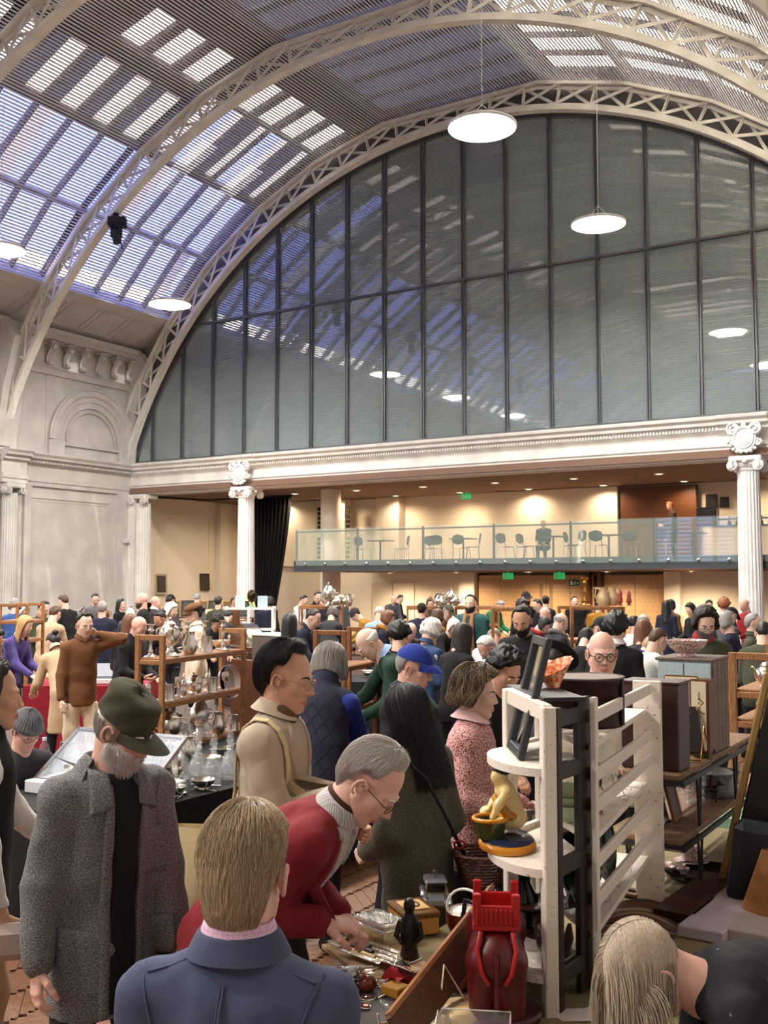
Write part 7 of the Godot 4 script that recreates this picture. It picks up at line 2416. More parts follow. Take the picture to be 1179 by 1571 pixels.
	# lace, gilt tin and acrylic box at the bottom edge
	solo("gilt_tin", G.new().lathe([W(0.001, 0), W(0.07, 0), W(0.074, 0.03), W(0.06, 0.044), W(0.001, 0.048)], 24), mat("gilt lace", Color(0.8, 0.7, 0.5), 0.35, 0.5, "worn", Vector3.ONE * 30), "round gilt tin with pale lacework lid under the wire stand", "tin", V(-1.42, Y, -2.72))
	var ab := thing("acrylic_box", "clear acrylic display box with sharp edges before the red elephant", "box", V(-1.33, Y, -2.62), 24)
	part(ab, "pane", G.new().box(V(0, 0.03, 0), V(0.2, 0.06, 0.12)), glass("acrylic", Color(0.95, 0.95, 0.96), 0.06))
	var eg := G.new()
	for s in [-1.0, 1.0]:
		for q in [-1.0, 1.0]:
			eg.box(V(s * 0.1, 0.03, q * 0.06), V(0.003, 0.06, 0.003)).box(V(0, 0.03 + s * 0.03, q * 0.06), V(0.2, 0.003, 0.003)).box(V(s * 0.1, 0.03 + q * 0.03, 0), V(0.003, 0.003, 0.12))
	part(ab, "edge", eg, matte(Color(0.8, 0.78, 0.75), 0.2))
	# wrapping papers in front of the shelf foot
	for k in 3: solo("paper", G.new().box(V(0, 0.004, 0), V(0.1, 0.002, 0.07), Basis.from_euler(V(0.1, 0, 0.12))), matte(Color(0.86, 0.82, 0.8)), ["crumpled white paper slip lying left at the shelf foot", "white paper slip lying in the middle at the shelf foot", "white paper slip lying right at the shelf foot"][k], "paper", V(-1.16 + k * 0.05, Y, -2.92 - k * 0.05), 20 + k * 40, "paper slips by the shelf")

func shell_mat() -> StandardMaterial3D:
	var key := "shell glaze"
	if mats.has(key): return mats[key]
	var m := mat(key, Color.WHITE, 0.2, 0.0)
	m.albedo_texture = noise_tex("shell", noise(0.02, 3, FastNoiseLite.TYPE_SIMPLEX, 2), 256, two(Color(0.85, 0.3, 0.12), Color(0.93, 0.8, 0.62), 0.4, 0.6))
	m.uv1_triplanar = true
	m.uv1_scale = V(6, 6, 6)
	return m

func cutlery(Y: float) -> void:
	var red := mat("red lacquer handle", Color(0.38, 0.13, 0.08), 0.3)
	var ivory := china(Color(0.86, 0.76, 0.56))
	var dark := mat("ebony", Color.WHITE)
	solo("cutlery_case", G.new().box(V(0, 0.008, 0), V(0.36, 0.016, 0.24), I3, 0.003), matte(Color(0.78, 0.66, 0.5)), "flat cream lined cutlery case under the fish knives", "case", V(-1.88, Y, -3.0), -32)
	var rows := [["ivory handled knife at the back of the cream cutlery case", ivory], ["ebony handled knife lying in the cream cutlery case", dark], ["second ebony handled knife in the cream cutlery case", dark], ["ivory handled knife nearest in the cream cutlery case", ivory]]
	for k in rows.size(): ware("knife", "knife", rows[k][0], "knife", V(-1.93 + k * 0.034, Y + 0.017, -3.06 + k * 0.04), -14, 1.15, silver(), rows[k][1])
	ware("knife", "carving_knife", "red handled carving knife with a broad silver blade", "carving knife", V(-1.83, Y + 0.017, -2.92), 168, 1.3, silver(), red)
	ware("fork", "carving_fork", "red handled carving fork pointing at the carving knife", "carving fork", V(-1.97, Y + 0.017, -2.98), 160, 1.1, silver(), red)
	for k in 6: ware("spoon", "spoon", "white china spoon in the heap beside the blazer sleeve", "spoon", V(-1.92 + (k % 3) * 0.05, Y + 0.012 * (k / 3) + 0.002, -2.86 + k * 0.018), -40 + k * 33, 0.8, china(Color(0.88, 0.9, 0.93)), null, "white china spoons")
	for k in 4: ware("fork", "fork", "small silver fork lying beside the china spoons", "fork", V(-1.83 + k * 0.03, Y + 0.002, -2.84 + k * 0.014), -20 + k * 9, 0.75, null, null, "small silver forks")
	for k in 9: ware("spoon" if k % 2 else "fork", "table_spoon" if k % 2 else "table_fork", ["bright silver fork heaped nearest the blazer sleeve", "bright silver spoon heaped nearest the blazer sleeve"][k % 2], "cutlery", V(-1.83 + (k % 3) * 0.035, Y + 0.004 + 0.004 * (k / 3), -2.82 - k * 0.016), 150 + k * 13, 1.0, null, null, ["loose silver forks", "loose silver spoons"][k % 2])
	solo("purple_ribbon", G.new().box(V(0, 0.003, 0), V(0.26, 0.006, 0.05), I3, 0.002), matte(Color(0.28, 0.22, 0.42)), "purple velvet strip under the silver fish knives", "ribbon", V(-1.79, Y, -2.86), -14)
	solo("red_cloth", G.new().grid(6, 8, func(u: float, v: float): return V(u * 0.1, 0.02 + 0.02 * sin(u * 5.0 + v * 4.0), v * 0.09)), matte(Color(0.75, 0.12, 0.16)), "folded bright red cloth beside the leaning wooden frame", "cloth", V(-1.74, Y, -2.92), -20)
	solo("yellow_book", G.new().box(V(0, 0.014, 0), V(0.07, 0.028, 0.06), I3, 0.003), matte(Color(0.7, 0.5, 0.12)), "small yellow ridged box under the red cloth", "box", V(-1.68, Y, -2.79), -10)
	for k in 4:
		var b := thing("brooch", ["polished brown agate brooch by the amber bead", "rust brown agate brooch near the bottom edge", "pale ringed agate brooch on the grey cloth", "oval agate brooch nearest the leaning frame"][k], "brooch", V(-1.8 + (k % 2) * 0.06 + k * 0.012, Y, -2.74 + k * 0.028), k * 50.0, "agate brooches")
		part(b, "stone", G.new().ball(V(0, 0.006, 0), V(0.022, 0.006, 0.014), 6, 14), mat(["agate rust", "agate brown", "agate pale"][k % 3], [Color(0.5, 0.22, 0.13), Color(0.3, 0.16, 0.1), Color(0.66, 0.5, 0.4)][k % 3], 0.15))
		var rr := []
		for q in 17: rr.append(V(cos(TAU * q / 16) * 0.023, 0.005, sin(TAU * q / 16) * 0.015))
		part(b, "setting", G.new().tube(rr, 0.0016, 5, false), silver())
	solo("amber_bead", G.new().ball(V(0, 0.026, 0), V(0.03, 0.026, 0.026), 12, 16), mat("amber", Color(0.42, 0.16, 0.08), 0.15), "large polished red brown nut shaped bead on the grey cloth", "bead", V(-1.76, Y, -2.76))
	var lf := thing("glass_leaf", "clear glass leaf spray on the grey cloth at the bottom edge", "ornament", V(-1.7, Y, -2.72), 20)
	for s in [-1.0, 1.0]: part(lf, "leaf", G.new().ball(V(s * 0.025, 0.006, 0.03), V(0.012, 0.005, 0.036), 6, 12, Basis(Vector3.UP, s * 0.6)), crystal())
	part(lf, "stem", G.new().tube([V(0, 0.006, 0), V(0.03, 0.008, -0.05), V(0.05, 0.01, -0.07)], 0.004, 6), silver())
	solo("grey_cloth", G.new().box(V(0, 0.001, 0), V(0.4, 0.002, 0.34)), matte(Color(0.3, 0.27, 0.28)), "square grey cloth under the agate brooches", "cloth", V(-1.7, TY + 0.004, -2.7), -15)

func figurine(at: Vector3) -> void:
	var t := thing("figurine", "cream and yellow glazed figurine of a kneeling girl leaning over a green basket", "figurine", at, -60)
	var cream := china(Color(0.9, 0.8, 0.55))
	part(t, "base_rim", G.new().lathe([W(0.001, 0), W(0.105, 0), W(0.108, 0.012), W(0.1, 0.024), W(0.001, 0.024)], 28, Transform3D(Basis.from_scale(V(1.25, 1, 0.85)), Vector3.ZERO)), china(Color(0.8, 0.52, 0.1)))
	part(t, "base_top", G.new().lathe([W(0.1, 0.024), W(0.085, 0.034), W(0.04, 0.04), W(0.001, 0.042)], 28, Transform3D(Basis.from_scale(V(1.25, 1, 0.85)), Vector3.ZERO)), mat("marbled glaze", Color(0.16, 0.2, 0.32), 0.12, 0.0, "mottle", Vector3.ONE * 16))
	part(t, "basket", G.new().lathe([W(0.001, 0.03), W(0.04, 0.032), W(0.055, 0.09), W(0.05, 0.09), W(0.036, 0.045), W(0.001, 0.045)], 20, X3(V(0.03, 0, 0.055))), china(Color(0.22, 0.24, 0.08)))
	var rim := []
	for k in 21: rim.append(V(0.03 + cos(TAU * k / 20) * 0.053, 0.092, 0.055 + sin(TAU * k / 20) * 0.053))
	part(t, "basket_rim", G.new().tube(rim, 0.007, 6, false), china(Color(0.8, 0.52, 0.1)))
	var f := Field.new()
	f.k = 0.02
	f.bone(V(-0.02, 0.085, -0.03), V(-0.005, 0.17, 0.005), 0.036, 0.033)
	f.bone(V(-0.005, 0.185, 0.008), V(0.0, 0.2, 0.015), 0.02, 0.014)
	f.bone(V(-0.04, 0.08, -0.02), V(-0.055, 0.09, 0.06), 0.026, 0.02)
	f.bone(V(-0.055, 0.09, 0.06), V(-0.055, 0.045, 0.06), 0.018, 0.013)
	f.bone(V(0.0, 0.08, -0.02), V(-0.01, 0.055, 0.05), 0.024, 0.018)
	f.bone(V(-0.035, 0.175, 0.0), V(-0.045, 0.13, 0.035), 0.014, 0.012)
	f.bone(V(-0.045, 0.13, 0.035), V(-0.005, 0.11, 0.06), 0.012, 0.01)
	f.bone(V(0.03, 0.175, 0.0), V(0.055, 0.14, 0.03), 0.014, 0.012)
	f.bone(V(0.055, 0.14, 0.03), V(0.06, 0.1, 0.05), 0.012, 0.01)
	f.bone(V(0.002, 0.222, 0.024), V(0.003, 0.215, 0.03), 0.026, 0.022)
	part(t, "body", f.into(G.new(), 0.006), cream)
	part(t, "hair", G.new().ball(V(0.0, 0.236, 0.016), V(0.029, 0.022, 0.03), 8, 12), china(Color(0.1, 0.09, 0.14)))
	part(t, "drape", G.new().tube([V(-0.03, 0.19, -0.01), V(0.0, 0.15, 0.035), V(0.03, 0.1, 0.0), V(-0.02, 0.08, -0.06)], [0.012, 0.016, 0.016, 0.014], 8), china(Color(0.72, 0.5, 0.14)))

func elephant(at: Vector3) -> void:
	# a stool carved as an elephant with a howdah, its rump to the camera
	var red := mat("red painted wood", Color(0.42, 0.05, 0.06), 0.35, 0.0, "wood", V(8, 2, 8))
	var bright := mat("bright red paint", Color(0.62, 0.08, 0.07), 0.35)
	var t := thing("elephant_stool", "red painted wooden elephant with a square howdah, its rump turned this way", "ornament", at, -154)
	part(t, "plinth", G.new().lathe([W(0.001, 0), W(0.125, 0), W(0.13, 0.008), W(0.13, 0.024), W(0.12, 0.03), W(0.001, 0.03)], 36), mat("plum paint", Color(0.24, 0.05, 0.08), 0.4))
	var f := Field.new()
	f.k = 0.03
	f.bone(V(0, 0.185, -0.05), V(0, 0.19, 0.06), 0.078, 0.072)
	f.bone(V(0, 0.21, 0.11), V(0, 0.19, 0.14), 0.05, 0.035)
	for s in [-1.0, 1.0]:
		f.bone(V(s * 0.04, 0.17, -0.07), V(s * 0.045, 0.04, -0.075), 0.046, 0.034)
		f.bone(V(s * 0.04, 0.16, 0.06), V(s * 0.045, 0.04, 0.06), 0.042, 0.034)
	f.bone(V(0, 0.17, 0.15), V(0, 0.06, 0.17), 0.024, 0.014)
	part(t, "body", f.into(G.new(), 0.008), red)
	for s in [-1.0, 1.0]: part(t, "ear", G.new().ball(V(s * 0.07, 0.215, 0.09), V(0.016, 0.05, 0.035), 8, 12, Basis(Vector3.UP, s * 0.5)), red)
	part(t, "tail", G.new().tube([V(0, 0.215, -0.125), V(0, 0.16, -0.135), V(0, 0.07, -0.13)], [0.01, 0.007, 0.009], 8), red)
	for s in [-1.0, 1.0]: part(t, "harness", G.new().tube([V(s * 0.045, 0.262, -0.09), V(s * 0.055, 0.22, -0.118), V(s * 0.04, 0.16, -0.128), V(s * 0.022, 0.13, -0.12)], 0.008, 6), bright)
	var saddle := G.new().box(V(0, 0.272, -0.01), V(0.135, 0.02, 0.15), I3, 0.004)
	part(t, "saddle", saddle, bright)
	part(t, "howdah_wall", G.new().box(V(0, 0.305, -0.08), V(0.13, 0.055, 0.012), I3, 0.003).box(V(0, 0.305, 0.06), V(0.13, 0.055, 0.012), I3, 0.003), bright)
	for k in 9: part(t, "slat", G.new().box(V(-0.054 + k * 0.0135, 0.303, -0.088), V(0.007, 0.042, 0.006), I3, 0.002), bright)
	for s in [-1.0, 1.0]:
		part(t, "howdah_side", G.new().box(V(s * 0.06, 0.305, -0.01), V(0.012, 0.055, 0.13), I3, 0.003), bright)
		for q in [-0.08, 0.06]: part(t, "corner_post", G.new().box(V(s * 0.055, 0.33, q), V(0.024, 0.07, 0.018), I3, 0.003), bright)

func car_parts(t: Node3D) -> void:
	var body := mat("car enamel", Color(0.72, 0.74, 0.8), 0.2, 0.8)
	var black := mat("car black", Color(0.04, 0.04, 0.05), 0.2)
	part(t, "bonnet", G.new().box(V(0, 0.04, 0.075), V(0.07, 0.04, 0.07), I3, 0.012), body)
	part(t, "cabin", G.new().box(V(0, 0.055, 0), V(0.085, 0.07, 0.09), I3, 0.012), mat("car cream", Color(0.6, 0.52, 0.36), 0.3))
	part(t, "roof", G.new().box(V(0, 0.097, -0.002), V(0.088, 0.022, 0.1), I3, 0.01), body)
	part(t, "windscreen", G.new().box(V(0, 0.075, 0.045), V(0.07, 0.026, 0.006), I3, 0.002), black)
	for s in [-1.0, 1.0]:
		part(t, "side_window", G.new().box(V(s * 0.042, 0.072, 0), V(0.004, 0.026, 0.06)), black)
		for z in [-0.045, 0.075]:
			part(t, "wheel", G.new().lathe([W(0.001, -0.01), W(0.024, -0.01), W(0.026, 0), W(0.024, 0.01), W(0.001, 0.012)], 18, Transform3D(Basis(Vector3.BACK, s * PI / -2), V(s * 0.045, 0.026, z))), black)
			part(t, "mudguard", G.new().tube([V(s * 0.045, 0.03, z + 0.034), V(s * 0.046, 0.055, z), V(s * 0.045, 0.03, z - 0.034)], 0.011, 6), body)
	part(t, "knob", G.new().lathe([W(0.004, 0.106), W(0.005, 0.115), W(0.011, 0.122), W(0.008, 0.132), W(0.001, 0.135)], 12), mat("pewter", Color(0.45, 0.36, 0.32), 0.3, 1.0))

func right_shelves() -> void:
	var plank := mat("rough plank", Color(0.62, 0.47, 0.33), 0.7, 0.0, "wood", V(10, 10, 1.2))
	var wire := matte(Color(0.1, 0.1, 0.11), 0.5)
	for k in 2:
		var y: float = [1.235, 0.985][k]
		var t := thing("plank_shelf", ["upper rough plank shelf on black hairpin legs carrying the painted cabinet", "lower rough plank shelf on black hairpin legs carrying the zinc basin"][k], "shelf", V(-1.33, 0, -4.79), 0, "plank shelves on hairpin legs")
		part(t, "plank", G.new().box(V(0, y, 0), V(0.28, 0.026, 1.3), I3, 0.006), plank)
		var fr := G.new()
		for s in [-1.0, 1.0]:
			fr.beam(V(s * 0.15, y - 0.02, -0.66), V(s * 0.15, y - 0.02, 0.66), 0.012, 0.02)
			fr.beam(V(-0.15, y - 0.02, s * 0.64), V(0.15, y - 0.02, s * 0.64), 0.012, 0.02)
		part(t, "frame", fr, wire)
		var base := TY if k == 1 else 1.0
		for z in [0.42, -0.2, -0.62]:
			for s in [-1.0, 1.0]:
				part(t, "hairpin_leg", G.new().tube([V(s * 0.15, y - 0.02, z + 0.03), V(s * 0.15, base + 0.01, z + 0.004), V(s * 0.15, base + 0.01, z - 0.004), V(s * 0.15, y - 0.02, z - 0.03)], 0.006, 6), wire)
		var net := G.new()
		for q in 12: net.beam(V(-0.15, y - 0.035, 0.64 - q * 0.03), V(0.15, y - 0.035, 0.64 - q * 0.03), 0.004, 0.004)
		for q in 10: net.beam(V(-0.15 + q * 0.033, y - 0.035, 0.64), V(-0.15 + q * 0.033, y - 0.035, 0.3), 0.004, 0.004)
		part(t, "wire_mesh", net, wire)
	var up := 1.25
	var bb := thing("cabinet_box", "plain dark brown wooden box standing at the near end of the upper plank", "box", V(-1.325, up, -4.27))
	part(bb, "case", G.new().box(V(0, 0.17, 0), V(0.235, 0.34, 0.16), I3, 0.003), mat("brown veneer", Color(0.28, 0.14, 0.075), 0.45, 0.0, "wood", V(3, 9, 3)))
	part(bb, "lid", G.new().box(V(0, 0.345, 0), V(0.243, 0.012, 0.168), I3, 0.003), mat("brown veneer", Color.WHITE))
	var cab := thing("painted_cabinet", "pale blue painted wooden cabinet with bare planked sides on the upper plank", "cabinet", V(-1.328, up, -4.85))
	var bluep := mat("worn blue paint", Color(0.68, 0.76, 0.78), 0.6, 0.0, "worn", V(4, 4, 4))
	var bare := mat("grey bare board", Color(0.58, 0.5, 0.45), 0.75, 0.0, "wood", V(12, 1.0, 12))
	part(cab, "carcass", G.new().box(V(0, 0.2, 0), V(0.236, 0.4, 0.268)), bluep)
	part(cab, "top", G.new().box(V(0, 0.406, 0), V(0.262, 0.014, 0.292), I3, 0.004), bare)
	for k in 2:
		var d := part(cab, "door", G.new().box(V(-0.06 + k * 0.12, 0.2, 0.138), V(0.116, 0.38, 0.014), I3, 0.003), bluep)
		part(d, "knob", G.new().ball(V(-0.012 + k * 0.024, 0.2, 0.15), Vector3.ONE * 0.007, 6, 8), bare)
	for k in 4: part(cab, "side_board", G.new().box(V(0.122, 0.2, -0.1 + k * 0.067), V(0.012, 0.4, 0.063), I3, 0.003), bare)
	var bw := ware("bowl", "footed_bowl", "white footed bowl printed with red flowers on top of the painted cabinet", "bowl", V(-1.34, up + 0.414, -4.8), 0, 1.0, china_print())
	# gilt edged boxes in front of the cabinet
	var cream := mat("cream paper", Color(0.9, 0.85, 0.74), 0.7)
	var gilt := mat("gilt border", Color(0.52, 0.36, 0.16), 0.45, 0.2, "mottle", Vector3.ONE * 30)
	var b1 := thing("cigar_box", "flat cream cigar box with a gilt mottled border standing against the painted cabinet", "box", V(-1.32, up, -4.64))
	part(b1, "panel", G.new().box(V(0, 0.17, 0), V(0.14, 0.33, 0.03)), cream)
	var e1 := G.new()
	frame_rect(e1, V(-0.07, 0.006, 0.015), V(0.14, 0, 0), V(0, 0.33, 0), Vector3.BACK, 0.012, 0.003)
	part(b1, "border", e1, gilt)
	var b2 := thing("cigar_box", "narrow cream spined cigar box with upright black lettering on the upper plank", "box", V(-1.225, up + 0.03, -4.6))
	part(b2, "case", G.new().box(V(0, 0.15, -0.02), V(0.075, 0.3, 0.12)), mat("cedar", Color(0.55, 0.33, 0.17), 0.55, 0.0, "wood", V(3, 12, 3)))
	part(b2, "spine", G.new().box(V(0, 0.15, 0.042), V(0.062, 0.29, 0.005)), cream)
	var e2 := G.new()
	frame_rect(e2, V(-0.0375, 0, 0.04), V(0.075, 0, 0), V(0, 0.3, 0), Vector3.BACK, 0.008, 0.003)
	part(b2, "border", e2, gilt)
	var tm := TextMesh.new()
	tm.text = "LAS TRES CONTRATONES DEL PLATA"
	var sf := SystemFont.new()
	sf.font_names = PackedStringArray(["Droid Sans"])
	tm.font = sf
	tm.font_size = 24
	tm.pixel_size = 0.00052
	tm.depth = 0.001
	var lt := part(b2, "lettering", tm, matte(Color(0.12, 0.1, 0.09)))
	lt.position = V(0.002, 0.15, 0.0455)
	lt.rotation_degrees.z = 90
	ware("box", "tin", "small mottled green tin under the lettered cigar box", "tin", V(-1.225, up, -4.6), 0, 0.36, mat("green tin", Color(0.32, 0.3, 0.16), 0.5, 0.0, "mottle", Vector3.ONE * 20))
	# wire easel with a dark carved block
	var ea := thing("wire_easel", "brass wire easel at the near end of the upper plank", "easel", V(-1.21, up, -4.44))
	var wg := G.new()
	for s in [-1.0, 1.0]: wg.tube([V(s * 0.04, 0.004, 0.06), V(s * 0.035, 0.02, 0.055), V(s * 0.03, 0.15, -0.02), V(s * 0.05, 0.004, -0.06)], 0.0028, 6)
	wg.tube([V(-0.04, 0.02, 0.055), V(0.04, 0.02, 0.055)], 0.0028, 6)
	part(ea, "wire", wg, brass())
	var blk := solo("printing_block", G.new().box(V(0, 0.1, 0), V(0.1, 0.2, 0.035), I3, 0.004), mat("ebony", Color(0.1, 0.075, 0.07), 0.4), "dark wooden block tilted on the brass wire easel", "block", V(-1.23, up + 0.03, -4.47), 40)
	blk.rotation_degrees.x = -22
	var cand := thing("curled_hook", "curled brass hooks hanging over the dark wooden block", "hook", V(-1.22, up + 0.2, -4.45))
	for s in [-1.0, 1.0]:
		var pts := []
		for k in 18: pts.append(V(s * 0.03 + cos(k * 0.5) * 0.018 * (1.0 - k * 0.03), 0.004 * k, sin(k * 0.5) * 0.01))
		part(cand, "hook", G.new().tube(pts, 0.003, 6), brass())
	# --- lower plank
	var lo := 1.0
	var bas := thing("basin", "ribbed zinc basin at the far end of the lower plank", "basin", V(-1.31, lo, -5.08))
	part(bas, "body", G.new().lathe([W(0.001, 0), W(0.1, 0), W(0.112, 0.03), W(0.11, 0.04), W(0.116, 0.06), W(0.114, 0.07), W(0.122, 0.11), W(0.128, 0.112), W(0.118, 0.11), W(0.1, 0.01), W(0.001, 0.006)], 36), mat("zinc", Color(0.55, 0.55, 0.57), 0.4, 0.8, "mottle", Vector3.ONE * 5))
	for s in [-1.0, 1.0]: part(bas, "handle", G.new().tube([V(-0.02, 0.09, s * 0.118), V(-0.015, 0.1, s * 0.14), V(0.015, 0.1, s * 0.14), V(0.02, 0.09, s * 0.118)], 0.004, 6), mat("zinc", Color.WHITE))
	part(bas, "linen", G.new().ball(V(0, 0.108, 0), V(0.1, 0.018, 0.1), 6, 20), matte(Color(0.85, 0.84, 0.86)))
	var jar := thing("glass_jar", "tall glass jar of pale shells on the lower plank", "jar", V(-1.33, lo, -4.86))
	part(jar, "glass", G.new().lathe([W(0.001, 0), W(0.045, 0), W(0.05, 0.01), W(0.05, 0.17), W(0.046, 0.17), W(0.046, 0.012), W(0.001, 0.008)], 20), crystal())
	var shells := G.new()
	for k in 26:
		var a := k * 2.4
		shells.ball(V(cos(a) * 0.028, 0.022 + k * 0.005, sin(a) * 0.028), V(0.014, 0.009, 0.011), 5, 8)
	var sh := part(jar, "shells", shells, china(Color(0.75, 0.7, 0.62)))
	sh.set_meta("kind", "stuff")
	horse(V(-1.27, lo, -4.9))
	for k in 2:
		var fr := ware("picture", "picture_frame", ["white sided picture frame leaning foremost on the lower plank", "brown backed picture frame leaning behind the white one on the lower plank"][k], "frame", V(-1.33 + k * 0.03, lo, -4.38 - k * 0.1), 96, 0.42, matte([Color(0.78, 0.74, 0.7), Color(0.45, 0.27, 0.15)][k]), mat("brown veneer", Color.WHITE), "frames on the lower plank")
		fr.rotation_degrees.x = -14
	# --- on the table below the planks
	ware("tray", "round_tray", "large round black lacquer tray on the table under the planks", "tray", V(-1.2, TY + 0.006, -4.58), 0, 1.15, mat("black lacquer", Color(0.03, 0.03, 0.035), 0.12))
	var cs := thing("teacup", "red and white patterned teacup on its saucer beside the black tray", "cup", V(-1.32, TY + 0.008, -4.74))
	part(cs, "saucer", G.new().lathe([W(0.001, 0), W(0.04, 0), W(0.075, 0.014), W(0.001, 0.006)], 24), china_print())
	part(cs, "cup", G.new().lathe([W(0.001, 0.006), W(0.026, 0.008), W(0.044, 0.03), W(0.05, 0.062), W(0.047, 0.062), W(0.04, 0.03), W(0.001, 0.014)], 24), china_print())
	part(cs, "handle", G.new().tube([V(0.046, 0.05, 0), V(0.07, 0.052, 0), V(0.068, 0.03, 0), V(0.04, 0.022, 0)], 0.004, 6), china_print())
	for k in 4: ware("bowl", "china_saucer", "small broken looking red and white china piece beside the teacup", "china", V(-1.4 + k * 0.03, TY + 0.006, -4.62 + (k % 2) * 0.05), k * 70.0, 0.3, china_print(), null, "small patterned china pieces")
	var carton := thing("carton", "open brown cardboard carton at the back of the right table", "box", V(-1.1, TY + 0.006, -5.0), 16)
	for s in [-1.0, 1.0]:
		part(carton, "side", G.new().box(V(s * 0.08, 0.06, 0), V(0.004, 0.12, 0.13)), mat("cardboard", Color(0.36, 0.22, 0.13), 0.9))
		part(carton, "side", G.new().box(V(0, 0.06, s * 0.065), V(0.16, 0.12, 0.004)), mat("cardboard", Color.WHITE))
	part(carton, "bottom", G.new().box(V(0, 0.004, 0), V(0.16, 0.004, 0.13)), mat("cardboard", Color.WHITE))
	for k in 3: solo("magazine_stack" if k == 0 else "book", G.new().box(V(0, 0.02, 0), V(0.16, 0.04, [0.8, 0.6, 0.4][k]), I3, 0.004), [matte(Color(0.7, 0.66, 0.68)), mat("brown veneer", Color.WHITE), matte(Color(0.66, 0.62, 0.6))][k], ["long pale grey box lying along the right side of the table", "dark brown long book beside the pale grey box", "short pale worn box under the end of the long pale one"][k], "box", V([-1.0, -1.14, -0.86][k], TY + 0.006, [-4.15, -4.2, -4.0][k]), -3)
	var tex_fur := solo("striped_textile", G.new().grid(14, 30, func(u: float, v: float): return V(u * 0.26 - 0.13, 0.03 * sin(u * PI) + 0.012 * sin(v * 22.0) * sin(u * PI), v * 0.55 - 0.27)), stripes(), "folded brown and grey striped woven textile on the table edge", "textile", V(-1.24, TY + 0.008, -3.75), 12)
	solo("fringed_textile", G.new().grid(10, 20, func(u: float, v: float): return V(u * 0.2 - 0.1, 0.035 * sin(u * PI) + 0.01 * sin(v * 17.0), v * 0.24 - 0.12)), mat("grey fleece", Color(0.45, 0.38, 0.34), 0.95, 0.0, "tweed", Vector3.ONE * 5), "rolled grey brown fleece in front of the striped textile", "textile", V(-1.12, TY + 0.008, -3.45), -20)
	for k in 2:
		var gf := ware("picture", "picture_frame", ["small brown frame lying flat under the plank shelves", "gilt edged tray frame lying beneath the small brown frame"][k], "frame", V(-1.34, TY + 0.03 - k * 0.012, -4.2), 80, 0.4 + k * 0.12, [mat("brown veneer", Color.WHITE), mat("gilt tooling", Color.WHITE)][k], matte(Color(0.66, 0.6, 0.52)), "frames lying on the right table")
		gf.rotation_degrees = V(-90, 80, 0)
	# leaning dark board, grey frame and blue bag to the left of the shelf
	var lb := solo("dark_board", G.new().box(V(0, 0.09, 0), V(0.02, 0.18, 0.5), I3, 0.004), mat("ebony", Color.WHITE), "dark wooden board leaning behind the wicker basket", "board", V(-1.84, TY + 0.006, -4.12), 28)
	lb.rotation_degrees = V(0, 28, 14)
	var gp := ware("picture", "picture_frame", "grey mounted frame leaning left of the display shelf", "frame", V(-1.9, TY + 0.006, -4.5), 40, 0.42, matte(Color(0.36, 0.33, 0.3)), matte(Color(0.72, 0.68, 0.6)))
	gp.rotation_degrees.x = -10
	solo("blue_bag", G.new().grid(12, 24, func(u: float, v: float):
		var a := TAU * v
		return V(cos(a) * (0.07 + 0.02 * sin(u * 3.0)), u * 0.16, sin(a) * 0.04 * (1.2 - u)), true), matte(Color(0.12, 0.42, 0.58), 0.4), "crumpled turquoise blue bag behind the shelf post", "bag", V(-1.78, TY + 0.006, -4.3))
	# --- tall dark framed mirror leaning at the right edge, and a camel coat below
	var mf := thing("framed_mirror", "tall dark framed mirror with a gilt outer edge leaning at the right edge", "mirror", V(-1.12, TY + 0.006, -4.44), 0)
	mf.rotation_degrees = V(0, 12, -13)
	part(mf, "gilt_edge", G.new().box(V(0, 0.45, 0), V(0.03, 0.9, 0.03), I3, 0.006), mat("old gilt", Color(0.62, 0.5, 0.3), 0.4, 0.4))
	part(mf, "frame", G.new().box(V(0.08, 0.45, 0), V(0.12, 0.9, 0.04), I3, 0.008).box(V(0.3, 0.04, 0), V(0.4, 0.08, 0.04)), mat("ebony", Color.WHITE))
	part(mf, "mirror_glass", G.new().box(V(0.32, 0.4, 0), V(0.36, 0.66, 0.01)), mat("mirror silvering", Color.WHITE))
	var coat := solo("camel_coat", G.new().grid(14, 28, func(u: float, v: float):
		var a := TAU * v
		return V(cos(a) * (0.06 + 0.12 * u + 0.012 * sin(a * 5.0)), 0.36 - u * 0.34, sin(a) * (0.05 + 0.09 * u)), true), cloth(Color(0.6, 0.4, 0.22)), "camel brown coat heaped at the right edge under the dark mirror", "coat", V(-0.83, TY + 0.006, -4.1))
	coat.scale = Vector3.ONE * 0.72
	solo("black_bag", G.new().box(V(0, 0.16, 0), V(0.2, 0.32, 0.12), Basis.from_euler(V(0, 0.3, -0.12)), 0.03), mat("bag nylon", Color(0.03, 0.03, 0.035), 0.6), "upright black bag between the dark mirror and the camel coat", "bag", V(-0.93, TY + 0.006, -4.25))
	# --- the next stall behind: pale green cloth, pine rack of silver
	table("table under a pale green cloth behind the plank shelves", V(-0.75, 0, -6.5), V(1.6, TY, 1.5), 0, Color(0.5, 0.62, 0.52))
	var rk := rack("pine shelf rack of silver at the right edge", V(-1.25, TY + 0.006, -5.95), 0, 0.36, 0.86, 0.95, [0.15, 0.5, 0.66], pine())
	for k in 4: ware(["teapot", "jug", "urn", "teapot"][k], "silver_pot", ["silver teapot on the top board of the right pine rack", "silver jug beside the teapot on the right pine rack", "silver urn farther along the right pine rack", "far silver teapot on the right pine rack"][k], "pot", V(-1.25 + 0.05 * (k % 2), TY + 0.674, -6.05 - k * 0.24), 60 + k * 40, 0.9)
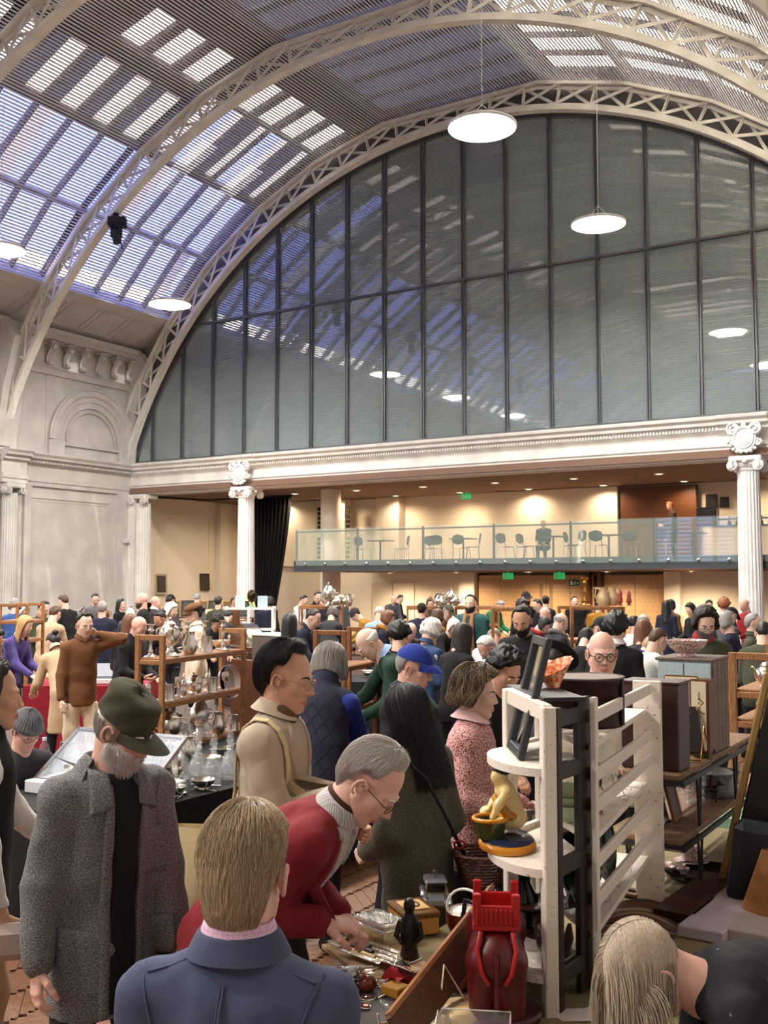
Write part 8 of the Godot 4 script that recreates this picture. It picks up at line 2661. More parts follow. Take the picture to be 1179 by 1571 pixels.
	for k in 6: ware(["bowl", "jug", "goblet"][k % 3], "silver_vessel", "silver piece crowded on the middle board of the right pine rack", "silverware", V(-1.2 - 0.09 * (k % 2), TY + 0.514, -6.0 - k * 0.14), k * 50, 0.75, null, null, "silver on the middle board of the right rack")
	for k in 6: ware(["bowl", "teapot", "tankard"][k % 3], "silver_vessel", "silver piece on the lowest board of the right pine rack", "silverware", V(-1.2 - 0.09 * (k % 2), TY + 0.164, -6.0 - k * 0.14), k * 70, 0.8, null, null, "silver on the lowest board of the right rack")
	solo("red_flower", G.new().grid(10, 30, func(u: float, v: float):
		var a := TAU * v
		var r := 0.05 * u * (1.0 + 0.25 * sin(a * 5.0))
		return V(cos(a) * r, 0.03 * sin(u * 3.0), sin(a) * r), true), matte(Color(0.8, 0.08, 0.07)), "bright red silk flower on the right pine rack", "flower", V(-1.16, TY + 0.58, -5.92))

func china_print() -> StandardMaterial3D:
	var key := "red printed china"
	if mats.has(key): return mats[key]
	var m := mat(key, Color.WHITE, 0.15)
	m.albedo_texture = noise_tex("print", noise(0.035, 4, FastNoiseLite.TYPE_SIMPLEX, 12), 256, two(Color(0.55, 0.13, 0.16), Color(0.9, 0.86, 0.82), 0.36, 0.46))
	m.uv1_triplanar = true
	m.uv1_scale = Vector3.ONE * 9
	return m

func stripes() -> StandardMaterial3D:
	var key := "woven stripes"
	if mats.has(key): return mats[key]
	var im := Image.create(8, 64, false, Image.FORMAT_RGB8)
	for y in 64:
		for x in 8: im.set_pixel(x, y, Color(0.38, 0.25, 0.16) if (y / 4) % 3 else Color(0.14, 0.11, 0.1) if (y / 12) % 2 else Color(0.62, 0.54, 0.45))
	var m := mat(key, Color.WHITE, 0.95)
	m.albedo_texture = ImageTexture.create_from_image(im)
	m.uv1_triplanar = true
	m.uv1_scale = Vector3.ONE * 3.5
	return m

func horse(at: Vector3) -> void:
	var t := thing("horse_figure", "small dark toy horse with a rider on the lower plank", "figure", at, 20)
	var f := Field.new()
	f.k = 0.012
	f.bone(V(-0.022, 0.06, 0), V(0.022, 0.062, 0), 0.014, 0.014)
	f.bone(V(0.024, 0.064, 0), V(0.038, 0.09, 0), 0.01, 0.007)
	f.bone(V(0.038, 0.09, 0), V(0.055, 0.08, 0), 0.007, 0.005)
	for s in [-1.0, 1.0]:
		f.bone(V(-0.022, 0.055, s * 0.008), V(-0.026, 0.03, s * 0.009), 0.007, 0.005)
		f.bone(V(-0.026, 0.03, s * 0.009), V(-0.024, 0.003, s * 0.009), 0.0045, 0.004)
		f.bone(V(0.022, 0.055, s * 0.008), V(0.022, 0.003, s * 0.009), 0.006, 0.004)
	f.bone(V(-0.034, 0.064, 0), V(-0.045, 0.03, 0), 0.005, 0.003)
	part(t, "horse", f.into(G.new(), 0.0035), mat("ebony", Color(0.1, 0.075, 0.07), 0.4))
	var r := Field.new()
	r.k = 0.01
	r.bone(V(0, 0.07, 0), V(0.002, 0.1, 0), 0.01, 0.009)
	r.bone(V(0.003, 0.114, 0), V(0.003, 0.118, 0), 0.008, 0.008)
	part(t, "rider", r.into(G.new(), 0.0035), matte(Color(0.3, 0.08, 0.07)))

# ---------- stalls to the left and in the middle, and the furniture of the hall
func build_stalls() -> void:
	left_silver()
	left_red()
	middle_stalls()
	balcony_things()
	wall_things()

func left_silver() -> void:
	table("long black clothed table covered with silver and glass on the left", V(-5.13, 0, -5.5), V(1.9, TY, 3.1), 0, Color(0.025, 0.025, 0.03))
	var rk := rack("tall honey coloured pine rack crowded with silver on the black table", V(-5.5, TY + 0.006, -5.66), 10, 0.25, 0.86, 1.2, [0.03, 0.37, 0.69], pine())
	var rx := Transform3D(Basis(Vector3.UP, deg_to_rad(10)), V(-5.5, TY + 0.006, -5.66))
	for k in 9: ware(["candlestick", "candlestick", "urn", "jug", "candlestick", "tankard", "candlestick", "candlestick", "bowl"][k], ["candlestick", "candlestick", "silver_urn", "silver_jug", "candlestick", "tankard", "candlestick", "candlestick", "silver_bowl"][k], ["silver candlestick nearest on the top board of the left pine rack", "silver candlestick second on the top board of the left pine rack", "big two handled silver urn on the top board of the left pine rack", "silver jug beside the big urn on the left pine rack", "silver candlestick behind the urn on the left pine rack", "silver tankard in the middle of the left rack's top board", "tall silver candlestick before the far end of the left rack's top board", "last silver candlestick on the left rack's top board", "silver bowl at the far end of the left rack's top board"][k], "silverware", rx * V(0.05 * (1 if k % 2 else -1), 0.69, -0.08 - k * 0.125), k * 40, 1.0)
	for k in 11: ware(["caster", "tankard", "caster", "caster", "goblet", "caster", "teapot", "tankard", "caster", "goblet", "caster"][k], "silver_vessel", "small silver pot or caster on the middle board of the left pine rack", "silverware", rx * V(0.055 * (1 if k % 2 else -1), 0.37, -0.06 - k * 0.104), k * 65, 0.95, null, null, "silver on the middle board of the left rack")
	for k in 10: ware(["decanter", "urn", "jug", "decanter", "tankard"][k % 5], "vessel", "jug or glass decanter on the lowest board of the left pine rack", "silverware", rx * V(0.055 * (1 if k % 2 else -1), 0.03, -0.08 - k * 0.115), k * 33, 1.0, crystal() if k % 5 in [0, 3] else silver(), null, "vessels on the lowest board of the left rack")
	for k in 2: ware("tray", "arched_tray", ["large round silver salver standing at the far end of the left rack", "blue centred silver dish leaning beside the left rack's far post"][k], "tray", rx * V(0.0, 0.42 + 0.0 * k, -1.12 - 0.06 * k), 100, 0.85, silver()).rotation_degrees = V(80, 100, 0)
	# second rack post behind: another rack end
	rack("darker pine rack standing directly behind the tall silver rack", V(-5.0, 0, -7.25), 10, 0.3, 1.6, 0.7, [0.5, 0.95, 1.3], mat("pine rack dark", Color(0.66, 0.42, 0.22), 0.5, 0.0, "wood", V(9, 1.2, 9)))
	# front of the table: dishes, goblets, decanters
	for k in 8: ware("decanter", "decanter", "cut glass decanter with stopper at the right end of the black table", "decanter", V(-4.36 - (k % 3) * 0.13, TY + 0.008, -5.05 - (k / 3) * 0.16), k * 30, 1.0, crystal(), null, "cut glass decanters on the black table")
	for k in 6: ware("goblet", "goblet", "flared silver goblet standing upside on the black cloth", "goblet", V(-4.45 - (k % 2) * 0.12, TY + 0.008, -4.5 - k * 0.08), 0, 1.1, null, null, "silver goblets on the black table")
	for k in 5: ware("bowl", "silver_dish", "shallow silver dish lying near the edge of the black table", "dish", V(-4.28 - (k % 2) * 0.16, TY + 0.008, -4.35 - k * 0.13), k * 20, 0.8, null, null, "silver dishes on the black table")
	for k in 8: ware("spoon", "serving_spoon", "silver serving spoon lying on the black cloth", "spoon", V(-4.25 - (k % 2) * 0.08, TY + 0.01, -4.25 - k * 0.1), 20 + k * 25, 1.0, null, null, "serving spoons on the black table")
	for k in 14: ware(["jug", "teapot", "tankard", "bowl", "caster"][k % 5], "plated_vessel", "silver plated vessel in the crowd of pieces at the back of the black table", "silverware", V(-4.75 - (k % 4) * 0.15, TY + 0.008, -4.9 - k * 0.07), k * 47, 0.95, null, null, "plated pieces on the black table")
	# glass topped case with a raised lid
	var vc := thing("display_case", "glass topped silver edged display case with its lid raised", "case", V(-4.72, TY + 0.006, -4.5), 4)
	vc.scale = Vector3.ONE * 0.9
	var al := mat("steel", Color(0.75, 0.75, 0.76), 0.25, 1.0)
	part(vc, "tray", G.new().box(V(0, 0.04, 0), V(0.95, 0.08, 0.5), I3, 0.006), matte(Color(0.85, 0.85, 0.86)))
	var lid := G.new()
	var lb := Basis(Vector3.RIGHT, 0.62)
	for s in [-1.0, 1.0]:
		lid.box(V(s * 0.47, 0.21, -0.04) , V(0.025, 0.025, 0.5), lb)
		lid.box(V(0, 0.21, -0.04) + lb * V(0, 0, s * 0.245), V(0.95, 0.025, 0.025), lb)
	part(vc, "lid_frame", lid, al)
	part(vc, "lid_glass", G.new().box(V(0, 0.21, -0.04), V(0.92, 0.006, 0.47), lb), glass("case glass", Color(0.85, 0.9, 0.95), 0.3))
	for k in 9: ware(["bowl", "goblet", "caster"][k % 3], "trinket", "small silver trinket inside the glass display case", "trinket", V(-5.04 + k * 0.08, TY + 0.08, -4.52 + (k % 2) * 0.1), 0, 0.5, null, null, "trinkets in the display case")
	var bot := thing("water_bottle", "clear plastic water bottle with a blue label beside the display case", "bottle", V(-5.55, TY + 0.008, -4.75))
	part(bot, "bottle", G.new().lathe([W(0.001, 0), W(0.033, 0), W(0.034, 0.14), W(0.03, 0.17), W(0.012, 0.2), W(0.012, 0.215)], 18), crystal())
	part(bot, "label", G.new().lathe([W(0.0345, 0.07), W(0.0345, 0.13)], 18), matte(Color(0.15, 0.25, 0.6)))
	part(bot, "cap", G.new().lathe([W(0.014, 0.205), W(0.014, 0.225), W(0.001, 0.226)], 14), matte(Color(0.85, 0.85, 0.9)))
	for k in 12: ware(["jug", "goblet", "caster", "bowl"][k % 4], "glass_vessel", "pale glass or plated piece left of the display case", "glassware", V(-5.35 - (k % 3) * 0.16, TY + 0.008, -4.55 - k * 0.1), k * 50, 1.0, crystal() if k % 2 else silver(), null, "pieces left of the display case")
	ware("box", "handbag_case", "quilted grey jewellery case standing open beside the water bottle", "case", V(-5.25, TY + 0.008, -4.9), 30, 1.2, matte(Color(0.4, 0.4, 0.43)))

func left_red() -> void:
	table("table under a crimson velvet cloth at the far left", V(-9.9, 0, -9.25), V(1.4, 0.78, 1.3), 35, Color(0.52, 0.04, 0.14))
	var lc := thing("jewel_case", "open white rimmed jewellery case on the crimson cloth", "case", V(-9.75, 0.79, -9.0), 40)
	part(lc, "tray", G.new().box(V(0, 0.03, 0), V(0.75, 0.06, 0.45), I3, 0.006), matte(Color(0.85, 0.85, 0.88)))
	part(lc, "lining", G.new().box(V(0, 0.062, 0), V(0.68, 0.006, 0.38)), matte(Color(0.12, 0.12, 0.14)))
	part(lc, "lid", G.new().box(V(0, 0.12, -0.24), V(0.75, 0.03, 0.3), Basis(Vector3.RIGHT, 0.5), 0.006), matte(Color(0.5, 0.52, 0.56)))
	solo("paper", G.new().box(V(0, 0.1, 0), V(0.14, 0.18, 0.004), Basis(Vector3.RIGHT, -0.5)), matte(Color(0.9, 0.9, 0.93)), "white price sheet standing on the jewellery case", "paper", V(-9.9, 0.86, -8.75), 50)
	rack("small pine rack cut by the left edge behind the plaid shirt man", V(-11.4, 0, -9.2), 30, 0.4, 1.72, 0.6, [0.9, 1.25, 1.5], pine())

func spread(name_: String, label: String, cat: String, group: String, kinds: Array, at: Vector3, size: Vector2, n: int, m: Array, s: float, sd: int) -> void:
	var r := RandomNumberGenerator.new()
	r.seed = sd
	for k in n:
		var p := at + V((r.randf() - 0.5) * size.x, 0, (r.randf() - 0.5) * size.y)
		ware(kinds[k % kinds.size()], name_, label, cat, p, r.randf() * 360, s * r.randf_range(0.85, 1.15), m[k % m.size()], null, group)

func middle_stalls() -> void:
	table("wooden table with trays of red trinkets in the middle distance", V(-10.3, 0, -15.0), V(1.8, 0.8, 0.9), 20, Color.WHITE, true)
	spread("red_trinket", "dark red glass trinket on the middle wooden table", "trinket", "red trinkets on the middle table", ["bowl", "goblet", "jug"], V(-10.2, 0.806, -14.8), W(1.4, 0.65), 16, [china(Color(0.35, 0.05, 0.07)), china(Color(0.2, 0.05, 0.05))], 0.8, 2)
	table("table of small white and silver pieces behind the quilted gilet woman", V(-6.7, 0, -11.3), V(1.9, 0.8, 0.9), 30, Color(0.08, 0.08, 0.1))
	spread("china_vessel", "small white china piece on the dark table behind the gilet woman", "china", "white pieces on the dark table", ["bowl", "jug", "goblet"], V(-6.7, 0.81, -11.3), W(1.4, 0.6), 14, [china(Color(0.88, 0.86, 0.8)), silver()], 0.8, 5)
	table("white clothed silver table behind the linen blazer man", V(-12.75, 0, -15.8), V(2.0, 0.84, 1.0), 10, Color(0.75, 0.72, 0.68))
	spread("silver_service", "silver service piece on the white clothed table", "silverware", "silver on the white clothed table", ["teapot", "jug", "bowl", "urn", "tankard"], V(-12.75, 0.85, -15.75), W(1.7, 0.75), 22, [silver()], 1.2, 8)
	# domed dish cover and the silvered chest
	solo("dish_cover", G.new().grid(14, 30, func(u: float, v: float):
		var a := lerpf(0.0, PI, u)
		return V(cos(a) * 0.42, sin(a) * 0.36, lerpf(-0.12, 0.12, v)), false), silver(), "large arched silver dish cover left of the linen blazer man's head", "dish cover", V(-10.9, 0.975, -13.4), -28)
	solo("cover_stand", G.new().box(V(0, 0.49, 0), V(0.9, 0.98, 0.5), I3, 0.01), mat("table wood", Color(0.45, 0.27, 0.15), 0.45), "low wooden counter under the arched dish cover", "counter", V(-10.9, 0, -13.4), -28)
	var ch := thing("embossed_chest", "embossed silver chest with a plain white top in the middle distance", "chest", V(-9.2, 0.9, -12.0), -10)
	part(ch, "body", G.new().box(V(0, 0.17, 0), V(0.6, 0.34, 0.42), I3, 0.01), mat("embossed silver", Color(0.75, 0.72, 0.68), 0.3, 0.9, "dent mottle", Vector3.ONE * 6))
	part(ch, "lid", G.new().box(V(0, 0.355, 0), V(0.64, 0.03, 0.46), I3, 0.008), matte(Color(0.88, 0.87, 0.85)))
	solo("chest_stand", G.new().box(V(0, 0.45, 0), V(1.3, 0.9, 0.6), I3, 0.01), mat("table wood", Color(0.45, 0.27, 0.15)), "brown wooden counter carrying the embossed silver chest", "counter", V(-9.2, 0, -12.0), -10)
	spread("metal_dish", "tarnished metal dish on the counter beside the embossed chest", "dish", "metal dishes beside the chest", ["bowl", "tray", "jug"], V(-9.6, 0.905, -12.05), W(0.5, 0.5), 7, [mat("pewter", Color(0.45, 0.36, 0.32), 0.3, 1.0), silver()], 0.8, 4)
	# white metal stand with a bust
	var ws := thing("white_stand", "white metal display stand with open shelves below the left column", "stand", V(-13.9, 0, -17.2), 32)
	var wg := matte(Color(0.88, 0.88, 0.87), 0.4)
	for sx in [-1.0, 1.0]:
		for sz in [-1.0, 1.0]: part(ws, "post", G.new().box(V(sx * 0.5, 0.75, sz * 0.2), V(0.05, 1.5, 0.05)), wg)
	part(ws, "post", G.new().box(V(0, 0.75, 0.2), V(0.05, 1.5, 0.05)), wg)
	for y in [0.6, 1.02, 1.45]: part(ws, "shelf", G.new().box(V(0, y, 0), V(1.05, 0.04, 0.44), I3, 0.004), wg)
	var bu := thing("bust", "small dark bronze head on the white metal stand", "bust", V(-13.85, 1.47, -17.2), 20)
	part(bu, "plinth", G.new().lathe([W(0.001, 0), W(0.08, 0), W(0.05, 0.05), W(0.05, 0.1)], 16), china(Color(0.5, 0.6, 0.5)))
	part(bu, "head", G.new().ball(V(0, 0.24, 0), V(0.1, 0.14, 0.11), 10, 14), mat("bronze", Color(0.2, 0.16, 0.1), 0.3, 0.8))
	for k in 2: ware("picture", "photo_stand", ["pale blue card standing on the white metal stand", "white card standing left of the bronze head"][k], "card", V(-13.6 - k * 0.6, 1.47, -17.25), 30, 0.5, matte(Color(0.75, 0.83, 0.86)), matte(Color(0.7, 0.8, 0.84)))
	# racks of teapots in front of the cream cupboards
	for k in 3:
		var p: Vector3 = [V(-12.6, 0, -17.9), V(-10.4, 0, -18.6), V(-9.6, 0, -19.2)][k]
		rack(["pine rack under a heap of silver forks below the curtain", "pine rack topped by two silver teapots before the cream cupboards", "pine rack with an empty top before the grey wall panel"][k], p, 30, 0.9, 1.52, 0.5, [0.8, 1.15, 1.49], pine())
		if k < 2: spread("silver_pot", ["silver pot among the heap on the rack below the curtain", "silver teapot on top of the rack before the cream cupboards"][k], "silverware", ["silver heap below the curtain", "teapots before the cream cupboards"][k], ["teapot", "urn", "jug"], p + V(0.1, 1.502, -0.2), W(0.8, 0.4), [7, 4][k], [silver()], 1.5, 20 + k)
	# racks on the right of the middle
	for k in 2:
		rack(["tall pine rack in front of the lobby door", "second pine rack of bottles right of the tall one"][k], [V(-4.9, 0, -10.6), V(-4.55, 0, -12.4)][k], [25, 40][k], [0.42, 0.7][k], [1.72, 1.7][k], 0.5, [0.6, 0.95, 1.3], pine())
	spread("brass_vase", "tall brass vase on the second pine rack", "vase", "brass vases on the right rack", ["candlestick"], V(-4.75, 1.71, -12.5), W(0.1, 0.2), 2, [brass()], 1.3, 6)
	spread("rack_dish", "dish on the boards of the tall pine rack before the lobby door", "dish", "dishes on the tall pine rack", ["bowl", "plate", "jug"], V(-4.95, 0.957, -10.85), W(0.2, 0.4), 4, [silver(), china(Color(0.85, 0.84, 0.8))], 0.9, 9)
	spread("doll_figure", "colourful small figure on top of the second pine rack", "figure", "figures on the second pine rack", ["caster", "jug"], V(-4.4, 1.71, -12.6), W(0.35, 0.3), 6, [china(Color(0.6, 0.3, 0.25)), china(Color(0.75, 0.65, 0.5))], 1.2, 13)
	table("dark table with a patterned runner before the oak doors", V(-7.6, 0, -15.0), V(2.2, 0.85, 0.9), 25, Color(0.2, 0.07, 0.12))
	spread("purple_dish", "purple and silver dish on the dark table before the oak doors", "dish", "dishes before the oak doors", ["bowl", "tray"], V(-7.6, 0.86, -15.0), W(1.8, 0.6), 9, [china(Color(0.3, 0.2, 0.4)), silver()], 0.9, 15)
	for k in 3:
		var p: Vector3 = [V(-21.3, 0, -26.2), V(-19.2, 0, -22.0), V(-7.9, 0, -28.6)][k]
		table(["small table with an orange lamp beside the curtain", "small table with an orange lamp below the left column", "small table with a cream lamp before the right wall"][k], p, V(0.8, 0.8, 0.6), 30, Color.WHITE, true)
		table_lamp(p + V(0, 0.8, 0), ["glowing orange table lamp at the foot of the dark curtain", "glowing orange table lamp left of the white metal stand", "lit cream table lamp before the right wall"][k], [0.95, 0.55, 0.75][k])
	# left wall stalls
	table("table of bottles and clocks along the left wall", V(-20.5, 0, -19.6), V(1.0, 0.95, 4.5), 0, Color(0.3, 0.14, 0.1), true)
	spread("wall_ware", "old bottle or jug on the table along the left wall", "bottle", "wares along the left wall", ["decanter", "urn", "candlestick", "jug"], V(-20.4, 0.956, -19.6), W(0.6, 4.0), 14, [mat("bronze", Color(0.2, 0.16, 0.1), 0.3, 0.8), brass(), china(Color(0.3, 0.08, 0.06))], 1.5, 17)
	ware("tray", "pierced_plate", "round pierced metal plate standing on the left wall table", "plate", V(-20.1, 1.2, -20.6), 60, 1.6, mat("bronze", Color.WHITE)).rotation_degrees = V(84, 60, 0)
	for k in 6:
		var pf := ware("picture", "picture_frame", ["small gilt picture leaning first in the row under the left column", "small gilt picture leaning second in the row under the left column", "dark small picture leaning third in the row under the left column", "small gilt picture leaning fourth in the row under the left column", "narrow dark picture leaning fifth in the row under the left column", "small gilt picture leaning last in the row under the left column"][k], "picture", V(-21.6 + k * 0.42, 1.0, -23.2 - 0.12 * k), 40, 0.95, [mat("old gilt", Color(0.62, 0.5, 0.3), 0.4, 0.4), mat("ebony", Color.WHITE)][k % 2], matte([Color(0.4, 0.33, 0.22), Color(0.25, 0.28, 0.25)][k % 2]), "leaning pictures under the left column")
		pf.rotation_degrees.x = -8
	table("narrow ledge table carrying the row of leaning pictures", V(-20.6, 0, -23.5), V(2.9, 0.98, 0.5), 16, Color.WHITE, true)

func table_lamp(at: Vector3, label: String, s: float) -> void:
	var t := thing("table_lamp", label, "lamp", at, 0, "lit table lamps")
	t.scale = Vector3.ONE * s
	part(t, "base", G.new().lathe([W(0.001, 0), W(0.09, 0), W(0.09, 0.02), W(0.02, 0.05), W(0.05, 0.16), W(0.03, 0.3), W(0.012, 0.34), W(0.012, 0.5)], 16), brass())
	var shade := mat("lamp shade", Color(0.95, 0.6, 0.25), 0.8)
	shade.backlight_enabled = true
	shade.backlight = Color(1, 0.8, 0.5)
	part(t, "shade", G.new().lathe([W(0.3, 0.4), W(0.2, 0.82)], 28), shade)
	part(t, "bulb", G.new().ball(V(0, 0.58, 0), Vector3.ONE * 0.05, 8, 12), glow("bulb", Color(1, 0.75, 0.42), 9.0))
	var l := OmniLight3D.new()
	l.name = "lamp_light"
	l.position.y = 0.58
	l.light_energy = 2.2
	l.light_color = Color(1, 0.7, 0.38)
	l.light_size = 0.05
	l.omni_range = 20
	l.shadow_enabled = true
	t.add_child(l)

func chair_proto() -> Node3D:
	var t := thing("chair", "", "chair", V(0, 2.7, -30))
	var shell := mat("grey chair shell", Color(0.2, 0.2, 0.21), 0.5)
	var leg := mat("steel", Color(0.75, 0.75, 0.76), 0.25, 1.0)
	part(t, "seat", G.new().grid(8, 10, func(u: float, v: float): return V((v - 0.5) * 0.46, 0.46 - 0.02 * sin(v * PI), (u - 0.5) * 0.44)), shell)
	part(t, "backrest", G.new().grid(8, 10, func(u: float, v: float):
		var w := 0.23 * sqrt(maxf(0.02, 1.0 - pow(absf(u - 0.5) * 2.0, 4.0)))
		return V((v - 0.5) * 2.0 * w, 0.56 + u * 0.34, -0.22 - 0.05 * u - 0.05 * sin(v * PI) + 0.03)), shell)
	for sx in [-1.0, 1.0]:
		for sz in [-1.0, 1.0]: part(t, "leg", G.new().tube([V(sx * 0.19, 0.45, sz * 0.18), V(sx * 0.22, 0, sz * 0.22)], 0.012, 6), leg)
		part(t, "back_tube", G.new().tube([V(sx * 0.2, 0.45, -0.18), V(sx * 0.2, 0.6, -0.24)], 0.012, 6), leg)
	return t

func balcony_things() -> void:
	var proto := chair_proto()
	var xs := [-19.6, -18.3, -17.3, -16.8, -16.1, -15.35, -14.4, -13.9, -13.4, -12.2, -11.8, -11.25, -10.3, -9.1]
	var turns := [80, -70, 70, 40, 175, -60, 160, 80, -70, 90, -100, 175, 170, 60]
	for k in xs.size():
		var o: Node3D = proto if k == 0 else copy(proto, "", Vector3.ZERO)
		o.position = V(xs[k], 2.69, -30.4 - (k * 7 % 5) * 0.22)
		o.rotation_degrees.y = turns[k]
		o.set_meta("label", "grey shell cafe chair on the balcony, %s from the left" % ["first", "second", "third", "fourth", "fifth", "sixth", "seventh", "eighth", "ninth", "tenth", "eleventh", "twelfth", "thirteenth", "fourteenth"][k])
		o.set_meta("group", "cafe chairs on the balcony")
	for k in 5:
		var t := thing("cafe_table", "dark cafe table on the balcony, %s from the left" % ["first", "second", "third", "fourth", "fifth"][k], "table", V([-18.95, -15.75, -12.6, -10.8, -8.3][k], 2.69, -30.5), 0, "cafe tables on the balcony")
		part(t, "table_top", G.new().box(V(0, 0.73, 0), V(0.7, 0.03, 0.7), I3, 0.006), mat("table dark", Color(0.08, 0.07, 0.07), 0.4))
		part(t, "pedestal", G.new().lathe([W(0.001, 0), W(0.22, 0), W(0.22, 0.015), W(0.03, 0.03), W(0.03, 0.72)], 14), mat("table dark", Color.WHITE))
	person("man in a black coat seated alone at a table on the balcony", V(-13.1, 2.66, -30.95), 10, {"sit": true, "pose": "look_down", "nod": 14, "sex": "stout", "hair": "none", "hc": "grey", "ring": 1, "top": Color(0.05, 0.05, 0.06), "skin": "tan"}, "people on the balcony")
	person("woman with long red hair standing on the balcony before the brown panel", V(-9.15, 2.69, -31.6), -60, {"sex": "woman", "hair": "long", "hc": "red", "top": Color(0.25, 0.18, 0.12), "pose": "look_down"}, "people on the balcony")
	# green exit signs with a running figure
	for k in 4:
		var t := thing("exit_sign", ["green exit sign hanging from the balcony ceiling", "green exit sign above the left oak doors", "green exit sign above the right end of the oak doors", "dark green exit sign in the lobby doorway"][k], "sign", [V(-15.9, 4.86, -31), V(-14.2, 2.2, -30.6), V(-12.45, 2.2, -30.6), V(-12.75, 1.98, -32.6)][k], 25, "exit signs")
		var green := glow("exit green", Color(0.1, 0.62, 0.32), 0.7) if k < 3 else matte(Color(0.05, 0.25, 0.15))
		part(t, "panel", G.new().box(Vector3.ZERO, V(0.34, 0.2, 0.03), I3, 0.004), green)
		var ic := G.new().box(V(-0.09, 0, 0.017), V(0.07, 0.13, 0.004))
		ic.ball(V(0.03, 0.055, 0.017), V(0.015, 0.015, 0.004), 5, 8)
		ic.beam(V(0.025, 0.035, 0.017), V(0.01, -0.02, 0.017), 0.004, 0.022)
		ic.beam(V(0.01, -0.02, 0.017), V(0.05, -0.06, 0.017), 0.004, 0.013)
		ic.beam(V(0.01, -0.02, 0.017), V(-0.03, -0.05, 0.017), 0.004, 0.013)
		ic.beam(V(-0.015, 0.02, 0.017), V(0.055, 0.015, 0.017), 0.004, 0.012)
		ic.prism([W(0.09, 0.03), W(0.14, 0), W(0.09, -0.03)], 0.004, X3(V(0, 0, 0.015)))
		part(t, "running_figure", ic, matte(Color(0.92, 0.95, 0.92)))
		part(t, "bracket", G.new().box(V(0, 0.12, 0), V(0.03, 0.06, 0.02)), green)
	# bar at the right end
	var bar := thing("bar_counter", "bar counter with bottles at the right end of the balcony", "counter", V(-6.9, 2.69, -33.4))
	part(bar, "front", G.new().box(V(0, 0.52, 0), V(3.0, 1.04, 0.5)), mat("warm wall", Color.WHITE))
	part(bar, "top", G.new().box(V(0, 1.06, 0), V(3.1, 0.05, 0.6), I3, 0.01), mat("table dark", Color.WHITE))
	var cm := thing("coffee_machine", "red and black drinks cabinet behind the bar", "machine", V(-8.6, 3.76, -33.5))
	part(cm, "case", G.new().box(V(0, 0.3, 0), V(0.62, 0.6, 0.4), I3, 0.01), matte(Color(0.12, 0.04, 0.04), 0.3))
	for k in 3: part(cm, "shelf_row", G.new().box(V(0, 0.12 + k * 0.18, 0.205), V(0.54, 0.1, 0.02)), matte([Color(0.45, 0.06, 0.06), Color(0.3, 0.05, 0.05), Color(0.15, 0.08, 0.05)][k], 0.3))
	for k in 6: ware("decanter", "bar_bottle", "bottle standing on the balcony bar", "bottle", V(-7.9 + k * 0.24, 3.775, -33.35), 0, 1.0, china(Color(0.15, 0.08, 0.05)), null, "bottles on the balcony bar")
	for k in 2: ware("picture", "wall_picture", ["dark upright picture above the red drinks cabinet", "narrow dark picture beside the taller one above the bar"][k], "picture", V(-8.75 + k * 0.42, 4.42, -34.58), 0, [0.9, 0.7][k], mat("ebony", Color.WHITE), matte(Color(0.15, 0.13, 0.12)))
	# dark gathered curtain
	solo("curtain", G.new().grid(20, 120, func(u: float, v: float):
		var w := lerpf(1.75, 0.75, pow(u, 1.3))
		return V(-25.05 + v * w + 0.1 * u, lerpf(5.2, 0.02, u), -31.2 + 0.09 * sin(v * 60.0) * (1.0 - 0.4 * u))), cloth(Color(0.06, 0.055, 0.055), "weave"), "floor length dark grey curtain gathered right of the left column", "curtain")
	solo("curtain_rail", G.new().tube([V(-28.0, 5.2, -28.8), V(-27.2, 5.2, -31), V(-25.0, 5.22, -31.2), V(-23.2, 5.22, -31.2)], 0.035, 8), matte(Color(0.08, 0.07, 0.07)), "thin black curtain rail under the recess ceiling", "rail")

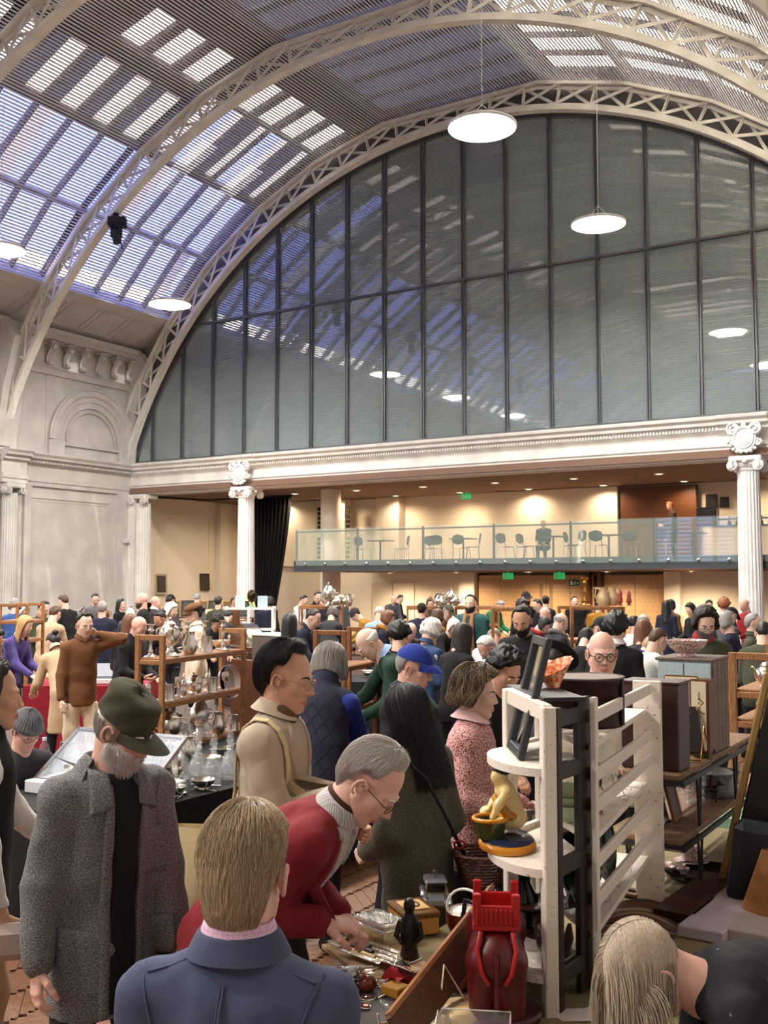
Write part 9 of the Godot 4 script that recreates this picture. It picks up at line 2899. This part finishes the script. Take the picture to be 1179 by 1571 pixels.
func wall_things() -> void:
	for k in 2:
		var t := ware("picture", "wall_picture", ["framed engraving with a wide pale mount on the recess wall", "dark oil painting in a carved gilt frame on the recess wall"][k], "picture", [V(-28.33, 1.53, -29.7), V(-28.33, 1.68, -32.2)][k], 90, [1.6, 1.35][k], [matte(Color(0.7, 0.66, 0.58)), mat("old gilt dark", Color(0.25, 0.18, 0.1), 0.4, 0.3)][k], mat("dim picture", Color(0.3, 0.28, 0.25), 0.5, 0.0, "mottle", Vector3.ONE * 3))
		t.rotation_degrees = V(-3, 90, 0)
	var sp := thing("wall_speaker", "small white loudspeaker on the corner pilaster strip", "speaker", V(-28.2, 3.5, -27.75), 90)
	part(sp, "case", G.new().box(Vector3.ZERO, V(0.34, 0.14, 0.14), I3, 0.02), matte(Color(0.8, 0.79, 0.77)))
	part(sp, "bracket", G.new().box(V(0, -0.01, -0.1), V(0.06, 0.05, 0.1)), matte(Color(0.6, 0.6, 0.6)))
	# black moving spotlights clamped under the trusses
	for k in 4:
		var t := thing("spotlight", ["black moving head spotlight clamped under the second arch truss", "black spotlight under the third truss, seen only in the glass", "black spotlight under the fourth truss, seen only in the glass", "black spotlight under the fifth truss, seen only in the glass"][k], "spotlight", vp(-36.8, 14.62, RIBS[k + 1]), 35, "black spotlights under the trusses")
		var blk := matte(Color(0.03, 0.03, 0.035), 0.5)
		part(t, "clamp", G.new().box(V(0, 0.0, 0), V(0.16, 0.16, 0.2), I3, 0.02), blk)
		part(t, "base", G.new().box(V(0.04, -0.2, 0), V(0.55, 0.3, 0.34), I3, 0.04), blk)
		part(t, "yoke", G.new().box(V(-0.12, -0.48, 0), V(0.06, 0.4, 0.14), I3, 0.02).box(V(0.16, -0.48, 0), V(0.06, 0.4, 0.14), I3, 0.02), blk)
		part(t, "head", G.new().lathe([W(0.001, -0.3), W(0.13, -0.28), W(0.14, 0.1), W(0.1, 0.2), W(0.001, 0.22)], 18, X3(V(0.02, -0.58, 0), 0, 8, 6)), blk)
		part(t, "cable", G.new().tube([V(0.1, -0.7, 0.1), V(0.2, -0.95, 0.1), V(0.22, -1.05, 0.05)], 0.02, 6), blk)

const I3 := Basis.IDENTITY
func V(x: float, y: float, z: float) -> Vector3: return Vector3(x, y, z)
func W(x: float, y: float) -> Vector2: return Vector2(x, y)
